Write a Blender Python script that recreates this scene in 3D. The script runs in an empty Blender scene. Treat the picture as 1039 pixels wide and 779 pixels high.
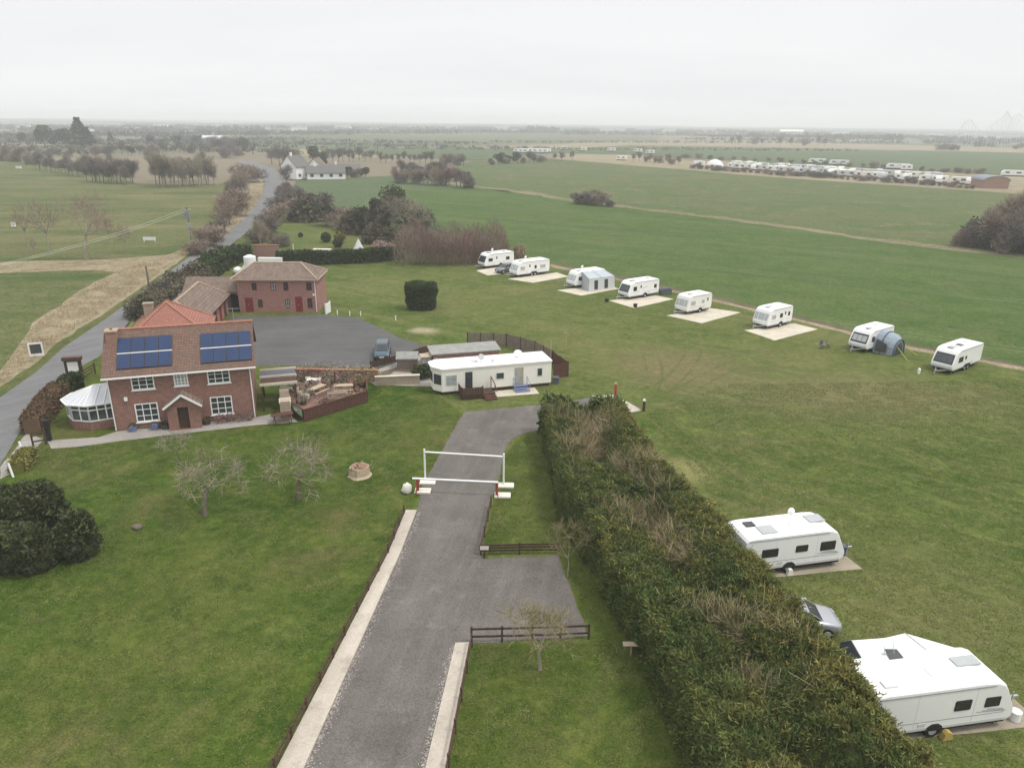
import bpy, math, random
import numpy as np
from mathutils import Vector, Matrix, noise as mnoise
random.seed(7); RNG=np.random.default_rng(11)
S=bpy.context.scene; C=S.collection; PI=math.pi
R=math.radians
# ------------------------------------------------------------------ camera model of the drone
W_,H_=1039,779; F_=742.0; CX,CY=519.5,389.5; HZ=24.5
ROLL=math.atan(0.012); P_=math.atan((CY-122.7)/F_)
def ray(px,py):
    x=px-CX; y=-(py-CY); c,s=math.cos(ROLL),math.sin(ROLL)
    xr=x*c-y*s; yr=x*s+y*c
    return (xr, F_*math.cos(P_)+yr*math.sin(P_), -F_*math.sin(P_)+yr*math.cos(P_))
def G(px,py,z=0.0):
    "point at height z seen at a survey mark of the aerial photo"
    d=ray(px,py); t=(HZ-z)/-d[2]
    return (d[0]*t,d[1]*t)
def G3(px,py,z=0.0):
    a=G(px,py,z); return (a[0],a[1],z)
# ------------------------------------------------------------------ mesh builder
class MB:
    def __init__(s): s.v=[]; s.f=[]; s.m=[]
    def poly(s,pts,m=0):
        n=len(s.v); s.v.extend([tuple(p) for p in pts]); s.f.append(tuple(range(n,n+len(pts)))); s.m.append(m); return s
    def box(s,x0,x1,y0,y1,z0,z1,m=0):
        n=len(s.v)
        s.v+= [(x0,y0,z0),(x1,y0,z0),(x1,y1,z0),(x0,y1,z0),(x0,y0,z1),(x1,y0,z1),(x1,y1,z1),(x0,y1,z1)]
        for f in ((0,3,2,1),(4,5,6,7),(0,1,5,4),(1,2,6,5),(2,3,7,6),(3,0,4,7)): s.f.append(tuple(n+i for i in f)); s.m.append(m)
        return s
    def bar(s,p,q,w,h,m=0,up=(0,0,1)):
        p=Vector(p); q=Vector(q); d=(q-p).normalized(); u=Vector(up)
        if abs(d.dot(u))>0.98: u=Vector((0,1,0))
        a=d.cross(u).normalized()*(w/2); b=a.cross(d).normalized()*(h/2); n=len(s.v)
        for o in (p,q):
            for k in (-a-b,a-b,a+b,-a+b): s.v.append(tuple(o+k))
        for f in ((0,1,2,3),(7,6,5,4),(0,4,5,1),(1,5,6,2),(2,6,7,3),(3,7,4,0)): s.f.append(tuple(n+i for i in f)); s.m.append(m)
        return s
    def tube(s,p,q,r0,r1=None,n=8,m=0,caps=True):
        r1=r0 if r1 is None else r1
        p=Vector(p); q=Vector(q); d=(q-p).normalized(); u=Vector((0,0,1)) if abs(d.z)<0.95 else Vector((1,0,0))
        a=d.cross(u).normalized(); b=d.cross(a); k=len(s.v)
        for o,r in ((p,r0),(q,r1)):
            for i in range(n):
                t=2*PI*i/n; s.v.append(tuple(o+a*(r*math.cos(t))+b*(r*math.sin(t))))
        for i in range(n): s.f.append((k+i,k+(i+1)%n,k+n+(i+1)%n,k+n+i)); s.m.append(m)
        if caps: s.f.append(tuple(k+i for i in range(n))[::-1]); s.m.append(m); s.f.append(tuple(k+n+i for i in range(n))); s.m.append(m)
        return s
    def ext(s,prof,y0,y1,m=0,axis='y'):
        "profile of (a,z) pairs extruded along y (or (a,z)->(y,z) along x, (x,y) along z)"
        f={'y':lambda a,b,c:(a,c,b),'x':lambda a,b,c:(c,a,b),'z':lambda a,b,c:(a,b,c)}[axis]
        n=len(prof); k=len(s.v)
        for c in (y0,y1):
            for a,b in prof: s.v.append(f(a,b,c))
        for i in range(n): s.f.append((k+i,k+(i+1)%n,k+n+(i+1)%n,k+n+i)); s.m.append(m)
        s.f.append(tuple(range(k,k+n))[::-1]); s.m.append(m); s.f.append(tuple(range(k+n,k+2*n))); s.m.append(m)
        return s
    def loft(s,rings,m=0,cap=True,closed=True):
        n=len(rings[0]); k=len(s.v)
        for r in rings: s.v.extend([tuple(p) for p in r])
        for j in range(len(rings)-1):
            for i in range(n if closed else n-1):
                a=k+j*n+i; b=k+j*n+(i+1)%n; s.f.append((a,b,b+n,a+n)); s.m.append(m)
        if cap and closed:
            s.f.append(tuple(range(k,k+n))[::-1]); s.m.append(m)
            s.f.append(tuple(range(k+(len(rings)-1)*n,k+len(rings)*n))); s.m.append(m)
        return s
    def ball(s,c,rx,ry,rz,m=0,nu=12,nv=8,jit=0,z0=-1.0):
        rings=[]
        for j in range(nv+1):
            zz=z0+(1-z0)*j/nv; zz=max(-0.999,min(0.999,zz)); rr=math.sqrt(1-zz*zz)
            rings.append([(c[0]+rx*rr*math.cos(2*PI*i/nu)*(1+random.uniform(-jit,jit)),c[1]+ry*rr*math.sin(2*PI*i/nu)*(1+random.uniform(-jit,jit)),c[2]+rz*zz*(1+random.uniform(-jit,jit)*.5)) for i in range(nu)])
        return s.loft(rings,m)
    def build(s,name,mats,parent=None,smooth=False,loc=None,rotz=0):
        me=bpy.data.meshes.new(name); me.from_pydata(s.v,[],s.f)
        if not isinstance(mats,(list,tuple)): mats=[mats]
        for m in mats: me.materials.append(m)
        me.polygons.foreach_set('material_index',s.m)
        import bmesh
        bm=bmesh.new(); bm.from_mesh(me); bmesh.ops.recalc_face_normals(bm,faces=bm.faces); bm.to_mesh(me); bm.free()
        if smooth: me.polygons.foreach_set('use_smooth',[True]*len(me.polygons))
        me.update(); o=bpy.data.objects.new(name,me); C.objects.link(o)
        if parent: o.parent=parent
        if loc: o.location=loc
        o.rotation_euler=(0,0,rotz); return o
def mesh_np(name,V,K,mat,parent=None,loc=None,mi=None):
    "V: (n*K,3) array, every K consecutive vertices form one face (K=3 or 4)"
    V=np.asarray(V,np.float32).reshape(-1,3); nf=len(V)//K
    me=bpy.data.meshes.new(name); me.vertices.add(len(V)); me.vertices.foreach_set('co',V.ravel())
    me.loops.add(nf*K); me.loops.foreach_set('vertex_index',np.arange(nf*K,dtype=np.int32))
    me.polygons.add(nf); me.polygons.foreach_set('loop_start',np.arange(0,nf*K,K,dtype=np.int32))
    me.polygons.foreach_set('loop_total',np.full(nf,K,np.int32))
    for m in (mat if isinstance(mat,(list,tuple)) else [mat]): me.materials.append(m)
    if mi is not None: me.polygons.foreach_set('material_index',np.asarray(mi,np.int32))
    me.update(calc_edges=True); me.validate()
    o=bpy.data.objects.new(name,me); C.objects.link(o)
    if parent: o.parent=parent
    if loc is not None: o.location=loc
    return o
def tag(o,label=None,cat=None,group=None,kind=None):
    if label: o['label']=label
    if cat: o['category']=cat
    if group: o['group']=group
    if kind: o['kind']=kind
    return o
def thing(name,label,cat,loc=(0,0,0),rotz=0,group=None):
    o=bpy.data.objects.new(name,None); C.objects.link(o); o.empty_display_size=.2
    o.location=(loc[0],loc[1],loc[2] if len(loc)>2 else 0); o.rotation_euler=(0,0,rotz)
    return tag(o,label,cat,group)
def copy_tree(o,parent=None):
    c=o.copy(); C.objects.link(c)
    if parent: c.parent=parent
    for ch in list(o.children): copy_tree(ch,c)
    return c
# ------------------------------------------------------------------ materials
def lin(h):
    "sRGB 0-255 triple -> linear"
    return tuple(((c/255)/12.92 if c/255<=.04045 else ((c/255+.055)/1.055)**2.4) for c in h)
class NT:
    def __init__(s,name,rough=.8,spec=.3,metal=0):
        s.mat=bpy.data.materials.new(name); s.mat.use_nodes=True; s.t=s.mat.node_tree; s.n=s.t.nodes; s.l=s.t.links
        s.b=s.n['Principled BSDF']; s.b.inputs['Roughness'].default_value=rough; s.b.inputs['Specular IOR Level'].default_value=spec; s.b.inputs['Metallic'].default_value=metal
    def new(s,t,**k):
        n=s.n.new(t)
        for a,b in k.items(): setattr(n,a,b)
        return n
    def link(s,a,b): s.l.new(a,b)
    def pos(s): return s.new('ShaderNodeNewGeometry').outputs['Position']
    def obj(s): return s.new('ShaderNodeTexCoord').outputs['Object']
    def mapping(s,vec,scale=(1,1,1),rot=(0,0,0),loc=(0,0,0)):
        m=s.new('ShaderNodeMapping'); m.inputs['Scale'].default_value=scale; m.inputs['Rotation'].default_value=rot; m.inputs['Location'].default_value=loc
        s.link(vec,m.inputs['Vector']); return m.outputs[0]
    def noise(s,vec,scale,detail=3,rough=.55):
        n=s.new('ShaderNodeTexNoise'); n.inputs['Scale'].default_value=scale; n.inputs['Detail'].default_value=detail; n.inputs['Roughness'].default_value=rough
        s.link(vec,n.inputs['Vector']); return n.outputs['Fac']
    def ramp(s,fac,lo,hi,a=0.,b=1.):
        m=s.new('ShaderNodeMapRange'); m.inputs[1].default_value=lo; m.inputs[2].default_value=hi; m.inputs[3].default_value=a; m.inputs[4].default_value=b
        s.link(fac,m.inputs[0]); return m.outputs[0]
    def math(s,op,a,b=None,c=None):
        m=s.new('ShaderNodeMath',operation=op)
        for i,x in enumerate((a,b,c)):
            if x is None: continue
            if isinstance(x,(int,float)): m.inputs[i].default_value=x
            else: s.link(x,m.inputs[i])
        return m.outputs[0]
    def mix(s,fac,a,b,blend='MIX'):
        m=s.new('ShaderNodeMix',data_type='RGBA',blend_type=blend)
        if isinstance(fac,(int,float)): m.inputs[0].default_value=fac
        else: s.link(fac,m.inputs[0])
        for i,x in ((6,a),(7,b)):
            if isinstance(x,tuple): m.inputs[i].default_value=(*x[:3],1)
            else: s.link(x,m.inputs[i])
        return m.outputs[2]
    def col(s,c):
        if isinstance(c,tuple): s.b.inputs['Base Color'].default_value=(*c[:3],1)
        else: s.link(c,s.b.inputs['Base Color'])
        return s
    def bump(s,h,strength=.3,dist=.05):
        b=s.new('ShaderNodeBump'); b.inputs['Strength'].default_value=strength; b.inputs['Distance'].default_value=dist
        s.link(h,b.inputs['Height']); s.link(b.outputs[0],s.b.inputs['Normal']); return s
def plain(name,c,rough=.7,spec=.3,metal=0,var=.18,scale=3.):
    t=NT(name,rough,spec,metal); p=t.obj()
    n=t.noise(p,scale,5,.65); n2=t.noise(p,scale*9,3)
    lo=tuple(x*(1-var) for x in c); hi=tuple(min(1,x*(1+var)) for x in c)
    a=t.mix(t.ramp(n,.32,.68),lo,hi)
    t.col(t.mix(t.ramp(n2,.3,.7,0,.5),a,c)); return t.mat
def grass(name,dark,mid,yel,brown=None,brownamt=.5,streak=None,patches=(),tram=None,fine=1.,contrast=1.):
    t=NT(name,.95,.08); p=t.pos()
    big=t.noise(p,.035,4,.6); med=t.noise(p,.22,5,.65); sm=t.noise(p,1.7,5,.7); fi=t.noise(p,11*fine,3,.7)
    a=t.mix(t.ramp(med,.40,.60),dark,mid)
    a=t.mix(t.ramp(big,.42,.66,0,.75*contrast),a,yel)
    pm=t.noise(t.mapping(p,loc=(3,17,0)),.5,8,.78); a=t.mix(t.ramp(pm,.52,.64,0,.9*contrast),a,yel); a=t.mix(t.ramp(pm,.47,.34,0,.8*contrast),a,tuple(x*.7 for x in dark)); a=t.mix(t.ramp(sm,.5,.72,0,.5*contrast),a,yel)
    if streak:
        for ang,sc,col,amt in streak:
            st=t.noise(t.mapping(t.mapping(p,rot=(0,0,-R(ang))),scale=(.02,sc,1)),1.,3,.6)
            a=t.mix(t.ramp(st,.5,.68,0,amt),a,col)
    if brown:
        bn=t.noise(t.mapping(p,loc=(31,7,3)),.11,5,.68)
        a=t.mix(t.ramp(bn,.55,.7,0,brownamt),a,brown)
    if tram:
        ang,period,width,off,col,amt=tram
        sx=t.new('ShaderNodeSeparateXYZ'); t.link(t.mapping(p,rot=(0,0,-R(ang))),sx.inputs[0])
        m=t.math('FRACT',t.math('DIVIDE',t.math('ADD',sx.outputs[1],off),period))
        for d0 in (.45,.45+1.9/period):
            k=t.math('LESS_THAN',t.math('ABSOLUTE',t.math('SUBTRACT',m,d0)),width/period)
            a=t.mix(t.math('MULTIPLY',k,t.ramp(sm,.3,.6,amt*.5,amt)),a,col)
    for (px,py,rx,ry,col,amt) in patches:
        q=t.mapping(p,loc=(-px/rx,-py/ry,0),scale=(1/rx,1/ry,0))
        ln=t.new('ShaderNodeVectorMath',operation='LENGTH'); t.link(q,ln.inputs[0])
        d=t.math('ADD',ln.outputs['Value'],t.ramp(med,.2,.8,-.35,.35)); d=t.math('ADD',d,t.ramp(sm,.2,.8,-.3,.3))
        a=t.mix(t.ramp(d,1.05,.35,0,amt),a,col)
    k=t.ramp(fi,.25,.75,.55,1.5); k2=t.ramp(sm,.3,.7,.78,1.2)
    g=t.new('ShaderNodeCombineColor'); kk=t.math('MULTIPLY',k,k2)
    for i in range(3): t.link(kk,g.inputs[i])
    t.col(t.mix(1.,a,g.outputs[0],'MULTIPLY')); t.bump(fi,.5,.06); return t.mat
def leaf(name,cols,rough=.8,scale=.5,trans=0.0):
    "per-leaf and per-clump variation between 3 colours"
    t=NT(name,rough,.12); g=t.new('ShaderNodeNewGeometry'); r=g.outputs['Random Per Island']
    n=t.noise(g.outputs['Position'],scale,3,.6)
    a=t.mix(t.ramp(r,0,1),cols[0],cols[1]); a=t.mix(t.ramp(n,.45,.66),a,cols[2])
    v=t.ramp(t.math('FRACT',t.math('MULTIPLY',r,17.3)),0,1,.7,1.3); cc=t.new('ShaderNodeCombineColor')
    for i in range(3): t.link(v,cc.inputs[i])
    t.col(t.mix(1.,a,cc.outputs[0],'MULTIPLY')); return t.mat
def brick(name,c1,c2,mortar,bw=.225,bh=.075,stain=(.25,.2,.16),mort=.012):
    t=NT(name,.9,.15); sx=t.new('ShaderNodeSeparateXYZ'); t.link(t.obj(),sx.inputs[0])
    cb=t.new('ShaderNodeCombineXYZ'); t.link(t.math('ADD',sx.outputs[0],sx.outputs[1]),cb.inputs[0]); t.link(sx.outputs[2],cb.inputs[1])
    b=t.new('ShaderNodeTexBrick'); t.link(cb.outputs[0],b.inputs['Vector'])
    b.inputs['Color1'].default_value=(*c1,1); b.inputs['Color2'].default_value=(*c2,1); b.inputs['Mortar'].default_value=(*mortar,1)
    b.inputs['Scale'].default_value=1; b.inputs['Mortar Size'].default_value=mort; b.inputs['Brick Width'].default_value=bw; b.inputs['Row Height'].default_value=bh
    n=t.noise(t.obj(),.9,5,.65); n2=t.noise(t.obj(),4.5,3,.7)
    a=t.mix(t.ramp(n,.5,.75,0,.55),b.outputs['Color'],stain)
    a=t.mix(t.ramp(n2,.55,.8,0,.35),a,mortar); t.col(a); t.bump(b.outputs['Fac'],-.4,.01); return t.mat
def tiles(name,c1,c2,c3,row=.3,wid=.22):
    t=NT(name,.85,.2); sx=t.new('ShaderNodeSeparateXYZ'); t.link(t.obj(),sx.inputs[0])
    cb=t.new('ShaderNodeCombineXYZ'); t.link(t.math('ADD',sx.outputs[0],t.math('MULTIPLY',sx.outputs[1],.37)),cb.inputs[0]); t.link(sx.outputs[2],cb.inputs[1])
    b=t.new('ShaderNodeTexBrick'); t.link(cb.outputs[0],b.inputs['Vector'])
    b.inputs['Color1'].default_value=(*c1,1); b.inputs['Color2'].default_value=(*c2,1); b.inputs['Mortar'].default_value=(*[x*.55 for x in c1],1)
    b.inputs['Scale'].default_value=1; b.inputs['Mortar Size'].default_value=.016; b.inputs['Brick Width'].default_value=wid; b.inputs['Row Height'].default_value=row*.55
    n=t.noise(t.obj(),1.1,5,.7); n2=t.noise(t.obj(),5,2,.6)
    a=t.mix(t.ramp(n,.45,.7,0,.7),b.outputs['Color'],c3); a=t.mix(t.ramp(n2,.6,.75,0,.4),a,tuple(x*1.25 for x in c2))
    t.col(a); t.bump(b.outputs['Fac'],-.6,.03); return t.mat
def tarmac(name,c,c2,scale=1.,spk=.35,patch=None,ang=0):
    t=NT(name,.92,.15); p=t.pos(); a=t.mix(t.ramp(t.noise(p,.3*scale,5,.65),.35,.65),c,c2)
    st=t.noise(t.mapping(t.mapping(p,rot=(0,0,-R(ang))),scale=(.08,1.1,1)),1.,4,.6)
    a=t.mix(t.ramp(st,.45,.7,0,.38),a,tuple(x*1.3 for x in c2)); dk=t.noise(t.mapping(p,loc=(2,4,0)),.9,7,.75); a=t.mix(t.ramp(dk,.56,.70,0,.45),a,tuple(x*.62 for x in c)); wv=t.noise(p,.25,2); cr=t.math('ABSOLUTE',t.math('SUBTRACT',t.noise(t.mapping(p,loc=(9,1,0)),.45,4,.6),.5)); a=t.mix(t.ramp(cr,.006,.0,0,.35),a,tuple(x*.5 for x in c))
    if patch: a=t.mix(t.ramp(t.noise(t.mapping(p,loc=(5,9,0)),.5,4,.7),.56,.7,0,.6),a,patch)
    fi=t.noise(p,26,2,.8); f2=t.noise(p,7,3,.8); v=t.math('MULTIPLY',t.ramp(fi,.25,.75,1-spk,1+spk),t.ramp(f2,.25,.75,1-spk*.5,1+spk*.5))
    cc=t.new('ShaderNodeCombineColor')
    for i in range(3): t.link(v,cc.inputs[i])
    t.col(t.mix(1.,a,cc.outputs[0],'MULTIPLY')); t.bump(fi,.4,.02); return t.mat
M={}
# grasses
GD,GM,GY=(.040,.066,.012),(.066,.096,.021),(.115,.122,.042)
pt=lambda x,y:G(x,y)
M['lawn']=grass('lawn_grass',(.028,.060,.005),(.054,.092,.011),(.112,.120,.030),(.130,.104,.045),.6,streak=[(62,.9,(.10,.115,.036),.35)])
_a=pt(690,372);_b=pt(690,478);_c=pt(431,335);_d=pt(810,500);_e=pt(425,470);_f=pt(398,488)
M['camp']=grass('campsite_grass',(.046,.082,.010),(.078,.112,.022),(.148,.146,.050),(.160,.136,.064),.4,contrast=.9,
    streak=[(-35,1.1,(.145,.140,.056),.6),(40,.8,(.070,.092,.022),.5),(8,1.6,(.14,.13,.06),.28)],
    patches=[(_a[0],_a[1],9,9,(.17,.13,.07),.6),(_b[0],_b[1],3.2,2.6,(.20,.19,.075),.85),(_c[0],_c[1],2.4,1.8,(.33,.29,.19),.8),(pt(850,400)[0],pt(850,400)[1],16,8,(.145,.122,.062),.5),(pt(950,600)[0],pt(950,600)[1],7,9,(.125,.12,.045),.5)])
M['crop']=grass('winter_wheat',(.046,.086,.015),(.070,.110,.026),(.096,.126,.040),(.11,.115,.048),.5,streak=[(-31,.5,(.084,.118,.040),.6),(-31,.16,(.045,.082,.022),.6)],tram=(-31,30,.30,3,(.13,.15,.068),.55),fine=.4,contrast=.6)
M['crop2']=grass('far_winter_wheat',(.056,.096,.026),(.078,.116,.036),(.130,.124,.056),(.170,.138,.082),.9,streak=[(-24,.12,(.12,.12,.06),.6)],fine=.25,contrast=.7)
M['crop3']=grass('distant_crop',(.060,.098,.040),(.070,.106,.044),(.095,.115,.05),(.13,.12,.07),.5,fine=.15)
M['pasture']=grass('left_pasture',(.066,.092,.026),(.085,.106,.032),(.135,.130,.052),(.165,.140,.075),.6,streak=[(4,.10,(.038,.072,.014),.8),(12,.07,(.165,.148,.066),.75),(-6,.05,(.12,.125,.05),.6)],fine=.3)
M['verge']=grass('rough_verge',(.165,.138,.078),(.245,.205,.125),(.31,.262,.175),(.115,.095,.055),.6,streak=[(35,.7,(.30,.25,.16),.5)],fine=.6)
M['verge_green']=grass('verge_green',(.055,.075,.018),(.082,.100,.030),(.13,.125,.05),(.16,.13,.07),.5)
M['stubble']=grass('stubble_strip',(.19,.165,.098),(.25,.21,.135),(.30,.25,.17),(.15,.13,.08),.5,fine=.3)
M['stubble2']=grass('rough_field_edge',(.13,.125,.062),(.185,.160,.095),(.235,.20,.13),(.10,.105,.05),.8,fine=.3); M['soil']=plain('soil',(.12,.095,.065),.95,.1,var=.35,scale=.6)
def farland():
    t=NT('farmland',.95,.05); p=t.pos(); v=t.new('ShaderNodeTexVoronoi'); v.inputs['Scale'].default_value=.0034
    t.link(t.mapping(p,scale=(1,.55,0),rot=(0,0,R(20))),v.inputs['Vector'])
    r=t.new('ShaderNodeValToRGB'); r.color_ramp.interpolation='CONSTANT'; e=r.color_ramp.elements
    e[0].position=0; e[0].color=(.075,.100,.042,1); e[1].position=.25; e[1].color=(.19,.16,.11,1)
    for ps,c in ((.42,(.14,.13,.085)),(.55,(.085,.110,.050)),(.72,(.21,.18,.125)),(.86,(.11,.115,.065))): x=e.new(ps); x.color=(*c,1)
    sc=t.new('ShaderNodeSeparateColor'); t.link(v.outputs['Color'],sc.inputs[0]); t.link(sc.outputs[0],r.inputs[0])
    t.col(t.mix(t.ramp(t.noise(p,.02,5,.7),.35,.7,0,.5),r.outputs[0],(.15,.14,.09))); return t.mat
M['far']=farland()
M['road']=tarmac('lane_asphalt',(.135,.134,.134),(.170,.169,.168),.5,.2,ang=58)
M['drive']=tarmac('drive_chippings',(.108,.098,.088),(.146,.133,.120),1.,.6,patch=(.20,.182,.168),ang=80); M['pad_old']=tarmac('weathered_pad_concrete',(.26,.225,.165),(.33,.29,.22),1.5,.2,patch=(.20,.175,.12),ang=10)
M['parktar']=tarmac('car_park_tarmac',(.086,.085,.084),(.110,.109,.107),.6,.22,ang=12)
M['conc']=tarmac('concrete',(.40,.355,.295),(.48,.43,.365),2.,.22,patch=(.29,.255,.20),ang=80)
M['pad']=tarmac('pad_concrete',(.47,.43,.34),(.55,.50,.41),1.5,.12,patch=(.38,.35,.26),ang=30)
M['flag']=tarmac('path_flags',(.25,.23,.21),(.32,.30,.27),1.5,.25,patch=(.2,.19,.15))
M['chip_edge']=tarmac('loose_chippings',(.30,.27,.24),(.38,.35,.31),2.,.5)
# masonry
M['brick']=brick('red_brick',(.155,.056,.040),(.265,.108,.078),(.34,.26,.22),bw=.3,bh=.1,stain=(.20,.112,.082),mort=.014)
M['brick2']=brick('pink_brick',(.235,.088,.070),(.345,.150,.122),(.38,.28,.24),bw=.3,bh=.1,stain=(.36,.23,.19),mort=.014)
M['brick3']=brick('garden_brick',(.25,.115,.085),(.32,.16,.12),(.33,.25,.2),stain=(.30,.24,.19))
M['stone']=brick('stone_blocks',(.36,.29,.22),(.45,.37,.29),(.28,.23,.18),.32,.16,stain=(.28,.23,.16),mort=.03)
M['tile']=tiles('mottled_clay_tiles',(.148,.090,.068),(.212,.130,.098),(.120,.095,.080))
M['tile_red']=tiles('orange_clay_tiles',(.30,.130,.095),(.36,.170,.128),(.24,.115,.088))
M['tile_brown']=tiles('weathered_brown_tiles',(.150,.108,.086),(.225,.165,.130),(.185,.150,.118),.42,.4)
M['ridge']=plain('ridge_tile',(.36,.17,.12),.85,.2,var=.3)
M['ridge_pale']=plain('pale_ridge_tile',(.38,.30,.22),.85,.2,var=.25)
# paints, metals, plastics
M['white']=plain('white_paint',(.80,.80,.78),.45,.4,var=.04)
M['cream']=plain('cream_panel',(.80,.78,.70),.5,.35,var=.05,scale=1.2)
M['upvc']=plain('white_upvc',(.82,.82,.80),.35,.5,var=.03)
M['van']=plain('caravan_white_gelcoat',(.81,.81,.79),.3,.5,var=.03,scale=1.)
M['van_old']=plain('caravan_ivory_gelcoat',(.76,.75,.70),.38,.45,var=.05,scale=1.)
M['van_grey']=plain('caravan_pale_grey',(.56,.57,.57),.4,.4,var=.05)
M['acrylic']=plain('smoked_acrylic',(.025,.027,.030),.12,.6,var=.15)
M['acrylic_pale']=plain('silvered_acrylic',(.40,.42,.42),.2,.6,var=.2,scale=4)
M['frame_blk']=plain('black_rubber',(.02,.02,.021),.6,.3)
M['skylight']=plain('grey_skylight',(.38,.40,.40),.25,.5,var=.12)
M['decal']=plain('grey_decal',(.30,.31,.33),.4,.4)
M['glass']=plain('dark_window_glass',(.045,.055,.060),.06,.7,var=.5,scale=2.2)
M['glass_pale']=plain('curtained_window_glass',(.34,.36,.35),.1,.6,var=.35,scale=3)
M['polycarb']=plain('polycarbonate_roof',(.50,.53,.55),.3,.5,var=.06,scale=1.)
M['solar']=plain('solar_cell_glass',(.016,.036,.095),.35,.3,var=.12,scale=.8)
M['solar_frame']=plain('black_panel_frame',(.03,.032,.04),.4,.5,.2); M['alu']=plain('aluminium',(.5,.51,.52),.4,.5,.3)
M['steel']=plain('galvanised_steel',(.42,.43,.43),.45,.5,.5)
M['darkmetal']=plain('dark_metal',(.06,.06,.062),.5,.4)
M['tyre']=plain('tyre_rubber',(.022,.022,.022),.85,.2)
M['rim']=plain('wheel_rim',(.48,.48,.49),.35,.5,.3)
M['redpaint']=plain('red_paint',(.30,.045,.035),.5,.4,var=.25)
M['reddoor']=plain('maroon_door',(.20,.028,.028),.5,.4,var=.15)
M['brownwin']=plain('brown_window_frame',(.085,.040,.026),.5,.4)
M['blue']=plain('blue_painted_steel',(.16,.20,.36),.5,.4,var=.2)
M['timber']=plain('dark_timber',(.075,.046,.032),.85,.2,var=.35,scale=5)
M['timber_red']=plain('red_brown_timber',(.105,.050,.038),.85,.2,var=.35,scale=4)
M['timber_old']=plain('grey_weathered_timber',(.20,.165,.135),.9,.15,var=.3,scale=4)
M['timber_pale']=plain('pale_timber',(.42,.34,.24),.85,.2,var=.25,scale=4)
M['felt']=plain('grey_roof_felt',(.27,.27,.25),.9,.15,var=.2,scale=1.5)
M['canvas']=plain('grey_canvas',(.40,.44,.46),.85,.2,var=.12,scale=2)
M['canvas_blue']=plain('blue_grey_canvas',(.27,.32,.37),.85,.2,var=.2,scale=2)
M['canvas_dk']=plain('dark_grey_canvas',(.10,.11,.13),.85,.2,var=.3,scale=2)
M['canvas_w']=plain('white_canvas',(.72,.72,.70),.8,.2,var=.05,scale=1)
M['clear']=plain('awning_window_film',(.055,.06,.065),.15,.5)
M['paleterr']=plain('terracotta',(.34,.16,.10),.85,.2)
M['stonew']=plain('whitewashed_stone',(.66,.63,.55),.9,.2,var=.15,scale=3)
M['yellow']=plain('yellow_plastic',(.45,.34,.10),.5,.4)
M['guy']=plain('yellow_guy_rope',(.45,.47,.14),.7,.2)
M['cable']=plain('cable_sheath',(.52,.54,.48),.5,.4)
M['pole']=plain('creosoted_pole',(.16,.13,.105),.9,.15,var=.25)
M['gris']=plain('blue_grey_roof',(.20,.22,.26),.6,.3,var=.1)
M['car_blue']=NT('blue_silver_car_paint',.25,.5,.45).col((.085,.125,.150)).mat
M['car_silver']=NT('silver_car_paint',.25,.5,.5).col((.42,.43,.45)).mat
M['car_dark']=NT('dark_grey_car_paint',.25,.5,.3).col((.16,.17,.19)).mat
M['lamp']=plain('headlamp_lens',(.62,.64,.66),.08,.7,var=.1)
# bark and foliage
M['bark']=plain('grey_bark',(.155,.130,.105),.95,.1,var=.35,scale=6)
M['bark_pale']=plain('pale_bark',(.30,.26,.21),.95,.1,var=.25,scale=4)
M['twig']=leaf('grey_twigs',((.25,.22,.17),(.34,.30,.235),(.27,.24,.165)))
M['twig_fruit']=leaf('fruit_tree_twigs',((.24,.21,.15),(.32,.285,.21),(.22,.20,.12)))
M['twig_yel']=leaf('yellow_green_twigs',((.19,.17,.085),(.26,.23,.11),(.22,.19,.10)))
M['twig_far']=leaf('brown_far_twigs',((.145,.125,.110),(.190,.162,.140),(.122,.108,.096)),scale=.06)
M['twig_purple']=leaf('purple_brown_twigs',((.195,.120,.108),(.260,.168,.148),(.20,.14,.115)),scale=.15)
M['twig_tan']=leaf('tan_twigs',((.24,.185,.145),(.31,.245,.19),(.21,.165,.13)),scale=.2)
M['twig_hedge']=leaf('dead_hedge_twigs',((.28,.225,.125),(.40,.335,.20),(.19,.15,.08)))
M['conifer']=leaf('conifer_sprays',((.054,.082,.022),(.092,.124,.036),(.132,.152,.046)),scale=.55)
M['conifer_y']=leaf('yellow_conifer_sprays',((.165,.160,.042),(.235,.215,.065),(.130,.140,.040)),scale=.7)
M['yew']=leaf('yew_needles',((.042,.058,.022),(.072,.088,.034),(.080,.084,.042)),scale=.9)
M['box_hedge']=leaf('dark_hedge_leaves',((.036,.056,.020),(.058,.082,.028),(.048,.066,.024)),scale=.3)
M['olive']=leaf('olive_scrub_leaves',((.105,.092,.060),(.150,.132,.085),(.078,.078,.045)),scale=.3)
M['brownleaf']=leaf('russet_hedge_leaves',((.125,.080,.048),(.165,.105,.065),(.105,.080,.042)),scale=.5)
M['ivy']=leaf('ivy_leaves',((.052,.064,.034),(.072,.084,.044),(.062,.070,.040)),scale=.2)
M['blossom']=leaf('pale_blossom',((.40,.28,.25),(.48,.36,.32),(.28,.2,.17)),scale=.6)
M['goldbush']=leaf('golden_shrub_leaves',((.16,.15,.03),(.22,.20,.05),(.12,.12,.03)),scale=.6)
M['reed']=leaf('dry_reed_blades',((.36,.28,.17),(.45,.36,.23),(.30,.24,.15)),scale=.3)
M['farwood']=leaf('distant_woodland',((.058,.064,.052),(.095,.090,.074),(.068,.072,.056)),scale=.01)
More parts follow.
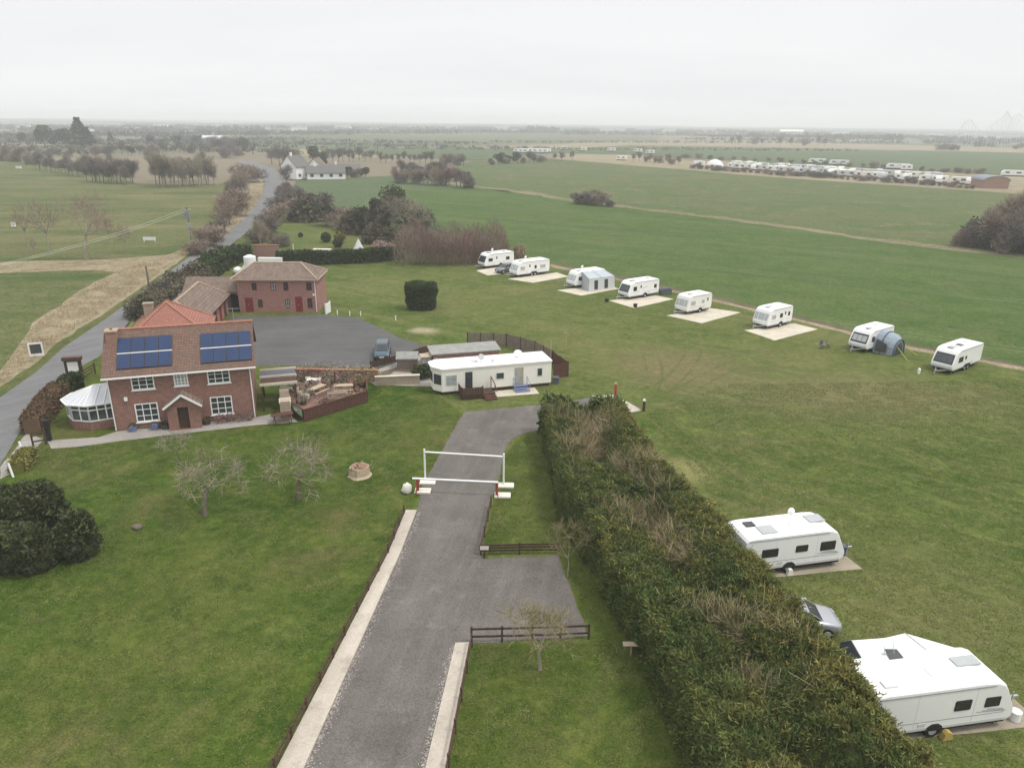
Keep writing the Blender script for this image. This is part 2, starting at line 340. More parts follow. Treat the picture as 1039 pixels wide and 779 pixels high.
# ------------------------------------------------------------------ setting: ground sheets
def sheet(name,pts,mat,z,jit=0.,step=3.,world=False,thick=0):
    P=[(p if world else G(*p)) for p in pts]; out=[]
    for i,a in enumerate(P):
        b=P[(i+1)%len(P)]; d=math.hypot(b[0]-a[0],b[1]-a[1]); n=max(1,min(60,int(d/step))) if jit else 1
        for k in range(n):
            t=k/n; x=a[0]+(b[0]-a[0])*t; y=a[1]+(b[1]-a[1])*t
            if jit and k: x+=random.uniform(-jit,jit); y+=random.uniform(-jit,jit)
            out.append((x,y))
    mb=MB()
    if thick: mb.ext(out,z-thick,z,0,'z')
    else: mb.poly([(x,y,z) for x,y in out])
    o=mb.build(name,mat); return tag(o,kind='structure')
MBg=MB(); MBg.poly([(-9000,-400,-.4),(9000,-400,-.4),(9000,9000,-.4),(-9000,9000,-.4)]); tag(MBg.build('ground',M['far']),kind='structure')
laneL=[(-60,440),(0,403),(38.5,376),(63.5,353),(108,323),(150,292),(190,262),(217,247),(248,222),(260,208),(266,197),(269,186),(266,176),(258,170),(240,165)]
laneR=[(-60,514),(0,472),(25,430),(52,396),(67,380),(100,362),(120,340),(138,318),(162,290),(200,270),(222,258),(250,236),(268,218),(281,203),(287,190),(286,180),(278,171),(260,164.5),(244,163)]
# far fields
sheet('field',[(300,183),(402,178),(440,185),(520,194),(470,232),(380,222),(330,215),(300,205)],M['crop3'],-.12)
sheet('field',[(392,192),(480,190),(520,195),(580,203),(620,209),(780,228),(890,244),(1039,261),(1300,300),(1500,470),(1039,374),(930,354),(835,330),(729,305),(562,268),(505,250),(440,232)],M['crop'],-.10,.5,8)
sheet('field',[(462,167),(480,163.5),(560,160.5),(630,166),(780,178.5),(998,193),(1300,214),(1300,300),(1039,262),(890,245),(780,229),(620,210),(520,195.5),(470,190)],M['crop2'],-.12,1,20)
sheet('field_margin',[(480,188),(520,192.4),(620,206.8),(780,225.8),(890,241.6),(1039,258),(1300,293),(1300,302),(1039,261.6),(890,244.4),(780,228.2),(620,209.3),(520,194.7),(480,190)],M['stubble2'],-.08,1.8,5)
sheet('field_margin',[(560,159),(630,164.7),(780,176.5),(998,191.5),(1300,211),(1300,216),(998,194),(780,179.3),(630,166.8),(560,161)],M['stubble'],-.09,1.,15)
sheet('caravan_park',[(560,155.5),(640,157),(700,163),(800,166),(900,172),(1100,182),(1200,205),(998,192),(780,177),(640,165.5),(570,160)],M['stubble'],-.11,1,20)
sheet('field',[(300,150.5),(470,150),(560,152),(640,148),(780,150),(1039,156),(1300,164),(1300,184),(1039,178),(900,171),(780,165),(640,156.5),(560,155),(480,163)],M['crop3'],-.16,2,40)
sheet('field',[(280,151),(470,150),(640,143),(780,144),(1039,150),(1300,157),(1300,163),(1039,155),(780,149.5),(640,147.5),(560,151),(470,157),(380,160),(300,158)],M['far_stub'] if 'far_stub' in M else M['stubble'],-.20,2,60)
# left pasture and verges
sheet('pasture',[(-160,146),(0,154),(60,163),(140,186),(222,187),(262,172),(268,196),(248,222),(200,250),(150,264),(0,268),(-160,272)],M['pasture'],-.13,1,10)
sheet('pasture',[(-200,276),(0,273),(100,269),(160,262),(190,255),(217,247),(190,262),(150,292),(63.5,353),(0,403),(-120,470),(-260,400)],M['pasture'],-.11,.6,6)
sheet('field_margin',[(-200,266),(0,265.5),(100,263),(170,258),(215,246),(150,275),(60,274),(-200,284)],M['verge'],-.09,.7,4)
sheet('verge',[(-100,440),(0,375),(40,322),(90,290),(128,270),(160,262),(205,243),(232,215),(246,190),(250,176),(262,172),(269,186),(266,197),(260,208),(248,222),(217,247),(190,262),(150,292),(108,323),(63.5,353),(0,403),(-100,480)],M['verge'],-.05,.5,3)
sheet('verge',[(-60,425),(0,392),(38.5,366),(63.5,344),(108,316),(150,288),(190,259),(217,245),(190,263.5),(150,294),(108,325),(63.5,355),(38.5,378),(0,405),(-60,442)],M['verge_green'],-.03,.25,2)
# campsite and garden grass
sheet('campsite_grass',[(-300,1400),(1700,1400),(1600,480),(1039,371),(930,351),(835,327.5),(729,302.5),(562,267),(505,250),(400,226),(330,222),(287,214),(268,218),(250,236),(222,258),(200,270),(162,290),(138,318),(120,340),(100,362),(67,380),(52,396),(25,430),(0,472),(-120,560)],M['camp'],-.02,.25,4)
sheet('ditch_edge',[(562,266.5),(729,302),(835,327),(930,350.5),(1039,370.5),(1300,424),(1300,428),(1039,372.6),(930,352.8),(835,329.5),(729,304.5),(562,268.6)],M['soil'],-.014,.22,2)
sheet('field_margin',[(555,268.5),(562,268.2),(729,304.2),(835,329.2),(930,352.5),(1039,372.4),(1300,428),(1300,438),(1039,375.6),(930,356),(835,332.5),(729,307),(640,286),(562,271.5)],M['stubble'],-.016,.3,2)
sheet('lawn',[(-120,560),(0,472),(25,430),(52,396),(67,380),(100,362),(130,350),(262,372),(375,378),(440,398),(471,420),(431,490),(400,560),(282,779),(240,870),(-200,1000)],M['lawn'],-.010,.1,2)
sheet('lawn',[(511,462),(530,441),(560,430),(583,560),(650,650),(700,770),(760,900),(420,900),(432,779),(464,654),(600,650),(566,560),(488,563),(500,513)],M['lawn'],-.008)
# lane, drive, car park, path
sheet('lane',laneL+laneR[::-1],M['road'],.0)
drv=[(470.5,418),(430,490),(423,518),(418,520),(400,562),(297,779),(262,860),(415,860),(441,779),(467,653.6),(480,652.5),(597,645),(567,563.5),(488,566),(497,513),(505,490),(512.6,457),(515.5,449),(522,443.5),(533,439),(548,435.5),(600,426),(634,420),(652,416.6),(625,400),(615,401),(549,410.5)]
sheet('drive',drv,M['drive'],.004,.09,.45)
sheet('car_park',[(232,322),(325,319.5),(363,322),(386,333),(404,342),(437,353),(425,361),(385,373),(350,372.5),(289,371),(225,372)],M['parktar'],.004,.06,2)
sheet('path',[(48,447),(100,443.5),(119,437.5),(258,423.5),(290,417),(302,428),(262,431),(200,438),(120,447.5),(80,453),(52,455)],M['flag'],.006,.06,1)
sheet('pavement',[(0,474),(27,440),(45,446),(33,458),(12,480),(0,486)],M['flag'],.008,.08,1)
sheet('kerb',[(412,518.5),(423,518.5),(407,560),(309,779),(275,855),(240,855),(282,779),(395,560)],M['conc'],.12,thick=.2)
sheet('kerb',[(462,653.6),(476,653),(452,779),(440,850),(418,850),(432,779)],M['conc'],.12,thick=.2)
def gravel(line,n,wid):
    P=[]
    for _ in range(n):
        k=random.randrange(len(line)-1); u=random.random(); a,b=Vector(G3(*line[k])),Vector(G3(*line[k+1])); p=a.lerp(b,u); P.append((p.x+abs(random.gauss(0,wid)),p.y,.012))
    return np.array(P)
_gl=gravel([(424,519),(407,560),(385,607),(358,668),(333,726),(309,779)],1500,.16); _gr=gravel([(462,654),(448,712),(432,779)],650,.0); _gr[:,0]-=np.abs(RNG.normal(0,.13,len(_gr)))
_P=np.concatenate([_gl,_gr]); _a=RNG.uniform(0,6.28,(len(_P),4))*.25+np.arange(4)*1.57; _r=RNG.uniform(.012,.045,(len(_P),1)); _V=np.stack([_P[:,0:1]+_r*np.cos(_a),_P[:,1:2]+_r*np.sin(_a),_P[:,2:3]+RNG.uniform(0,.02,(len(_P),4))],2)
tag(mesh_np('gravel',_V.reshape(-1,3),4,M['chip_edge']),'pale loose chippings along the concrete edging of the drive','gravel',kind='stuff')
sheet('paved_step',[(600,401.5),(625,400.5),(651,416.3),(634,419.5),(620,412)],M['conc'],.010,.05,1)
sheet('paved_step',[(425,360),(443,355),(447,366),(437,392),(398,391),(380,391),(373,385),(385,374)],M['flag'],.008,.06,1)
# ------------------------------------------------------------------ camera, sky, sun, air
cam=bpy.data.cameras.new('camera'); co=bpy.data.objects.new('camera',cam); C.objects.link(co)
cam.sensor_width=36; cam.sensor_fit='HORIZONTAL'; cam.lens=F_/W_*36; cam.clip_end=40000; cam.clip_start=.5
_c,_s=math.cos(ROLL),math.sin(ROLL); Yv=Vector((0,math.sin(P_),math.cos(P_))); Fw=Vector((0,math.cos(P_),-math.sin(P_))); Xv=Vector((1,0,0))
r_=Xv*_c+Yv*_s; u_=Xv*(-_s)+Yv*_c
co.matrix_world=Matrix(((r_.x,u_.x,-Fw.x,0),(r_.y,u_.y,-Fw.y,0),(r_.z,u_.z,-Fw.z,HZ),(0,0,0,1))); S.camera=co
SUN_EL,SUN_AZ=R(62),R(105)      # azimuth clockwise from north (+Y)
w=bpy.data.worlds.new('World'); S.world=w; w.use_nodes=True; n=w.node_tree.nodes; l=w.node_tree.links
bg=n['Background']; bg.inputs['Strength'].default_value=.1
sky=n.new('ShaderNodeTexSky'); sky.sky_type='NISHITA'; sky.sun_disc=False; sky.sun_elevation=SUN_EL; sky.sun_rotation=SUN_AZ; sky.dust_density=4; sky.air_density=1.2
tc=n.new('ShaderNodeTexCoord'); sp=n.new('ShaderNodeSeparateXYZ'); l.new(tc.outputs['Generated'],sp.inputs[0])
def wn(t,**k):
    x=n.new(t)
    for a,b in k.items(): setattr(x,a,b)
    return x
def mr(f,a,b,c,d):
    x=wn('ShaderNodeMapRange'); l.new(f,x.inputs[0])
    for i,v in enumerate((a,b,c,d)): x.inputs[i+1].default_value=v
    return x.outputs[0]
# overcast cloud deck: project the view direction onto a flat layer so the streaks foreshorten towards the horizon
zc=wn('ShaderNodeMath',operation='MAXIMUM'); l.new(sp.outputs[2],zc.inputs[0]); zc.inputs[1].default_value=0; za=wn('ShaderNodeMath',operation='ADD'); l.new(zc.outputs[0],za.inputs[0]); za.inputs[1].default_value=.13
dx=wn('ShaderNodeMath',operation='DIVIDE'); l.new(sp.outputs[0],dx.inputs[0]); l.new(za.outputs[0],dx.inputs[1])
dy=wn('ShaderNodeMath',operation='DIVIDE'); l.new(sp.outputs[1],dy.inputs[0]); l.new(za.outputs[0],dy.inputs[1])
cb=wn('ShaderNodeCombineXYZ'); l.new(dx.outputs[0],cb.inputs[0]); l.new(dy.outputs[0],cb.inputs[1])
mp=wn('ShaderNodeMapping'); mp.inputs['Scale'].default_value=(.22,.42,1); mp.inputs['Rotation'].default_value=(0,0,R(14)); mp.inputs['Location'].default_value=(1.7,.4,0); l.new(cb.outputs[0],mp.inputs[0])
no=wn('ShaderNodeTexNoise'); no.inputs['Scale'].default_value=.8; no.inputs['Detail'].default_value=6; no.inputs['Roughness'].default_value=.55; l.new(mp.outputs[0],no.inputs['Vector'])
cl=wn('ShaderNodeMix',data_type='RGBA'); l.new(mr(no.outputs['Fac'],.36,.72,0,1),cl.inputs[0]); cl.inputs[6].default_value=(7.5,7.5,7.58,1); cl.inputs[7].default_value=(6.35,6.42,6.6,1)
gz0=mr(sp.outputs[2],0.0,.14,1.06,.97)
gz1=mr(sp.outputs[2],0.16,.9,1,SKYZ if 'SKYZ' in globals() else 1.75)
_gm=wn('ShaderNodeMath',operation='MULTIPLY'); l.new(gz0,_gm.inputs[0]); l.new(gz1,_gm.inputs[1]); gz=_gm.outputs[0]
mu=wn('ShaderNodeMix',data_type='RGBA',blend_type='MULTIPLY'); mu.inputs[0].default_value=1; l.new(cl.outputs[2],mu.inputs[6]); cg=wn('ShaderNodeCombineColor')
for i in range(3): l.new(gz,cg.inputs[i])
l.new(cg.outputs[0],mu.inputs[7])
mx=wn('ShaderNodeMix',data_type='RGBA'); mx.inputs[0].default_value=.93; l.new(sky.outputs[0],mx.inputs[6]); l.new(mu.outputs[2],mx.inputs[7]); l.new(mx.outputs[2],bg.inputs['Color'])
sl=bpy.data.lights.new('sun','SUN'); sl.energy=1.5; sl.angle=R(10); sl.color=(1,.965,.91); so=bpy.data.objects.new('sun',sl); C.objects.link(so)
sd=Vector((math.sin(SUN_AZ)*math.cos(SUN_EL),math.cos(SUN_AZ)*math.cos(SUN_EL),math.sin(SUN_EL))); so.rotation_euler=sd.to_track_quat('Z','Y').to_euler(); so.location=(0,0,200)
hm=bpy.data.materials.new('haze_air'); hm.use_nodes=True; ht=hm.node_tree
for x in list(ht.nodes):
    if x.type!='OUTPUT_MATERIAL': ht.nodes.remove(x)
pv=ht.nodes.new('ShaderNodeVolumePrincipled'); pv.inputs['Color'].default_value=(.95,.975,1.0,1); pv.inputs['Density'].default_value=.00042; pv.inputs['Anisotropy'].default_value=0; pv.inputs['Density Attribute'].default_value=''
ht.links.new(pv.outputs[0],ht.nodes['Material Output'].inputs['Volume'])
hb=MB().box(-9100,9100,-500,9100,-1.5,50).build('haze',hm); tag(hb,kind='stuff',label='pale grey haze hanging over the flat farmland',cat='haze')
S.view_settings.view_transform='Standard'; S.view_settings.look='None'; S.view_settings.exposure=.40; S.view_settings.gamma=1; S.view_settings.use_curve_mapping=False
S.render.engine='CYCLES'; cy=S.cycles; cy.max_bounces=5; cy.diffuse_bounces=2; cy.glossy_bounces=2; cy.transmission_bounces=2; cy.volume_bounces=2; cy.transparent_max_bounces=6; cy.caustics_reflective=False; cy.caustics_refractive=False
cy.use_denoising=True
try: cy.denoiser='OPENIMAGEDENOISE'; cy.denoising_input_passes='RGB_ALBEDO_NORMAL'
except Exception: pass


# faint tyre tracks fanning out over the campsite from the end of the drive
M['track']=grass('worn_tracks',(.082,.100,.026),(.115,.118,.042),(.155,.14,.062),(.17,.14,.075),.5,contrast=.5)
_tz=-.0165
for tr in ([(672,408),(705,390),(750,368),(800,358),(860,366),(935,385)],[(664,399),(690,378),(704,355),(700,335),(680,318)],[(652,400),(664,380),(655,350),(628,325),(590,305)],[(668,416),(730,408),(810,414),(900,440),(1000,496)],[(664,420),(700,452),(745,490),(815,545),(890,600)]):
    W=[Vector(G3(*q)) for q in tr]; pts=[]
    for i in range(len(W)-1):
        p0,p1,p2,p3=W[max(0,i-1)],W[i],W[i+1],W[min(len(W)-1,i+2)]
        for k in range(6):
            t=k/6; pts.append(.5*((2*p1)+(p2-p0)*t+(2*p0-5*p1+4*p2-p3)*t*t+(3*p1-p0-3*p2+p3)*t**3))
    for off in (-.85,.85):
        L_=[]; _tz+=.0011
        for a,b in zip(pts,pts[1:]):
            d=(b-a).normalized(); nrm=Vector((-d.y,d.x,0)); wv=random.uniform(.10,.20); c=a+nrm*off; L_.append([(c.x+nrm.x*wv,c.y+nrm.y*wv,_tz),(c.x-nrm.x*wv,c.y-nrm.y*wv,_tz)])
        mb=MB(); mb.loft(L_,0,cap=False,closed=False); tag(mb.build('tyre_track',M['track']),kind='structure')
# grass tufts on the near lawns, too many to count
M['tuft']=leaf('grass_tufts',((.060,.098,.016),(.095,.130,.030),(.150,.150,.055)),scale=.5)
def inside(P,pl):
    c=np.zeros(len(P),bool); n=len(pl)
    for i in range(n):
        a,b=pl[i],pl[i-1]
        if a[1]==b[1]: continue
        k=((a[1]>P[:,1])!=(b[1]>P[:,1]))&(P[:,0]<(b[0]-a[0])*(P[:,1]-a[1])/(b[1]-a[1])+a[0]); c^=k
    return c
_zones=[([(-10,790),(-10,500),(20,455),(60,455),(120,450),(262,434),(300,432),(372,412),(440,402),(470,420),(430,490),(408,525),(392,560),(276,790)],130000),([(513,462),(535,441),(556,440),(580,560),(650,655),(700,785),(453,790),(480,655),(600,652),(572,562),(492,562),(501,510)],45000),([(655,420),(735,390),(1039,385),(1060,800),(950,800),(852,670),(735,520)],130000)]
_all=[]
for zp,nn in _zones:
    pl=[G(*q) for q in zp]; xs=[q[0] for q in pl]; ys=[q[1] for q in pl]; Q=np.stack([RNG.uniform(min(xs),max(xs),nn*3),RNG.uniform(min(ys),max(ys),nn*3)],1); Q=Q[inside(Q,pl)][:nn]
    _k=np.array([mnoise.noise((float(q[0])*.5,float(q[1])*.5,3.))+.6*mnoise.noise((float(q[0])*2,float(q[1])*2,7.)) for q in Q]); Q=Q[_k>-.3]
    for lo in ([(898,754),(1062,737),(1024,700),(850,660)],[(775,588),(878,578),(858,558),(740,540)],[(610,402),(655,417),(630,423)]): Q=Q[~inside(Q,[G(*q) for q in lo])]
    _all.append(Q)
Q=np.concatenate(_all); n_=len(Q); z_=RNG.uniform(.0,.05,n_); c_=RNG.normal(0,.035,(n_,2)); A_=RNG.normal(0,1,(n_,3)); A_[:,2]*=.12; A_/=np.linalg.norm(A_,axis=1)[:,None]; D_=RNG.normal(0,.6,(n_,3)); D_=D_*1.6; D_[:,2]=.55; hh=RNG.uniform(.025,.06,(n_,1)); ww=RNG.uniform(.014,.034,(n_,1)); B_=np.concatenate([Q,np.zeros((n_,1))-.005],1)
V_=np.stack([B_-A_*ww,B_+A_*ww,B_+A_*ww*.5+D_*hh,B_-A_*ww*.6+D_*hh],1); tag(mesh_np('grass',V_.reshape(-1,3),4,M['tuft']),'short tufty grass standing all over the near lawns','grass',kind='stuff')
# ------------------------------------------------------------------ buildings
def wall_face(mb,u0,u1,z0,z1,ops,put,dep=.12,m=0):
    "one wall face with real openings; put(u,d,z) maps along/into/up"
    us=sorted({u0,u1,*[o[0] for o in ops],*[o[1] for o in ops]}); zs=sorted({z0,z1,*[o[2] for o in ops],*[o[3] for o in ops]})
    for a,b in zip(us,us[1:]):
        for c,d in zip(zs,zs[1:]):
            um,zm=(a+b)/2,(c+d)/2
            if any(o[0]<um<o[1] and o[2]<zm<o[3] for o in ops): continue
            mb.poly([put(a,0,c),put(b,0,c),put(b,0,d),put(a,0,d)],m)
    for a,b,c,d in [o[:4] for o in ops]:
        mb.poly([put(a,0,c),put(a,dep,c),put(a,dep,d),put(a,0,d)],m); mb.poly([put(b,0,c),put(b,dep,c),put(b,dep,d),put(b,0,d)],m)
        mb.poly([put(a,0,d),put(b,0,d),put(b,dep,d),put(a,dep,d)],m); mb.poly([put(a,0,c),put(b,0,c),put(b,dep,c),put(a,dep,c)],m)
        mb.poly([put(a,dep,c),put(b,dep,c),put(b,dep,d),put(a,dep,d)],m)
def window(par,u0,u1,z0,z1,put,fr,gl,nx=2,nz=1,name='window',fw=.07,sill=True,transom=None):
    "frame standing in its opening, with a pane as sub-part"
    mb=MB()
    def bx(a,b,c,d,d0,d1):
        q=[put(a,d0,c),put(b,d0,c),put(b,d1,c),put(a,d1,c),put(a,d0,d),put(b,d0,d),put(b,d1,d),put(a,d1,d)]; k=len(mb.v); mb.v.extend(q)
        for f in ((0,3,2,1),(4,5,6,7),(0,1,5,4),(1,2,6,5),(2,3,7,6),(3,0,4,7)): mb.f.append(tuple(k+i for i in f)); mb.m.append(0)
    bx(u0+.003,u1-.003,z0+.003,z0+fw,.0-.02,.11); bx(u0+.003,u1-.003,z1-fw,z1-.003,-.02,.11); bx(u0+.003,u0+fw,z0+fw,z1-fw,-.02,.11); bx(u1-fw,u1-.003,z0+fw,z1-fw,-.02,.11)
    for i in range(1,nx): c=u0+(u1-u0)*i/nx; bx(c-.03,c+.03,z0+fw,z1-fw,.005,.10)
    for i in range(1,nz): c=z0+(z1-z0)*i/nz; bx(u0+fw,u1-fw,c-.022,c+.022,.012,.095)
    if transom: c=z0+(z1-z0)*transom; bx(u0+fw,u1-fw,c-.03,c+.03,.0,.105)
    if sill: bx(u0-.08,u1+.08,z0-.07,z0-.001,-.07,.02)
    f=mb.build(name,fr,par); g=MB(); g.poly([put(u0+fw,.06,z0+fw),put(u1-fw,.06,z0+fw),put(u1-fw,.06,z1-fw),put(u0+fw,.06,z1-fw)]); g.build('pane',gl,f); return f
def front(y=0,s=1): return lambda u,d,z:(u,y+d*s,z)
def side(x=0,s=1): return lambda u,d,z:(x+d*s,u,z)
# ---- the farmhouse
fo=G(118,437); FA=math.atan2(G(258,423)[1]-fo[1],G(258,423)[0]-fo[0])
H=thing('farmhouse','two storey red brick farmhouse with blue solar panels on its mottled roof','house',(fo[0],fo[1],0),FA)
HW,HD,HE,HR=11.0,7.4,4.85,7.62; ov=.35
wins=[(1.70,3.42,3.38,4.60),(4.90,6.0,3.42,4.60),(7.50,9.28,3.36,4.60),(1.65,3.40,.55,2.18),(7.45,9.2,.55,2.18)]
mb=MB(); wall_face(mb,0,HW,0,HE,wins,front(0)); mb.poly([(0,0,0),(0,HD,0),(0,HD,HE),(0,HD/2,HR-.15),(0,0,HE)]); mb.poly([(HW,0,0),(HW,HD,0),(HW,HD,HE),(HW,HD/2,HR-.15),(HW,0,HE)]); mb.poly([(0,HD,0),(HW,HD,0),(HW,HD,HE),(0,HD,HE)])
mb.build('wall',M['brick'],H)
for i,wn_ in enumerate(wins):
    window(H,*wn_,front(0),M['upvc'],M['glass_pale'] if i==1 else M['glass'],nx=3 if i!=1 else 4,nz=3 if i!=1 else 4,fw=.09)
def roof_gable(name,mat,par,u0,u1,y0,y1,ze,zr,th=.12,axis='u'):
    mb=MB(); ym=(y0+y1)/2
    if axis=='u': mb.ext([(y0,ze),(ym,zr),(y1,ze),(y1,ze-th),(ym,zr-th),(y0,ze-th)],u0,u1,0,'x')
    else: mb.ext([(u0,ze),((u0+u1)/2,zr),(u1,ze),(u1,ze-th),((u0+u1)/2,zr-th),(u0,ze-th)],y0,y1,0,'y')
    return mb.build(name,mat,par)
sl_=(HR-HE)/(HD/2); z_e=HE-ov*sl_+.12
rf=roof_gable('roof',M['tile'],H,-.35,HW+.4,-ov,HD+ov,z_e,HR)
mb=MB(); mb.tube((-.37,HD/2,HR+.02),(HW+.42,HD/2,HR+.02),.13,n=8); mb.build('ridge_cap',M['ridge'],rf)
ch=MB(); ch.box(-.1,.75,2.5,3.4,6.4,7.72,0).box(-.16,.81,2.44,3.46,7.72,7.84,1); ch.tube((.33,2.95,7.84),(.33,2.95,8.02),.11,.1,8,2)
ch.build('chimney',[M['brick3'],M['ridge_pale'],M['paleterr']],rf)
gm=MB(); gm.box(-.36,HW+.41,-ov-.1,-ov+.0,z_e-.14,z_e-.02,0); gm.build('gutter',M['upvc'],H)
for u in (.02,HW-.1):
    d=MB(); d.tube((u,-.07,.05),(u,-.07,z_e-.2),.045,n=8); d.tube((u,-.07,z_e-.2),(u,-ov-.05,z_e-.1),.045,n=8); d.build('downpipe',M['upvc'],H)
def roof_pt(u,v,off=0.): # v measured in plan from the facade
    nz=1/math.hypot(1,sl_); return (u,v-off*sl_*nz,HE+sl_*v+.12+off*nz)
for (a0,a1,v0,v1) in ((.75,4.92,.25,2.78),(7.12,11.2,.2,2.7)):
    for i in range(4):
        for j in range(2):
            ua=a0+(a1-a0)*i/4+.015; ub=a0+(a1-a0)*(i+1)/4-.015; va=v0+(v1-v0)*j/2+.012; vb=v0+(v1-v0)*(j+1)/2-.012
            p=MB(); vb-=(.05 if j==0 else 0); va+=(.05 if j==1 else 0); lo=[roof_pt(ua,va,.03),roof_pt(ub,va,.03),roof_pt(ub,vb,.03),roof_pt(ua,vb,.03)]; hi=[roof_pt(ua,va,.10),roof_pt(ub,va,.10),roof_pt(ub,vb,.10),roof_pt(ua,vb,.10)]
            p.loft([lo,hi],0); fr=.028; p.poly([roof_pt(ua+fr,va+fr,.103),roof_pt(ub-fr,va+fr,.103),roof_pt(ub-fr,vb-fr,.103),roof_pt(ua+fr,vb-fr,.103)],1)
            p.build('solar_panel',[M['solar_frame'],M['solar']],rf)
    vm=(v0+v1)/2; p=MB(); p.loft([[roof_pt(a0,vm-.045,.03),roof_pt(a1,vm-.045,.03),roof_pt(a1,vm+.045,.03),roof_pt(a0,vm+.045,.03)],[roof_pt(a0,vm-.045,.07),roof_pt(a1,vm-.045,.07),roof_pt(a1,vm+.045,.07),roof_pt(a0,vm+.045,.07)]]); p.build('panel_rail',M['alu'],rf)
# porch
pu0,pu1,pd=4.2,6.7,1.25
pc=MB(); pw=[(4.98,5.82,0.02,1.98)]; wall_face(pc,pu0,pu1,0,2.15,pw,front(-pd),dep=.35)
pc.poly([(pu0,-pd,2.15),(pu1,-pd,2.15),((pu0+pu1)/2,-pd,3.0)]); pc.poly([(pu0,-pd,0),(pu0,0,0),(pu0,0,2.15),(pu0,-pd,2.15)]); pc.poly([(pu1,-pd,0),(pu1,0,0),(pu1,0,2.15),(pu1,-pd,2.15)])
po=pc.build('porch',M['brick'],H)
d=MB(); d.box(5.0,5.8,-pd+.30,-pd+.34,.03,1.96); d.build('door',M['timber'],po)
roof_gable('porch_roof',M['tile_brown'],po,pu0-.25,pu1+.25,-pd-.2,-.005,2.02,3.12,axis='y')
b=MB(); um=(pu0+pu1)/2
for s in (-1,1): b.bar((um,-pd-.23,3.1),(um+s*(1.5+.0),-pd-.23,2.0),.05,.17)
b.build('bargeboard',M['upvc'],po)
mb=MB(); mb.box(1.0,1.25,-.12,-.005,2.55,2.85); mb.build('alarm_box',M['white'],H)
mb=MB(); mb.tube((9.9,3.4,7.6),(9.9,3.4,9.0),.025,n=6); mb.bar((9.5,3.4,8.9),(10.4,3.4,8.9),.02,.02)
for k in range(5): mb.bar((9.55+.2*k,3.15,8.9),(9.55+.2*k,3.65,8.9),.012,.012)
mb.build('aerial',M['steel'],rf)
# things set along the front wall
def loc_h(u,v,z=0): return (fo[0]+u*math.cos(FA)-v*math.sin(FA),fo[1]+u*math.sin(FA)+v*math.cos(FA),z)
def tub(u,v,r,lab,mat,leafm):
    o=thing('planter',lab,'planter',loc_h(u,v)); b=MB(); b.tube((0,0,.01),(0,0,.38),r*.75,r,12); b.build('pot',mat,o)
    V=RNG.normal(0,1,(160,3)); V/=np.linalg.norm(V,axis=1)[:,None]; V=V*np.array([r*.9,r*.9,.22])+np.array([0,0,.45]); leafs('foliage',V,.07,leafm,o)
def leafs(name,P,size,mat,parent=None,loc=None,out=None,elong=1.6,mi=None,up=0.):
    "small quads at points P, random orientation (blended with direction out)"
    n=len(P); d=RNG.normal(0,1,(n,3))
    if out is not None: d=d*.55+out
    d[:,2]+=up; d/=np.linalg.norm(d,axis=1)[:,None]+1e-9
    e=RNG.normal(0,1,(n,3)); a=np.cross(d,e); a/=np.linalg.norm(a,axis=1)[:,None]+1e-9
    s=(np.asarray(size)*RNG.uniform(.6,1.4,n))[:,None] if np.ndim(size)==0 else (size*RNG.uniform(.7,1.3,n))[:,None]
    A=a*s*.5; D=d*s*elong*.5
    V=np.stack([P-A*.4-D,P+A*.4-D,P+A+D*.3,P+D*1.0-A*.2],axis=1)
    return mesh_np(name,V.reshape(-1,3),4,mat,parent,loc,mi)
tub(1.35,-.45,.34,'blue plant pot standing by the left front window of the farmhouse',M['blue'],M['box_hedge'])
tub(3.0,-.5,.36,'blue plant tub between the lower left window and the porch',M['blue'],M['olive'])
tub(3.85,-.6,.38,'dark plant tub close against the left side of the porch',M['darkmetal'],M['box_hedge'])
tub(7.05,-.55,.36,'plant tub with dark leaves on the right side of the porch',M['timber'],M['box_hedge'])
def shrub_low(name,lab,cat,locs,r,h,n,mat,size=.1,loc=(0,0,0)):
    o=thing(name,lab,cat,loc); P=[]
    for (x,y) in locs:
        q=RNG.normal(0,1,(n,3)); q/=np.linalg.norm(q,axis=1)[:,None]; q*=RNG.uniform(.35,1,(n,1))**.5; q=q*np.array([r,r,h/2])+np.array([x,y,h/2]); P.append(q)
    P=np.concatenate(P); P[:,2]=np.abs(P[:,2]); leafs('foliage',P,size,mat,o); return o
o=shrub_low('wall_shrub','red twigged shrub row at the foot of the farmhouse wall under the lower right window','shrub',[(.0,0),(.8,.0),(1.6,0),(2.3,0)],.5,.8,170,M['twig_purple'],.1,loc_h(8.1,-.55)); o.rotation_euler.z=FA
# ---- conservatory
ca=loc_h(-.02,1.0); CV=thing('conservatory','white lean-to conservatory with a faceted polycarbonate roof on the left end of the farmhouse','conservatory',(ca[0],ca[1],0),FA)
cp=[(0,0),(-1.9,-.35),(-3.3,.35),(-3.95,1.7),(-3.5,3.1),(-2.2,4.0),(0,4.1)]
b=MB(); b.loft([[(x,y,0) for x,y in cp],[(x,y,.75) for x,y in cp]],0); b.build('dwarf_wall',M['brick'],CV)
fr=MB(); fr2=[(x*1.01,y) for x,y in cp]
for i in range(len(cp)-1):
    a=Vector((*cp[i],0)); c=Vector((*cp[i+1],0)); L=(c-a).length; k=2 if L<1.7 else 3
    for z,h in ((.80,.10),(2.14,.14),(1.74,.07)): fr.bar((a.x,a.y,z),(c.x,c.y,z),.11,h)
    for j in range(k+1): q=a.lerp(c,j/k); fr.bar((q.x,q.y,.75),(q.x,q.y,2.2),.09 if j%k else .13,.09)
    g=MB(); g.poly([(a.x,a.y,.82),(c.x,c.y,.82),(c.x,c.y,2.1),(a.x,a.y,2.1)]); g.build('window',M['glass'],CV)
fr.build('frame',M['upvc'],CV)
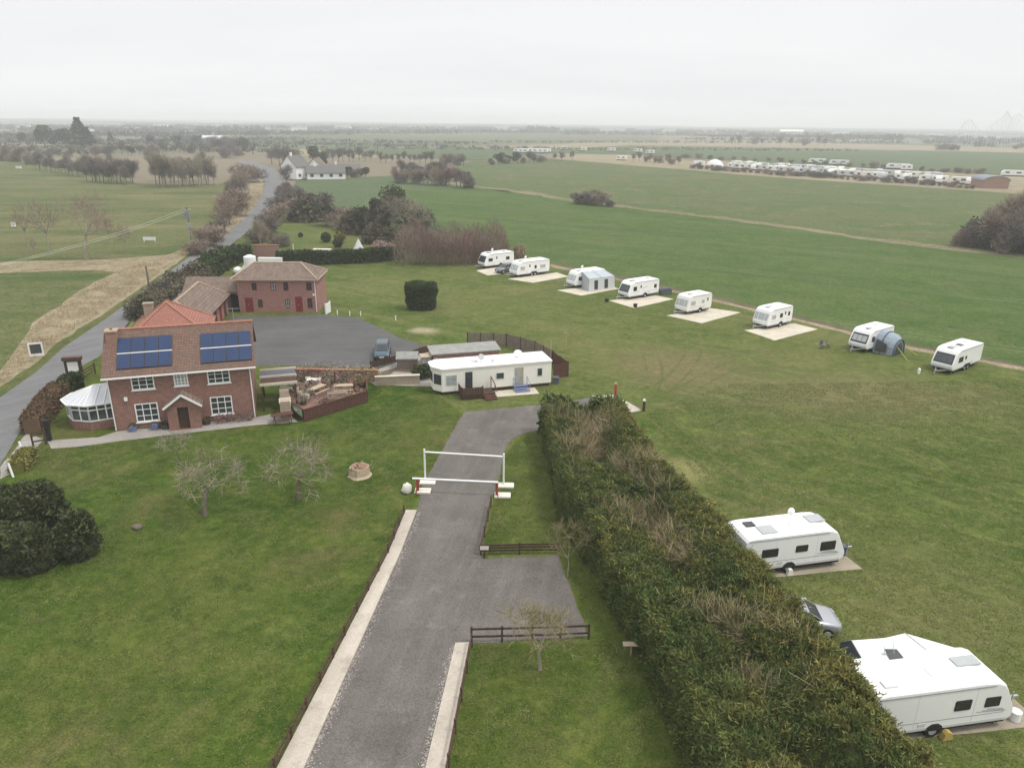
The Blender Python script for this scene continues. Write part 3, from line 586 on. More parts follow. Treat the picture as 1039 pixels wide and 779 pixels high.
rr=MB(); ap0=(0,1.9,3.25); ap1=(-1.75,1.85,3.2); ee=[(x*1.06-(0.0 if x==0 else .08),1.85+(y-1.85)*1.06,2.2) for x,y in cp]
for i in range(len(cp)-1):
    if i==0: rr.poly([ee[0],ee[1],ap1,ap0])
    elif i==len(cp)-2: rr.poly([ee[i],ee[i+1],ap0,ap1])
    else: rr.poly([ee[i],ee[i+1],ap1])
cr=rr.build('roof',M['polycarb'],CV)
gb=MB()
for i in range(len(cp)-1):
    for t in (0,.34,.67):
        a=Vector(ee[i]).lerp(Vector(ee[i+1]),t); tgt=Vector(ap0).lerp(Vector(ap1),min(1,max(0,(t if i==0 else 1-t)))) if i in (0,len(cp)-2) else Vector(ap1); gb.bar(a+Vector((0,0,.025)),tgt+Vector((0,0,.025)),.05,.04)
    gb.bar(ee[i],ee[i+1],.10,.10)
gb.bar(ap0,ap1,.12,.08); gb.build('glazing_bar',M['upvc'],cr)
# ---- annexe with the orange pyramid roof
AX=thing('annexe','low brick annexe under a bright orange hipped clay roof, close behind the farmhouse','outbuilding',(-37.1,77.0,0),FA)
b=MB(); b.box(-3.8,3.8,-3.9,3.9,0,2.8); b.build('wall',M['brick'],AX)
b=MB(); e=[(-4.15,-4.25,2.75),(4.15,-4.25,2.75),(4.15,4.25,2.75),(-4.15,4.25,2.75)]; a0=(-.25,-.3,5.75); a1=(-.25,.5,5.75)
b.poly([e[0],e[1],a0]); b.poly([e[1],e[2],a1,a0]); b.poly([e[2],e[3],a1]); b.poly([e[3],e[0],a0,a1]); b.poly(e[::-1]); ar=b.build('roof',M['tile_red'],AX)
b=MB()
for q,s in ((0,a0),(1,a0),(2,a1),(3,a1)): b.tube(Vector(e[q])+Vector((0,0,.03)),Vector(s)+Vector((0,0,.04)),.11,n=6)
b.build('hip_tiles',M['ridge'],ar)
b=MB(); b.box(-2.9,-1.95,1.9,2.7,2.8,5.15,0).box(-2.97,-1.88,1.83,2.77,5.15,5.26,0); b.build('chimney',M['stone'],ar)
# ---- single storey stable wing
SW=thing('stable_range','long single storey brick range with a weathered brown hipped roof and arched doorways','outbuilding',(-35.5,81.0,0),R(9))
b=MB(); b.box(-6.0,-.2,.2,14,0,2.45); b.build('wall',M['brick2'],SW)
for k,y in enumerate((2.2,4.6,7.0,9.6,12.2)):
    b=MB(); b.ext([(y-.55,.02),(y+.55,.02),(y+.55,1.7),(y+.35,2.05),(y,2.18),(y-.35,2.05),(y-.55,1.7)],-.198,-.15,0,'x'); b.build('door',M['reddoor'] if k%2 else M['timber'],SW)
b=MB(); e=[(-6.3,-.1,2.42),(.15,-.1,2.42),(.15,14.3,2.42),(-6.3,14.3,2.42)]; a0=(-3.1,1.6,4.55); a1=(-3.1,12.4,4.55)
b.poly([e[0],e[1],a0]); b.poly([e[1],e[2],a1,a0]); b.poly([e[2],e[3],a1]); b.poly([e[3],e[0],a0,a1]); b.poly(e[::-1]); sr=b.build('roof',M['tile_brown'],SW)
b=MB(); b.tube(a0,a1,.12,n=6)
for q,s in ((0,a0),(1,a0),(2,a1),(3,a1)): b.tube(Vector(e[q])+Vector((0,0,.03)),Vector(s)+Vector((0,0,.04)),.11,n=6)
b.build('ridge_cap',M['ridge_pale'],sr)
b=MB(); b.box(.14,.24,-.1,14.3,2.30,2.42); b.build('gutter',M['brownwin'],SW)
# link with archway
LK=thing('archway_link','short brick link with a dark archway between stable range and pink brick house','outbuilding',(-39.25,95.5,0),R(3))
b=MB(); b.box(-4.5,1.2,0,4,0,2.9).box(2.72,2.8,0,4,0,2.9)
arch=[(1.96-.76*math.cos(t),1.7+.7*math.sin(t)) for t in [PI*i/10 for i in range(11)]]
b.ext(arch+[(2.72,2.9),(1.2,2.9)],0.001,3.99,0,'y'); b.box(1.2,2.72,1.4,1.6,0.01,2.4,1); b.build('wall',[M['brick2'],M['frame_blk']],LK)  # black panel across the passage stands in for the archway's inner shade
roof_gable('roof',M['tile_brown'],LK,-4.6,2.82,-.25,4.25,2.75,4.3)
# ---- two storey pink brick coach house
o2=G(240.5,317); PH=thing('coach_house','two storey pink brick house with maroon doors and hipped brown roof','house',(o2[0],o2[1],0),R(2.8))
W2,D2,E2,R2=10.7,6.2,4.5,6.15
ups=[(2.30,2.95,3.0,4.0),(4.78,5.45,2.98,4.05),(6.43,7.08,2.98,4.05),(9.45,10.15,3.0,4.05)]; dn=[(2.9,3.5,.7,1.75),(6.5,7.08,.6,1.8),(9.42,10.08,.6,1.95)]; drs=[(1.2,2.25,.06,2.0),(7.8,8.75,.06,2.15)]
b=MB(); wall_face(b,.4,W2,0,E2,ups+dn+drs,front(0)); b.poly([(.4,0,0),(.4,D2,0),(.4,D2,E2),(.4,0,E2)]); b.poly([(W2,0,0),(W2,D2,0),(W2,D2,E2),(W2,0,E2)]); b.poly([(.4,D2,0),(W2,D2,0),(W2,D2,E2),(.4,D2,E2)]); b.build('wall',M['brick2'],PH)
for i,x in enumerate(ups+dn): window(PH,*x,front(0),M['brownwin'],M['glass_pale'] if i in (1,5) else M['glass'],nx=2,nz=2,sill=False,fw=.06)
for x in drs:
    b=MB(); b.box(x[0]+.01,x[1]-.01,.03,.09,x[2],x[3]-.01); b.box((x[0]+x[1])/2-.012,(x[0]+x[1])/2+.012,.02,.028,x[2],x[3]-.02); dd=b.build('door',M['reddoor'],PH); q=MB(); q.box(x[0]+.42,x[0]+.48,-.01,.018,1.0,1.15); q.build('handle',M['steel'],dd)
e=[(-.3,-.3,E2+.02),(W2+.3,-.3,E2+.02),(W2+.3,D2+.3,E2+.02),(-.3,D2+.3,E2+.02)]; a0=(2.05,D2/2,R2); a1=(8.2,D2/2,R2); b=MB()
b.poly([e[0],e[1],a1,a0]); b.poly([e[1],e[2],a1]); b.poly([e[2],e[3],a0,a1]); b.poly([e[3],e[0],a0]); b.poly(e[::-1]); pr=b.build('roof',M['tile_brown'],PH)
b=MB(); b.tube(a0,a1,.12,n=6)
for q,s in ((0,a0),(1,a1),(2,a1),(3,a0)): b.tube(Vector(e[q])+Vector((0,0,.03)),Vector(s)+Vector((0,0,.04)),.12,n=6)
b.build('ridge_cap',M['ridge_pale'],pr)
b=MB(); b.box(-.32,W2+.32,-.42,-.3,E2-.12,E2+.0); b.box(W2+.3,W2+.42,-.3,D2+.3,E2-.12,E2); b.build('gutter',M['ridge_pale'],PH)
b=MB(); b.tube((W2-.12,-.08,.1),(W2-.12,-.08,E2-.15),.05,n=8); b.build('downpipe',M['upvc'],PH)
b=MB(); b.box(10.2,10.45,-.1,-.003,2.3,2.55); b.build('wall_lamp',M['white'],PH)
# white tank and bar behind it
tq=G(255,278); T=thing('storage_tank','white upright tank standing behind the coach house next to the lane hedge','tank',(tq[0],tq[1],0))
b=MB(); b.tube((0,0,.1),(0,0,2.9),1.0,.98,16); b.tube((0,0,2.9),(0,0,3.2),.98,.3,16); b.build('shell',M['white'],T,smooth=False); b=MB(); b.box(-.9,.9,-.9,.9,0,.12); b.build('base',M['conc'],T)
b=MB(); b.box(1.3,5.2,-.3,.3,2.0,2.7); 
for x in (1.5,5.0): b.box(x-.1,x+.1,-.2,.2,0,2.0)
o=b.build('water_trough',M['white'],None,loc=(tq[0],tq[1]+.4,0)); tag(o,'long white raised trough beside the white tank behind the coach house','trough')
tq=G(240,279); b=MB(); b.ball((0,0,.5),.9,.7,.7,0,10,6,.08,-.7); b.ball((1.3,.4,.7),.8,.7,.9,0,10,6,.08,-.7); o=b.build('wrapped_bale',M['white'],None,True,loc=(tq[0],tq[1]+1,1.2)); o.location.z=0.; tag(o,'white wrapped bundle lying left of the coach house roof by the lane hedge','bale')
# red walled yard remains behind the coach house
b=MB(); p0=G(258,262); p1=G(284,262)
o=thing('garden_wall','old red brick garden wall running behind the coach house roof','wall',(p0[0],p0[1],0),math.atan2(p1[1]-p0[1],p1[0]-p0[0])); L=math.hypot(p1[0]-p0[0],p1[1]-p0[1])
b.box(0,L,-.15,.15,0,2.4); b.build('brickwork',M['brick3'],o); b=MB(); b.box(-.05,L+.05,-.2,.2,2.4,2.5); b.build('coping',M['ridge'],o)
# ---- static caravan
o3=G(449,401); SA=R(16.6); ST=thing('static_caravan','long cream static caravan with a flat white roof and an angled bay window end','static caravan',(o3[0],o3[1],0),SA)
pl=[(0,0),(10.85,0),(10.85,3.0),(0,3.0),(-.72,2.15),(-.72,.85)]
b=MB(); b.loft([[(x,y,.32) for x,y in pl],[(x,y,2.48) for x,y in pl]]); b.build('body',M['cream'],ST)
b=MB(); b.loft([[(x+(.0 if x<9 else .06)-(.22 if x<-.1 else .06 if x<1 else 0),y+(-.08 if y<1 else .08),z+(0.10 if 0.5<y<2.5 else 0)) for x,y in pl] for z in (2.481,2.62)]); sroof=b.build('roof',M['white'],ST)
for vb_ in ((3.2,3.7,1.2,1.7,2.62,2.78),(7.6,7.9,1.5,1.8,2.62,2.8),(5.0,5.2,.7,.9,2.62,2.95)): b=MB(); b.box(*vb_); b.build('roof_vent',M['van_grey'],sroof)
b=MB(); b.tube((4.0,1,2.62),(4.0,1,3.2),.02,n=6); b.tube((4.0,.92,3.2),(4.0,.84,3.25),.3,.3,12); b.build('satellite_dish',M['steel'],sroof)
b=MB(); b.box(.1,10.7,.12,2.9,.02,.318); b.build('skirt',M['timber'],ST)
def stw(u0,u1,z0,z1,g): 
    b=MB(); b.box(u0,u1,-.035,-.001,z0,z1); f=b.build('window',M['van_grey'],ST); b=MB(); b.box(u0+.05,u1-.05,-.045,-.0355,z0+.05,z1-.05); b.build('pane',g,f)
stw(.35,1.42,.95,1.95,M['glass_pale']); stw(5.25,6.05,1.15,1.80,M['glass']); stw(9.4,9.92,1.1,1.93,M['glass'])
b=MB(); b.box(2.22,2.92,-.03,-.001,.42,2.12); f=b.build('door',M['glass'],ST); 
b=MB(); b.box(7.12,7.98,-.04,-.001,.40,2.16); f=b.build('door',M['timber_pale'],ST); b=MB(); b.box(7.25,7.8,-.05,-.041,.6,2.0); b.build('pane',M['glass_pale'],f)
b=MB()
for a,c in ((pl[0],pl[5]),(pl[5],pl[4]),(pl[4],pl[3])):
    A=Vector((*a,0)); B=Vector((*c,0)); nn=Vector((-(B-A).y,(B-A).x,0)).normalized()*-.02; nn=nn if (A+nn-Vector((4,1.5,0))).length>(A-Vector((4,1.5,0))).length else -nn
    a_=A.lerp(B,.1)+nn; b_=A.lerp(B,.9)+nn; b.poly([(a_.x,a_.y,.98),(b_.x,b_.y,.98),(b_.x,b_.y,1.98),(a_.x,a_.y,1.98)])
b.build('bay_window',M['glass'],ST)
def sloc(u,v): return (o3[0]+u*math.cos(SA)-v*math.sin(SA),o3[1]+u*math.sin(SA)+v*math.cos(SA),0)
dk=thing('porch_deck','dark brown timber porch deck with slatted rails in front of the cream static caravan','deck',sloc(1.5,-1.75),SA)
b=MB(); b.box(0,3.2,.06,1.68,.3,.38); b.build('platform',M['timber'],dk)
b=MB()
for k in range(13): b.box(.02+k*.15,.13+k*.15,0,.03,.05,1.15)
b.box(0,2.0,-.03,0,1.05,1.15); b.box(0,.1,0,.1,0,1.25); b.box(1.95,2.05,0,.1,0,1.25); b.build('railing',M['timber'],dk)
b=MB()
for k in range(11): b.box(0,.03,.12+k*.14,.22+k*.14,.05,1.15)
b.build('railing',M['timber'],dk)
b=MB(); b.box(2.1,3.2,-.35,.05,0,.28).box(2.1,3.2,-.65,-.35,0,.14); b.box(3.15,3.25,-.65,1.6,.0,.12); b.box(3.15,3.22,.05,.12,0,1.3); b.box(3.15,3.22,1.5,1.57,0,1.6); b.bar((3.18,.08,1.25),(3.18,-.6,.8),.06,.08); b.bar((3.18,.08,1.28),(3.18,1.55,1.55),.06,.08); b.build('step',M['timber_red'],dk)
sl2=sheet('paved_slab',[(x,y) for x,y,_ in (sloc(4.9,-1.75),sloc(9.0,-1.9),sloc(9.1,-.2),sloc(4.9,-.2))],M['pad'],.03,world=True,thick=.05)
bs=thing('blue_steps','blue metal steps with side rails under the second door of the static caravan','steps',sloc(6.9,-.08),SA)
b=MB()
for k in range(3): b.box(0,1.4,-.45-.35*k,-.1-.35*k,.42-.14*k-.05,.42-.14*k)
b.build('tread',M['blue'],bs)
for x in (0,1.4):
    b=MB(); b.tube((x,-.12,.02),(x,-.12,1.25),.025,n=6); b.tube((x,-1.1,.02),(x,-1.1,.9),.025,n=6); b.tube((x,-.12,1.25),(x,-1.1,.9),.025,n=6); b.tube((x,-.12,.7),(x,-1.1,.4),.02,n=6); b.build('handrail',M['blue'],bs)
b=MB(); b.box(-.25,.25,-.3,.3,0,.55); b.box(-.3,.3,-.35,.35,.55,.62); tag(b.build('storage_box',M['canvas_dk'],loc=sloc(11.6,.6)),'small dark storage box beyond the right end of the static caravan','box')
b=MB(); b.tube((0,0,0),(0,0,2.5),.42,.45,12); b.ball((0,0,2.5),.45,.45,.4,0,12,5,0,0); tag(b.build('water_butt',M['white'],loc=(.55,70.2,0)),'white domed water butt standing behind the static caravan roof','water butt')
# ---- brick hut, screens
hu=(-8.0,70.4); HA=math.atan2(1.95,6.7); HU=thing('brick_hut','low brick washroom hut with a grey felt roof right behind the static caravan','hut',(hu[0],hu[1],0),HA)
b=MB(); b.box(0,6.9,0,2.3,0,2.15); b.build('wall',M['brick2'],HU); b=MB(); b.ext([(-.15,2.16),(2.45,2.36),(2.45,2.48),(-.15,2.28)],-.2,7.1,0,'x'); b.build('roof',M['felt'],HU)
b=MB(); b.box(.0,.5,-.03,.0,.3,1.9).box(3.2,3.25,-.03,0,.3,2.0).box(4.9,4.95,-.03,0,.3,2.0); b.build('trim',M['steel'],HU)
b=MB(); b.box(-1.1,-.15,.2,1.3,0,1.9,0); b.box(-1.2,-.1,.1,1.4,1.9,2.0,1); tag(b.build('lean_to',[M['glass_pale'],M['timber_pale']],loc=(hu[0],hu[1],0),rotz=HA),'small pale glazed lean-to at the left end of the brick washroom hut','lean-to')
def fence_run(name,lab,cat,pts,h,mat,board=.14,gap=.02,post=1.8,pm=None,horizontal=False,rails=None,group=None):
    o=thing(name,lab,cat,(pts[0][0],pts[0][1],0),0,group); ox,oy=pts[0][0],pts[0][1]; pan=MB(); rp=[MB() for _ in (rails or ())]
    for a,c in zip(pts,pts[1:]):
        A=Vector((a[0]-ox,a[1]-oy,0)); B=Vector((c[0]-ox,c[1]-oy,0)); L=(B-A).length; dirn=(B-A)/L
        if rails:
            for zi,z in enumerate(rails): rp[zi].bar(A+Vector((0,0,z)),B+Vector((0,0,z+random.uniform(-.02,.02))),.045,.11)
        else:
            k=int(L/(board+gap))
            for i in range(k): p=A+dirn*((i+.5)*L/k); hh=h+random.uniform(-.03,.03); pan.bar(p+Vector((0,0,.04)),p+Vector((0,0,hh)),board,.025,up=dirn.cross(Vector((0,0,1))))
        k=max(1,round(L/post))
        for i in range(k+(1 if c is pts[-1] else 0)):
            p=A+dirn*(i*L/k); q=MB(); q.box(p.x-.05,p.x+.05,p.y-.05,p.y+.05,0,h+.08); q.build('post',pm or mat,o)
    for r in rp: r.build('rail',mat,o)
    if not rails: pan.build('panel',mat,o)
    return o
fp=[(-9.2,77.0),(-5.2,81.0),(-.7,80.8),(2.5,78.0),(4.3,74.4),(5.7,70.7)]
fence_run('screen_fence','curved grey brown screen fence of upright boards behind the static caravan','fence',fp[1:5],1.55,M['timber_old'],pm=M['timber'])
fence_run('screen_fence','darker brown end of the board screen right of the static caravan','fence',[fp[4],fp[5],(4.2,69.6)],1.5,M['timber_red'],pm=M['timber'])
b=MB(); b.tube((0,0,0),(0,0,2.6),.05,n=6); tag(b.build('tap_post',M['timber_pale'],loc=(4.1,74.7,0)),'thin pale post standing up behind the screen fence','post')
sp_=G(574,352.5); b=MB(); b.tube((0,0,0),(0,0,1.9),.04,n=6); b.box(-.25,.25,-.03,.03,1.6,1.9); tag(b.build('sign_post',M['timber_pale'],loc=(sp_[0],sp_[1],0)),'small pale sign on a thin post in the grass right of the screen fence','sign')
# ---- shed, stone wall, patio brick wall, deck
sg=G(403,375); sh=thing('garden_shed','small timber shed with a grey felt roof between the car park and the static caravan','shed',(sg[0],sg[1],0),R(4))
b=MB(); b.box(0,2.1,0,1.6,0,1.25); b.poly([(0,0,1.25),(0,1.6,1.25),(0,.8,1.7)]); b.poly([(2.1,0,1.25),(2.1,1.6,1.25),(2.1,.8,1.7)]); b.build('wall',M['timber_old'],sh); roof_gable('roof',M['felt'],sh,-.1,2.2,-.15,1.75,1.22,1.75)
p0=G(381,391.5); p1=G(426,389.5); L=math.hypot(p1[0]-p0[0],p1[1]-p0[1]); o=thing('stone_wall','low wall of pale stone blocks below the small shed','wall',(p0[0],p0[1],0),math.atan2(p1[1]-p0[1],p1[0]-p0[0]))
b=MB(); b.box(0,L,0,.35,0,.85); b.build('blockwork',M['stone'],o); b=MB(); b.box(-.03,L+.03,-.04,.4,.85,.93); b.build('coping',M['pad'],o)
p0=G(289,386); p1=G(384,387.5); L=math.hypot(p1[0]-p0[0],p1[1]-p0[1]); o=thing('patio_wall','mottled red brick patio wall below the front edge of the car park','wall',(p0[0],p0[1],0),math.atan2(p1[1]-p0[1],p1[0]-p0[0]))
b=MB(); b.box(0,L,0,.3,0,1.15); b.build('brickwork',M['brick3'],o); b=MB(); b.box(-.03,L+.03,-.05,.35,1.15,1.23); b.build('coping',M['ridge'],o)
sheet('bank',[(384,378),(425,366),(440,360),(446,366),(437,380),(400,377),(384,386)],M['soil'],.012,.1,1)
fence_run('bank_fence','dark board fence along the car park edge beside the blue car','fence',[G(376,373.5),G(404,367),G(437,356)],.75,M['timber'],pm=M['timber'])
M['deckfloor']=plain('worn_red_brown_decking',(.20,.125,.095),.9,.15,var=.45,scale=1.6)
DK=thing('patio_deck','raised red brown timber patio deck with a solid board fence round it','deck',G3(290,415))
dx0=G(290,415); rel=lambda p,z=0:(G(*p)[0]-dx0[0],G(*p)[1]-dx0[1],z)
base=[rel(p) for p in ((290,415),(309,428),(373.5,408),(372,393),(287,391))]
b=MB(); b.loft([[(x*.98+.03,y*.98+.05,0) for x,y,_ in base],[(x*.98+.03,y*.98+.05,.34) for x,y,_ in base]]); b.build('platform',M['deckfloor'],DK)
for i,(a,c) in enumerate(zip(base[:4],base[1:4])):
    A=Vector(a); B=Vector(c); L=(B-A).length; k=int(L/.16); b=MB()
    for j in range(k):
        p=A.lerp(B,(j+.5)/k); b.bar(p+Vector((0,0,.02)),p+Vector((0,0,1.12+random.uniform(-.02,.02))),.14,.03,up=(B-A).normalized().cross(Vector((0,0,1))))
    b.bar(A+Vector((0,0,1.13)),B+Vector((0,0,1.13)),.12,.05); b.build('fence_panel',M['timber_red'],DK)
bA=Vector(base[0])*.8+Vector(base[1])*.2; bB=Vector(base[0])*.05+Vector(base[1])*.95; off=Vector((-.10,-.10,0)); b=MB()
nrm=(bB-bA).normalized().cross(Vector((0,0,1))).normalized()*.05
q0=Vector((dx0[0],dx0[1],0)); b.loft([[bA+nrm*1.2+Vector((0,0,.45)),bB+nrm*1.2+Vector((0,0,.45)),bB+nrm*1.2+Vector((0,0,1.05)),bA+nrm*1.2+Vector((0,0,1.05))],[bA+nrm*2+Vector((0,0,.45)),bB+nrm*2+Vector((0,0,.45)),bB+nrm*2+Vector((0,0,1.05)),bA+nrm*2+Vector((0,0,1.05))]],0)
mI=bA.lerp(bB,.55)+nrm*2.1; dI=(bB-bA).normalized(); b.poly([mI-dI*.35+Vector((0,0,.6)),mI+dI*.35+Vector((0,0,.6)),mI+dI*.35+Vector((0,0,.9)),mI-dI*.35+Vector((0,0,.9))],1)
M['palegreen']=plain('pale_green_board',(.26,.36,.22),.6,.3,var=.2); tag(b.build('banner',[M['palegreen'],M['white']],loc=(dx0[0],dx0[1],0)),'pale green banner board fixed along the corner of the patio deck fence','banner')
def picnic(px,py,z,rot,mat,lab,group=None,sc=1.):
    g=G(px,py,z); o=thing('picnic_table',lab,'picnic table',(g[0],g[1],z),rot,group); o.scale=(sc,sc,sc)
    b=MB()
    for k in range(5): b.box(-.9,.9,-.36+k*.145,-.23+k*.145,.71,.75)
    b.build('tabletop',mat,o)
    for y in (-.72,.6):
        b=MB(); b.box(-.9,.9,y-.02,y+.14,.42,.46); b.build('seat',mat,o)
    for x in (-.65,.65):
        b=MB(); b.bar((x,-.62,0),(x,-.1,.71),.05,.09); b.bar((x,.62,0),(x,.1,.71),.05,.09); b.bar((x,-.75,.40),(x,.75,.40),.05,.08); b.build('leg',mat,o)
    return o
picnic(349,398,.34,R(10),M['timber_pale'],'pale timber picnic table on the right part of the patio deck')
picnic(343,406,.34,R(12),M['timber_old'],'grey picnic table just inside the long front fence of the patio deck')
picnic(322,400,.34,R(60),M['timber_pale'],'pale picnic table turned end on in the middle of the patio deck')
picnic(287,428,.02,R(25),M['timber_red'],'red brown picnic bench on the grass by the path end, outside the deck')
def chair(px,py,z,rot,mat,lab,group):
    g=G(px,py,z); o=thing('garden_chair',lab,'chair',(g[0],g[1],z),rot,group)
    b=MB(); b.box(-.25,.25,-.25,.25,.40,.44); b.build('seat',mat,o); b=MB(); b.box(-.25,.25,.22,.26,.44,.9); b.build('backrest',mat,o)
    for x in (-.22,.22):
        for y in (-.22,.22): b=MB(); b.box(x-.025,x+.025,y-.025,y+.025,0,.40); b.build('leg',mat,o)
for k,(x,y,r,mt,lb) in enumerate(((313,392,10,'white','white garden chair by the brick patio wall on the deck'),(333,394,200,'timber_old','grey garden chair near the back of the patio deck'),(305,402,80,'timber_pale','pale garden chair near the left corner of the patio deck'),(362,397,120,'timber_red','red brown garden chair at the right end of the patio deck'))): chair(x,y,.34,R(r),M[mt],lb,'chairs on the patio deck')
for k,(x,y,lb,lm) in enumerate(((297,393,'plant tub with dry grass against the brick patio wall, left end','twig_tan'),(326,390,'plant tub with red twigs at the middle of the brick patio wall','twig_purple'),(357,391,'plant tub with dry stalks at the right end of the brick patio wall','twig_tan'),(310,405,'stone trough with pale stalks beside the deck banner','twig'))):
    g=G(x,y,.34); o=thing('planter',lb,'planter',(g[0],g[1],.34)); b=MB(); b.tube((0,0,0),(0,0,.45),.32,.4,10); b.build('pot',M['stonew'] if k==3 else M['paleterr'],o)
    P=RNG.normal(0,1,(220,3))*np.array([.42,.32,.3])+np.array([0,0,.8]); leafs('foliage',P,.07,M[lm],o,elong=3,up=1)
def deck_plant(px,py,r,h,lab,mt):
    g=G(px,py,.34); o=thing('patio_plant',lab,'plant',(g[0],g[1],.34)); b=MB(); b.tube((0,0,0),(0,0,.3),r*.6,r*.7,10); b.build('pot',M['timber'],o); P=RNG.normal(0,1,(260,3))*np.array([r*.6,r*.6,h*.25])+np.array([0,0,.35+h*.4]); leafs('foliage',P,.09,M[mt],o,elong=2.5,up=.5)
for a_ in ((301,398,.5,.8,'straw coloured plant near the left corner of the patio deck','twig_tan'),(317,396,.6,.9,'reddish brown plant behind the end on picnic table','twig_purple'),(334,389.5,.6,1.1,'grey stalky plant in the middle of the patio by the brick wall','twig'),(345,392,.5,.8,'tan plant behind the right picnic table','twig_tan'),(367,392,.6,1.0,'brown plant in the right rear corner of the patio deck','twig_hedge'),(330,412,.4,.5,'low brown plant against the long front fence of the deck','twig_purple'),(355,407,.4,.5,'low tan plant against the right half of the deck front fence','twig_hedge'),(308,410,.4,.6,'pale plant in the left front corner of the patio deck','twig')): deck_plant(*a_)
g=G(341,398,.34); t=thing('parasol','closed dark red parasol on the patio deck','parasol',(g[0],g[1],.34)); b=MB(); b.tube((0,0,0),(0,0,2.2),.03,n=6); b.build('pole',M['timber_pale'],t); b=MB(); b.tube((0,0,1.0),(0,0,2.15),.17,.04,8); b.build('canopy',M['timber_red'],t)
b=MB(); b.box(-.6,.6,-.35,.35,0,.7); b.box(-.65,.65,-.4,.4,.7,.76); g=G(319,392,.34); tag(b.build('serving_cabinet',[M['stonew']],loc=(g[0],g[1],.34),rotz=R(8)),'whitish cabinet standing by the left half of the brick patio wall','cabinet')
g=G(426,384); shrub_low('wall_shrub','round dark green shrub at the left end of the cream static caravan','shrub',[(0,0),(.6,.2)],.9,1.5,500,M['box_hedge'],.14,(g[0],g[1],0))
# scrubby climbers on the patio wall
for k,(x,y,lb) in enumerate(((303,385,'dry climber over the left end of the patio wall'),(330,383.5,'rose tangle over the middle of the patio wall'),(352,384.5,'grey stalky bush over the patio wall below the car park'),(372,387,'bare bramble at the right end of the patio wall'))):
    g=G(x,y); P=RNG.normal(0,1,(420,3))*np.array([.95,.4,.42])+np.array([0,-.3,.85]); P[:,2]=np.abs(P[:,2]); o=thing('climber',lb,'shrub',(g[0],g[1],0)); leafs('foliage',P,.085,M[('twig_tan','twig_purple','twig','twig_hedge')[k]],o,elong=4)
# ---- pergola and stone piers beside the farmhouse
PGo=loc_h(11.5,1.2); PG=thing('pergola','cream beamed pergola passage on the right end of the farmhouse','pergola',PGo,FA)
b=MB()
for x in (.15,3.0):
    for y in (.1,4.2): q=MB(); q.box(x-.07,x+.07,y-.07,y+.07,0,2.3); q.build('post',M['timber'],PG)
for y in (.1,2.2,4.2): q=MB(); q.box(0,3.2,y-.07,y+.07,2.3,2.52); q.build('beam',M['pad'],PG)
b.box(.05,3.1,.3,1.9,2.36,2.42,0); b.box(.05,3.1,2.5,3.9,2.36,2.42,1); b.build('roof_board',[M['timber'],M['canvas_dk']],PG)
o=thing('stone_pier','wall of pale stone piers and ledges along the passage right of the farmhouse','wall',loc_h(13.05,-1.5),FA); b=MB(); b.box(0,.9,0,3.2,0,1.2).box(.05,.85,.0,.8,1.2,1.7).box(.05,.85,2.2,3.1,1.2,1.9); b.build('blockwork',M['stone'],o); b=MB(); b.box(-.05,.95,.85,2.15,1.2,1.3); b.build('coping',M['pad'],o)
b=MB(); b.box(0,1.0,-.5,.5,0,.9); b.box(-.05,1.05,-.55,.55,.9,1.0,1); tag(b.build('store_box',[M['timber_old'],M['palegreen']],loc=loc_h(13.2,4.2),rotz=FA),'green lidded store box behind the pergola by the car park','box')
# white board and posts by the coach house
g=G(327.5,320); b=MB(); b.box(-.06,.06,-.7,.7,0,1.35); b.box(-.09,.09,-.75,-.65,0,1.5).box(-.09,.09,.65,.75,0,1.5); tag(b.build('white_gate',M['white'],loc=(g[0]+.4,g[1]+1.3,0),rotz=R(-10)),'white boarded gate standing at the right corner of the coach house','gate')
for (x,y,lb) in ((342.5,319.5,'white marker post nearest the coach house on the lawn edge'),(355,320.5,'white marker post in the middle of three on the lawn edge'),(366,320.5,'white marker post farthest from the coach house'),(401.5,325,'small white marker post left of the bare sandy patch')):
    g=G(x,y); b=MB(); b.tube((0,0,0),(0,0,.6),.07,.065,8); b.ball((0,0,.6),.065,.065,.05,0,8,4,0,0); tag(b.build('marker_post',M['white'],loc=(g[0],g[1],0)),lb,'post','white marker posts beyond the car park')
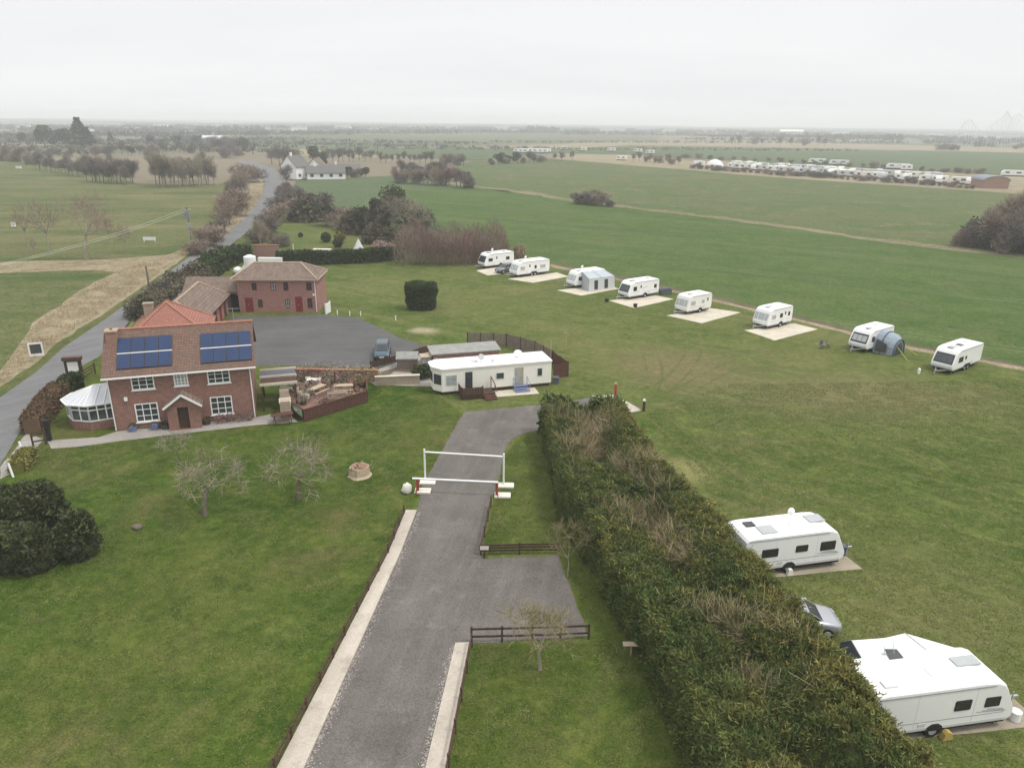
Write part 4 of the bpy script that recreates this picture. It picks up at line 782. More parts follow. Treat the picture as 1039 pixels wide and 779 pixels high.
# ------------------------------------------------------------------ touring caravans
def caravan(label,px,py,ang,L=6.2,W=2.25,Ht=2.58,s=1,skin='van',front='dark',sidewins=(),door=None,far_side=(),roof=(),swoosh=False,group='touring caravans on the campsite',nose=.75,dish=False,twin=True,steps=False,stripe=True):
    "x runs from the hitch end to the rear, y from the side nearest the drone to the far side"
    g=G(px,py); t=thing('touring_caravan',label,'caravan',(g[0],g[1],0),R(ang),group); sk=M[skin]
    prof=[(.30,.42),(.10,.55),(.02,.80),(.06,1.05),(nose*.75,2.10),(nose*.98,2.36),(nose+.35,2.52),(nose+1.0,Ht),(L-.6,Ht),(L-.18,Ht-.06),(L-.04,Ht-.2),(L,2.0),(L,1.0),(L-.06,.55),(L-.2,.42)]
    cx=L/2; cz=1.5
    def ring(y,k): return [(cx+(x-cx)*(1-k/cx),s*y,cz+(z-cz)*(1-k/1.1)) for x,z in prof]
    b=MB(); b.loft([ring(0,.07),ring(.015,.035),ring(.07,0),ring(W-.07,0),ring(W-.015,.035),ring(W,.07)]); body=b.build('body',sk,t)
    b=MB(); b.box(.25,L-.3,*(sorted((s*.12,s*(W-.12)))),.26,.42); b.build('chassis',M['frame_blk'],t)
    # front panel / windows on the sloping nose
    A=Vector((.06,0,1.05)); B=Vector((nose*.75,0,2.10)); nn=Vector((-(B-A).z,0,(B-A).x)).normalized()
    def on(u,y,o): p=A.lerp(B,u)+nn*o; return (p.x,s*y,p.z)
    if front=='dark':
        b=MB(); b.loft([[on(.02,.14,.006),on(.98,.2,.006),on(.98,W-.2,.006),on(.02,W-.14,.006)],[on(.05,.16,.03),on(.95,.23,.03),on(.95,W-.23,.03),on(.05,W-.16,.03)]]); f=b.build('front_window',M['acrylic'],t)
        b=MB()
        for y0,y1 in ((.3,W*.36),(W*.38,W*.62),(W*.64,W-.3)): b.poly([on(.2,y0,.036),on(.8,y0,.036),on(.8,y1,.036),on(.2,y1,.036)])
        b.build('pane',M['skylight'] if swoosh=='pale' else M['glass'],f)
        b=MB(); b.loft([[(.03,s*.2,.62),(.03,s*(W-.2),.62),(.03,s*(W-.2),.95),(.03,s*.2,.95)],[(-.05,s*.3,.66),(-.05,s*(W-.3),.66),(-.03,s*(W-.3),.9),(-.03,s*.3,.9)]]); b.build('gas_locker_lid',M['van_grey'],t)
    else:
        for y0,y1 in ((.12,.62),(.68,W-.68),(W-.62,W-.12)):
            b=MB(); b.loft([[on(.08,y0,.006),on(.88,y0,.006),on(.88,y1,.006),on(.08,y1,.006)],[on(.12,y0+.04,.03),on(.84,y0+.04,.03),on(.84,y1-.04,.03),on(.12,y1-.04,.03)]]); b.build('front_window',M[front],t)
        b=MB(); b.box(-.02,.06,*sorted((s*.35,s*(W-.35))),.58,.92); b.build('gas_locker_lid',sk,t)
    def swin(a,c,z0,z1,y,dirn,mt):
        b=MB(); yo=s*(y+dirn*.002); yi=s*(y+dirn*.022); r=.05
        b.loft([[(a+r,yo,z0),(c-r,yo,z0),(c,yo,z0+r),(c,yo,z1-r),(c-r,yo,z1),(a+r,yo,z1),(a,yo,z1-r),(a,yo,z0+r)],[(a+r+.01,yi,z0+.015),(c-r-.01,yi,z0+.015),(c-.015,yi,z0+r),(c-.015,yi,z1-r),(c-r-.01,yi,z1-.015),(a+r+.01,yi,z1-.015),(a+.015,yi,z1-r),(a+.015,yi,z0+r)]])
        f=b.build('window',M['frame_blk'] if mt=='acrylic' else M['van_grey'],t); b=MB(); b.poly([(a+.05,yi+s*dirn*.003,z0+.05),(c-.05,yi+s*dirn*.003,z0+.05),(c-.05,yi+s*dirn*.003,z1-.05),(a+.05,yi+s*dirn*.003,z1-.05)]); b.build('pane',M[mt],f)
    for w_ in sidewins: swin(*w_[:4],0,-1,w_[4] if len(w_)>4 else 'acrylic')
    for a,c in ((.9,1.8),(L*.45,L*.45+.7),(L-1.5,L-.7)): swin(a,c,1.25,1.85,W,1,'acrylic')
    if door is not None:
        b=MB(); y0=-.016; b.box(door,door+.62,*sorted((s*y0,s*-.001)),.55,2.3); d=b.build('door',sk,t); b=MB(); b.box(door+.18,door+.44,*sorted((s*-.022,s*-.0165)),1.55,1.95); b.build('pane',M['acrylic'],d)
    if stripe:
        b=MB(); b.box(.55,L-.5,*sorted((s*-.006,s*.006)),.92,.955); 
        if L>6.5 and s<0:
            for k in range(3): b.bar((.45+.1*k,s*-.004,1.02+.06*k),(1.9-.25*k,s*-.004,1.10+.05*k),.012,.03)
        if swoosh: 
            for k in range(7): b.bar((1.9+.28*k,s*-.004,1.1+.12*k-.006*k*k),(2.2+.28*k,s*-.004,1.22+.12*k-.006*k*k-.012*k),.012,.05)
        b.build('side_stripe',M['decal'],t)
    for y_ in (-.012,W+.012):
        b=MB(); b.bar((nose+.5,s*y_,Ht-.17),(L-.25,s*y_,Ht-.17),.03,.045); b.build('awning_rail',M['decal'],t)
    b=MB(); b.box(.35,L-.3,*sorted((s*-.005,s*.004)),.50,.62); b.build('skirt_strip',M['van_grey'],t)
    for xx in (L*.30,L*.70):
        b=MB(); b.box(xx-.008,xx+.008,*sorted((s*-.004,s*.004)),.63,Ht-.22); b.build('panel_seam',M['van_grey'],t)
    b=MB(); b.box(L*.62,L*.62+.35,*sorted((s*-.012,s*.003)),.68,.86); b.build('service_hatch',M['van_grey'],t)
    # wheels
    xs=(L*.52-.42,L*.52+.30) if twin and L>6.4 else (L*.55,)
    for x in xs:
        for y in (.03,W-.23):
            b=MB(); b.tube((x,s*y,.33),(x,s*(y+.2),.33),.33,n=20); ty=b.build('wheel',M['tyre'],t); b=MB(); yy=y-.006 if y<1 else y+.2; b.tube((x,s*yy,.33),(x,s*(yy+.012),.33),.19,n=14); b.build('rim',M['rim'],ty)
    b=MB(); x0=min(xs)-.45; x1=max(xs)+.45
    b.ext([(x0,.40),(x0+.1,.62),(x0+.3,.76),(x1-.3,.76),(x1-.1,.62),(x1,.40)],s*-.012,s*.1,0,'y'); b.build('wheel_arch',M['frame_blk'],t)
    # hitch
    b=MB(); ym=s*W/2; b.bar((.3,s*.5,.4),(-1.05,ym,.42),.07,.1); b.bar((.3,s*(W-.5),.4),(-1.05,ym,.42),.07,.1); b.bar((-1.0,ym,.44),(-1.35,ym,.46),.09,.1); b.tube((-.95,ym+.12,.1),(-.95,ym+.12,.85),.03,n=8); b.tube((-.95,ym+.08,.1),(-.95,ym+.16,.1),.1,n=10); b.build('hitch',M['steel'],t)
    for x in (.55,L-.5):
        for y in (.25,W-.25): b=MB(); b.bar((x,s*y,.42),(x,s*y,0),.05,.05); b.build('corner_leg',M['steel'],t)
    for (x,y,lx,ly,mt) in roof:
        b=MB(); b.box(x-lx/2,x+lx/2,*sorted((s*(y-ly/2),s*(y+ly/2))),Ht,Ht+.07); b.build('rooflight',M[mt],body)
    if dish:
        b=MB(); x=L*.42; b.tube((x,s*W*.72,Ht),(x,s*W*.72,Ht+.45),.025,n=6); b.tube((x,s*W*.72-.1,Ht+.42),(x,s*W*.72+.1,Ht+.47),.24,.04,14); b.build('satellite_dish',M['white'],body)
    for y in (.18,W-.18):
        b=MB(); b.box(L-.0,L+.035,*sorted((s*(y-.07),s*(y+.07))),.75,1.2); b.build('rear_lamp',M['redpaint'],t)
    if steps: b=MB(); b.box(door,door+.6,*sorted((s*-.45,s*-.1)),0,.28); tag(b.build('step',M['darkmetal'],t))
    return t
RL=((1.6,.9,.9,.6,'skylight'),(3.2,1.2,.4,.4,'van_grey'),(4.9,1.1,.4,.4,'skylight'))
RLs=((1.5,.9,.7,.5,'skylight'),(3.6,1.2,.4,.4,'van_grey'))
c1=caravan('white caravan with dark windows farthest along the row, against the purple brown thicket',491.6,273,36,6.4,front='dark',sidewins=((.85,1.75,1.2,1.75),(4.6,5.4,1.2,1.75)),door=2.3,roof=RL,dish=True)
c2=caravan('white caravan with four pale side windows, between the thicket caravan and the awning caravan',524,282,35,6.9,front='acrylic_pale',sidewins=((.8,1.7,1.15,1.75,'acrylic_pale'),(4.9,6.0,1.15,1.75,'acrylic_pale'),(3.7,4.15,1.2,1.75)),door=2.4,roof=RL,dish=True)
c3=caravan('white caravan with a grey canvas porch awning covering its whole side',582.6,293,33,6.2,front='acrylic_pale',sidewins=((.8,1.7,1.15,1.75),),roof=RLs,dish=True)
c4=caravan('white caravan with a black front window and grey swooshes, beside two black buckets',637,304.7,35,6.3,front='dark',sidewins=((1.0,1.7,1.2,1.85),(5.2,5.75,1.25,1.8)),door=2.2,swoosh=True,roof=RL)
c5=caravan('small old ivory caravan with silvery windows, alone on the right pointing cream pad',696,320,35,5.0,skin='van_old',front='acrylic_pale',sidewins=((.8,1.7,1.2,1.8,'acrylic_pale'),(2.9,3.5,1.3,1.8,'acrylic_pale')),door=3.8,twin=False,roof=RLs,nose=.55)
c6=caravan('white caravan with pale front windows and raised rooflight, rightmost on a pad',777.4,335,35.5,5.2,front='acrylic_pale',sidewins=((.85,1.7,1.2,1.8,'acrylic_pale'),(2.5,3.1,1.25,1.8),(4.2,4.6,1.3,1.85)),door=3.3,twin=False,roof=((2.6,1.1,1.3,.7,'van_grey'),(1.3,1.1,.5,.5,'skylight')),nose=.6)
c7=caravan('white caravan with a three pane front beside the blue grey inflatable porch',878,359,36,5.6,front='dark',swoosh='pale',sidewins=((.9,1.5,1.2,1.85),),door=2.0,twin=False,roof=RLs)
c8=caravan('sleek white caravan with a black front panel, rightmost in the row',964.8,381,36,6.5,front='dark',sidewins=((1.1,2.1,1.15,1.75),(2.5,2.9,1.3,1.7)),roof=((1.5,1.1,.9,.6,'skylight'),(3.0,1.0,.7,.6,'acrylic'),(4.8,1.3,.4,.4,'van_grey')),stripe=False)
cA=caravan('white caravan with three dark side windows and a dish, just behind the tall conifer hedge',855,574,-167,6.6,s=-1,front='dark',sidewins=((.75,1.75,1.25,1.85),(2.55,3.35,1.35,1.8),(4.45,5.5,1.25,1.8)),roof=((1.45,1.35,1.0,.75,'skylight'),(3.0,1.0,.6,.5,'van'),(4.9,.75,.95,.8,'skylight'),(5.6,1.5,.6,.5,'acrylic')),dish=True,twin=False)
cB=caravan('large white caravan with two black side windows before a white roofed awning',1024,737,-170,6.9,W=2.3,s=-1,front='dark',sidewins=((.85,1.6,1.3,1.82),(2.25,3.05,1.3,1.85)),roof=((1.7,1.35,1.15,.55,'skylight'),(3.5,.95,.6,.5,'van'),(5.9,.6,.6,.4,'van_grey')),twin=False)
# concrete pads
def pad(pts,z=.004): return sheet('hardstanding',pts,M['pad'],z,.04,1.5)
pad([(483,274.5),(495,279.5),(524,276.5),(533,271),(520,268)]); pad([(515,283),(541,287),(577,280.5),(565,276.5)]); pad([(565,294.5),(590,300),(628,293),(616,288.5)])
pad([(618,305),(643,312.5),(684,303.5),(662,299)]); pad([(676,320),(712,328),(752,317),(720,312.5)]); pad([(755,335),(786,345.5),(830,334),(806,328)])
M['pad'],_pd=M['pad_old'],M['pad']; pad([(782,586),(875,577),(856,562),(780,570)]); pad([(900,752),(1060,735),(1022,703),(900,720)]); M['pad']=_pd
# canvas awning of c3
def caw(t,name,parent,mats,mb): return mb.build(name,mats,parent)
aw=thing('porch_awning','grey canvas awning with two dark zipped doorways along the side of a white caravan','awning',c3.location,c3.rotation_euler.z)
b=MB(); x0,x1,d=.9,5.9,2.5
b.poly([(x0+.5,-.03,2.5),(x1-.2,-.03,2.5),(x1,-d,1.85),(x0,-d,1.85)]); b.build('roof_canvas',M['canvas'],aw)
b=MB(); b.poly([(x0+.5,-.03,.02),(x0+.5,-.03,2.5),(x0,-d,1.85),(x0-.1,-d-.1,.02)]); b.build('side_canvas',M['canvas'],aw); b=MB(); b.poly([(x1-.2,-.03,.02),(x1-.2,-.03,2.5),(x1,-d,1.85),(x1+.1,-d-.1,.02)]); b.build('side_canvas',M['canvas'],aw)
b=MB(); b.poly([(x0,-d,1.85),(x1,-d,1.85),(x1+.1,-d-.1,.02),(x0-.1,-d-.1,.02)]); fr=b.build('front_canvas',M['van_grey'],aw)
for a,c in ((1.9,2.6),(3.9,4.6)): b=MB(); b.poly([(a,-d-.045,1.55),(c,-d-.045,1.55),(c,-d-.12,.15),(a,-d-.12,.15)]); b.build('doorway',M['clear'],fr)
b=MB()
for p,q in (((x0,-d,1.87),(x1,-d,1.87)),((x0+.5,-.05,2.53),(x0,-d,1.88)),((x1-.2,-.05,2.53),(x1,-d,1.88)),((3.4,-.05,2.53),(3.4,-d,1.88))): b.tube(p,q,.035,n=6)
b.build('pole',M['steel'],aw)
# inflatable porch of c7
ip=thing('inflatable_porch','blue grey inflatable porch tent with an arched dark entrance beside a white caravan','awning',c7.location,c7.rotation_euler.z)
rings=[]
for k,(y,sc) in enumerate(((-.03,1.),(-.9,.97),(-1.7,.9),(-2.2,.72))):
    rings.append([(2.9+1.6*sc*math.cos(PI-PI*i/10)*(1.0 if k else .95),y,max(.02,(2.35 if k<2 else 2.2 if k==2 else 1.75)*math.sin(PI*i/10)**.7)) for i in range(11)])
b=MB(); b.loft(rings,0,cap=False,closed=False); b.poly(rings[-1]); b.build('canopy',M['canvas_blue'],ip)
b=MB(); r2=[(x,y-.03,z) for x,y,z in rings[-1]]
for p,q in zip(r2,r2[1:]): b.tube(p,q,.09,n=6)
b.build('air_beam',M['canvas_dk'],ip); b=MB()
for p,q in zip(rings[1],rings[1][1:]): b.tube((p[0],p[1],p[2]+.03),(q[0],q[1],q[2]+.03),.08,n=6)
b.build('air_beam',M['canvas_dk'],ip)
b=MB(); b.poly([(x*.72+2.9*.28,y-.02,z*.8+.02) for x,y,z in r2]); b.build('doorway',M['clear'],ip)
b=MB(); b.poly([(1.22,-.3,.3),(1.22,-1.6,.3),(1.30,-1.6,1.3),(1.4,-.3,1.6)]); b.build('window',M['clear'],ip)
for k,(a,c,lb) in enumerate(((( 905,345),(921,366),'longer yellow guy rope stretched from the inflatable porch to the grass'),((908,343),(931,361),'upper yellow guy rope stretched from the inflatable porch to the grass'))):
    p=Vector(G3(*a,1.5)); q=Vector(G3(*c,.02)); b=MB(); b.tube(p,q,.03,n=5); tag(b.build('guy_rope',M['guy']),lb,'rope')
# awning of cB (white roof, grey window sides) on the far side
ab=thing('tent_awning','white roofed awning with grey window sides standing behind the large white caravan','awning',cB.location,cB.rotation_euler.z)
W=2.3; sY=lambda y:-y
b=MB(); ridge=[(1.3,sY(W+.02),2.45),(5.9,sY(W+.02),2.4)]; mid=[(.9,sY(W+1.3),1.32),(5.6,sY(W+1.3),2.38)]; end=[(1.0,sY(W+2.0),.95),(5.5,sY(W+2.1),1.6)]; pk=(2.86,sY(W+1.32),2.42); pk2=(3.9,sY(W+1.3),2.30); pe=(2.8,sY(W+2.05),1.6); rk=(2.7,sY(W+.02),2.45)
b.poly([rk,ridge[1],mid[1],pk2]); b.poly([rk,pk2,pk]); b.poly([ridge[0],rk,pk,mid[0]]); b.poly([pk,pk2,mid[1],end[1],pe]); b.poly([mid[0],pk,pe,end[0]]); b.build('roof_canvas',M['canvas_w'],ab)
b=MB()
b.poly([mid[1],ridge[1],(5.9,sY(W+.02),.05),(5.7,sY(W+2.4),.05),end[1]]); b.poly([mid[0],ridge[0],(1.3,sY(W+.02),.05),(1.2,sY(W+2.3),.05),end[0]]); b.poly([end[0],pe,end[1],(5.7,sY(W+2.4),.05),(1.2,sY(W+2.3),.05)]); b.build('side_canvas',M['canvas_dk'],ab)
b=MB(); b.poly([(5.93,sY(W+.4),.9),(5.75,sY(W+2.0),.9),(5.66,sY(W+1.9),1.6),(5.85,sY(W+.5),1.9)]); b.build('window',M['clear'],ab)
b=MB(); b.poly([(4.2,sY(W-.35),2.60),(4.9,sY(W-.35),2.60),(4.75,sY(W+.25),2.66),(4.2,sY(W+.15),2.66)]); b.build('roof_window',M['clear'],ab)
b=MB()
for p,q in (((4.5,sY(W-.1),2.6),(4.5,sY(W+.1),3.1)),((4.9,sY(W-.0),2.6),(4.9,sY(W+.1),2.95))): b.tube(p,q,.015,n=5)
b.build('aerial',M['steel'],ab)
for p,q in ((rk,pk),(pk,pe),(ridge[1],mid[1]),(mid[1],end[1])): b=MB(); b.tube(p,q,.03,n=6); b.build('pole',M['steel'],ab)
def near_c(t,x,y,z=0,s=1): 
    a=t.rotation_euler.z; return (t.location.x+x*math.cos(a)-s*y*math.sin(a),t.location.y+x*math.sin(a)+s*y*math.cos(a),z)
def low(name,lab,cat,p,mb,mat,rot=0): return tag(mb.build(name,mat,loc=p,rotz=rot),lab,cat)
b=MB(); b.tube((0,0,.02),(0,0,.46),.24,.24,14); b.tube((0,0,.46),(0,0,.5),.24,.1,14); low('water_barrel','white water barrel lying beside the hitch of the large near caravan','barrel',near_c(cB,-.55,.35,0,-1),b,M['white'])
b=MB(); b.ball((0,0,.28),.3,.28,.28,0,12,8); low('water_carrier','round white water carrier at the front corner of the large near caravan','water carrier',near_c(cB,-.55,1.9,0,-1),b,M['white'])
b=MB(); b.ext([(-.25,0),(.25,0),(.16,.30),(.05,.42),(-.16,.34)],-.12,.12,0,'y'); low('wheel_clamp','yellow wheel clamp at the near wheel of the large caravan','wheel clamp',near_c(cB,3.2,-.12,0,-1),b,M['yellow'],cB.rotation_euler.z)
b=MB(); b.ext([(-.2,0),(.2,0),(.1,.36),(-.12,.36)],-.1,.1,0,'y'); low('wheel_clamp','cream wheel cover wedge at the wheel of the caravan behind the hedge','wheel clamp',near_c(cA,3.6,-.12,0,-1),b,M['cream'],cA.rotation_euler.z)
cb_=thing('camp_chair','dark folding camp chair standing behind the large near caravan','chair',near_c(cB,2.3,2.9,0,-1),R(20)); b=MB(); b.box(-.28,.28,-.25,.25,.4,.44); b.build('seat',M['canvas_dk'],cb_); b=MB(); b.box(-.28,.28,.24,.28,.44,1.05); b.build('backrest',M['canvas_dk'],cb_)
for x in (-.25,.25):
    b=MB(); b.bar((x,-.25,0),(x,.26,.9),.03,.03); b.bar((x,.25,0),(x,-.25,.6),.03,.03); b.build('leg',M['steel'],cb_)
b=MB(); b.box(-.3,.3,-.25,.25,0,.55); b.box(-.34,.34,-.29,.29,.55,.62); low('gas_bottle_locker','dark blue box by the hitch of the caravan behind the hedge','box',near_c(cA,-.6,1.2,0,-1),b,M['canvas_dk'])
for (x,y,lb) in ((615.5,306,'black water bucket at the left corner of the cream pad'),(644.5,311.5,'black water bucket at the front corner of the cream pad')):
    b=MB(); b.tube((0,0,0),(0,0,.42),.24,.3,12); b.tube((0,0,.42),(0,0,.46),.31,.31,12); low('bucket',lb,'bucket',G3(x,y),b,M['frame_blk'])
b=MB(); b.ext([(-.9,0),(.9,0),(.9,.7),(.6,.95),(-.6,.95),(-.9,.7)],-.4,.4,0,'y'); low('covered_bin','dark covered bin behind the caravan with the grey swooshes','bin',G3(675,298.5),b,M['canvas_dk'],R(20))
for k,(x,y,lb) in enumerate(((834,353.5,'left of two dark folding chairs in the grass beside the inflatable porch caravan'),(840,352.5,'right of two dark folding chairs in the grass beside the inflatable porch caravan'))):
    t=thing('camp_chair',lb,'chair',G3(x,y),R(30+40*k)); b=MB(); b.box(-.25,.25,-.22,.22,.38,.42); b.build('seat',M['canvas_dk'],t); b=MB(); b.box(-.25,.25,.2,.24,.42,.9); b.build('backrest',M['canvas_dk'],t)
    for x_ in (-.22,.22): b=MB(); b.bar((x_,-.22,0),(x_,.22,.42),.03,.03); b.bar((x_,.22,0),(x_,-.22,.42),.03,.03); b.build('leg',M['darkmetal'],t)
b=MB(); b.tube((0,0,0),(0,0,.5),.14,.14,10); b.tube((0,0,.5),(0,0,.62),.14,.05,10); low('water_carrier','small white bottle on the grass left of the black fronted caravan','water carrier',G3(932,379),b,M['white'])
# ------------------------------------------------------------------ cars
def car(label,px,py,ang,paint,L=4.2,W=1.75,Ht=1.5,hood=.95,cab0=1.0,cab1=3.9,front_rake=.75,rear_rake=.45):
    g=G(px,py); t=thing('parked_car',label,'car',(g[0],g[1],0),R(ang))
    # stations from nose (x=0) to tail (x=L): half width, sill z, waist z
    st=[(0.0,.55,.38,.60),(.10,.72,.26,.72),(.35,.82,.22,.82),(.9,.86,.22,.93),(1.5,W/2,.22,.98),(2.6,W/2,.22,1.0),(3.5,W/2,.24,1.02),(L-.3,.82,.28,.98),(L-.06,.74,.34,.88),(L,.62,.42,.75)]
    st=[(x*L/4.2 if x<L else x,h*W/1.75,a,b_*hood/.95) for x,h,a,b_ in st]
    rings=[]
    for x,h,a,z in st: rings.append([(x,-h*.86,a),(x,-h,a+.16),(x,-h,z-.18),(x,-h*.95,z-.04),(x,-h*.8,z),(x,h*.8,z),(x,h*.95,z-.04),(x,h,z-.18),(x,h,a+.16),(x,h*.86,a)])
    b=MB(); b.loft(rings); body=b.build('body',paint,t,True)
    zw=hood*1.03; hw=W/2*.86; rw=W/2*.70
    lo=[(cab0,hw*.9),(cab0+front_rake*.9,hw),(cab1-rear_rake,hw),(cab1,hw*.9)]; hi=[(cab0+front_rake,rw),(cab0+front_rake+.5,rw*1.02),(cab1-rear_rake-.25,rw*1.0),(cab1-rear_rake,rw*.94)]
    zt=[Ht-.07,Ht,Ht-.01,Ht-.07]
    b=MB(); l_=[(x,-h,zw-.05) for x,h in lo]; r_2=[(x,h,zw-.05) for x,h in lo]; tl=[(x,-h,z) for (x,h),z in zip(hi,zt)]; tr=[(x,h,z) for (x,h),z in zip(hi,zt)]
    for i in range(3): b.poly([tl[i],tl[i+1],tr[i+1],tr[i]])
    for i in range(3): b.poly([l_[i],l_[i+1],tl[i+1],tl[i]]); b.poly([r_2[i],r_2[i+1],tr[i+1],tr[i]])
    b.poly([l_[0],tl[0],tr[0],r_2[0]]); b.poly([l_[3],tl[3],tr[3],r_2[3]]); b.build('cabin',paint,t)
    def glass(q,name,k=.86,o=.012):
        c=sum((Vector(p) for p in q),Vector())/len(q); nn=(Vector(q[1])-Vector(q[0])).cross(Vector(q[-1])-Vector(q[0])).normalized()
        if nn.dot(c-Vector((L/2,0,.8)))<0: nn=-nn
        b=MB(); b.poly([c+(Vector(p)-c)*k+nn*o for p in q]); b.build(name,M['acrylic'],t)
    glass([l_[0],tl[0],tr[0],r_2[0]],'windscreen',.9); glass([l_[3],tl[3],tr[3],r_2[3]],'rear_window',.82)
    for A_,B_ in ((l_,tl),(r_2,tr)):
        for i in range(3): glass([A_[i],A_[i+1],B_[i+1],B_[i]],'window',.82)
    for x in (.78*L/4.2,3.35*L/4.2):
        for sgn in (-1,1):
            b=MB(); y=sgn*(W/2-.19); b.tube((x,y,.31),(x,y+sgn*.21,.31),.31,n=20); ty=b.build('wheel',M['tyre'],t); b=MB(); b.tube((x,y+sgn*.205,.31),(x,y+sgn*.225,.31),.20,.17,n=14); b.build('rim',M['rim'],ty)
    for sgn in (-1,1):
        b=MB(); b.loft([[(.02,sgn*.42,.55),(.10,sgn*.70,.58),(.22,sgn*.74,.74),(.12,sgn*.48,.72)],[(.0,sgn*.43,.56),(.08,sgn*.71,.59),(.20,sgn*.75,.75),(.10,sgn*.49,.74)]]); b.build('headlight',M['lamp'],t)
        b=MB(); b.box(L-.16,L-.02,*sorted((sgn*.60,sgn*.76)),.72,.92); b.build('tail_light',M['redpaint'],t)
        b=MB(); b.box(cab0+front_rake*.55,cab0+front_rake*.55+.12,*sorted((sgn*W/2*.98,sgn*(W/2+.14))),zw-.02,zw+.12); b.build('wing_mirror',paint,t)
    b=MB(); b.box(-.02,.05,-.4,.4,.30,.44); b.build('grille',M['frame_blk'],t)
    b=MB(); b.box(-.035,-.02,-.26,.26,.45,.56); b.build('number_plate',M['white'],t)
    return t
car('blue silver family car parked alone at the front edge of the grey car park',387.5,367,97,M['car_blue'],4.1,1.72,1.58,1.02,.75,3.95,.9,.35)
_c=car('grey silver car half hidden by the conifer hedge between two white caravans',849,638,176,M['car_silver'],4.4,1.8,1.45)
_c=car('dark grey car parked on the pad between the two farthest white caravans',504,277.5,38,M['car_dark'],4.2,1.75,1.5)
# ------------------------------------------------------------------ drive furniture
def bt(mb,p,q,w): mb.bar(p,q,w,w)
gl=Vector(G3(431.5,487.5)); gr=Vector(G3(511,492.5)); 
HB=thing('height_barrier','white goalpost height barrier spanning the drive','height barrier',(gl.x,gl.y,0)); d=gr-gl
for p in (Vector(),d): b=MB(); b.tube(p,p+Vector((0,0,2.5)),.07,n=10); b.box(p.x-.16,p.x+.16,p.y-.16,p.y+.16,0,.04); b.build('post',M['white'],HB)
b=MB(); b.tube(Vector((0,0,2.28)),d+Vector((0,0,2.28)),.06,n=10); b.build('crossbar',M['white'],HB)
ll=Vector(G3(424,499)); lr=Vector(G3(504,503)); d=lr-ll
LB=thing('swing_barrier','low white swing pole on two red posts, just in front of the height barrier','barrier',(ll.x,ll.y,0))
for k,p in enumerate((Vector(),d)):
    b=MB(); b.box(p.x-.09,p.x+.09,p.y-.09,p.y+.09,0,1.02); b.bar(p+Vector((-.1 if k==0 else .1,-.32,.0)),p+Vector((0,0,.75)),.07,.07); b.build('post',M['redpaint'],LB)
b=MB(); b.tube(Vector((-.35,0,1.06)),d+Vector((.1,0,1.06)),.07,n=10); b.build('pole',M['white'],LB)
for (x,y,lb) in ((434,489.5,'pale concrete block under the left post of the height barrier'),(429,498.5,'pale concrete block beside the left red barrier post'),(513.5,493,'pale concrete block under the right post of the height barrier'),(510,503,'pale concrete block beside the right red barrier post')):
    g=G(x,y); b=MB(); b.loft([[(-.56,-.34,0),(.56,-.34,0),(.56,.34,0),(-.56,.34,0)],[(-.56,-.34,.12),(.56,-.34,.12),(.56,.34,.12),(-.56,.34,.12)],[(-.52,-.30,.15),(.52,-.30,.15),(.52,.30,.15),(-.52,.30,.15)]])
    o=b.build('concrete_block',M['stonew'],loc=(g[0],g[1],-.02)); tag(o,lb,'block','concrete blocks under the barriers'); 
g=G(413,500); b=MB(); b.ball((0,0,.36),.36,.32,.46,0,9,6,.2,-.8); o=b.build('boulder',M['stonew'],None,True,loc=(g[0],g[1],0)); tag(o,'large whitewashed boulder on the lawn left of the barrier','boulder')
def rails(name,lab,pts,h,n=2,mat='timber',post=1.8,group=None): return fence_run(name,lab,'fence',[G(*p) if not isinstance(p,Vector) else (p.x,p.y) for p in pts],h,M[mat],rails=[h*(.42+.52*k/(n-1)) for k in range(n)],post=post,group=group)
rails('rail_fence','low dark timber rail fence along the left concrete edging of the drive',[(410,522),(394,562),(350,646),(279,782),(240,860)],.62)
rails('rail_fence','low dark rail fence along the right concrete edging at the bottom of the drive',[(478.5,656),(455,779),(441,860)],.68)
rails('rail_fence','dark rail fence between the hedge grass and the top of the parking bay',[(488,563),(527,562),(567,561.5)],.72,3)
rails('rail_fence','short dark rail fence running up the drive edge from the parking bay corner',[(488,562),(498,514)],.7)
rails('rail_fence','dark rail fence across the bottom of the parking bay behind the yellow twigged tree',[(478.5,651.5),(540,650),(597,648)],.85,2)
g=G(491.5,566); b=MB(); b.box(-.32,.32,-.03,.0,.55,.95,1); b.box(-.26,.26,-.045,-.03,.62,.88,0); b.box(-.05,.05,.0,.06,0,.8,1); tag(b.build('small_sign',[M['stonew'],M['timber']],loc=(g[0],g[1]-.05,0)),'small framed pale sign on the fence corner of the parking bay','sign')
# writing on it is too small in the photograph to read
b=MB(); g=G(640,664); b.tube((0,0,0),(0,0,.62),.035,n=6); b.box(-.42,.30,-.16,.16,.62,.66); o=b.build('feeding_table',M['timber_pale'],loc=(g[0],g[1],0)); tag(o,'small pale table board on a thin post at the foot of the conifer hedge','bird table')
for (x,y,h,mts,lb) in ((624,402.5,1.3,('redpaint','timber_pale'),'red post at the far end of the gravel drive beside the hedge'),(653,416.5,.95,('timber_red','cream'),'cream topped red brown post at the near corner of the drive end')):
    g=G(x,y); t=thing('gate_post',lb,'post',(g[0],g[1],0)); b=MB(); b.box(-.11,.11,-.11,.11,0,h); b.build('shaft',M[mts[0]],t); b=MB(); b.box(-.13,.13,-.13,.13,h,h+.05); b.ext([(-.09,-.09),(.09,-.09),(.09,.09),(-.09,.09)],h+.05,h+.16,0,'z'); b.build('post_cap',M[mts[1]],t)  # each post ends in a plain cap, not a lamp
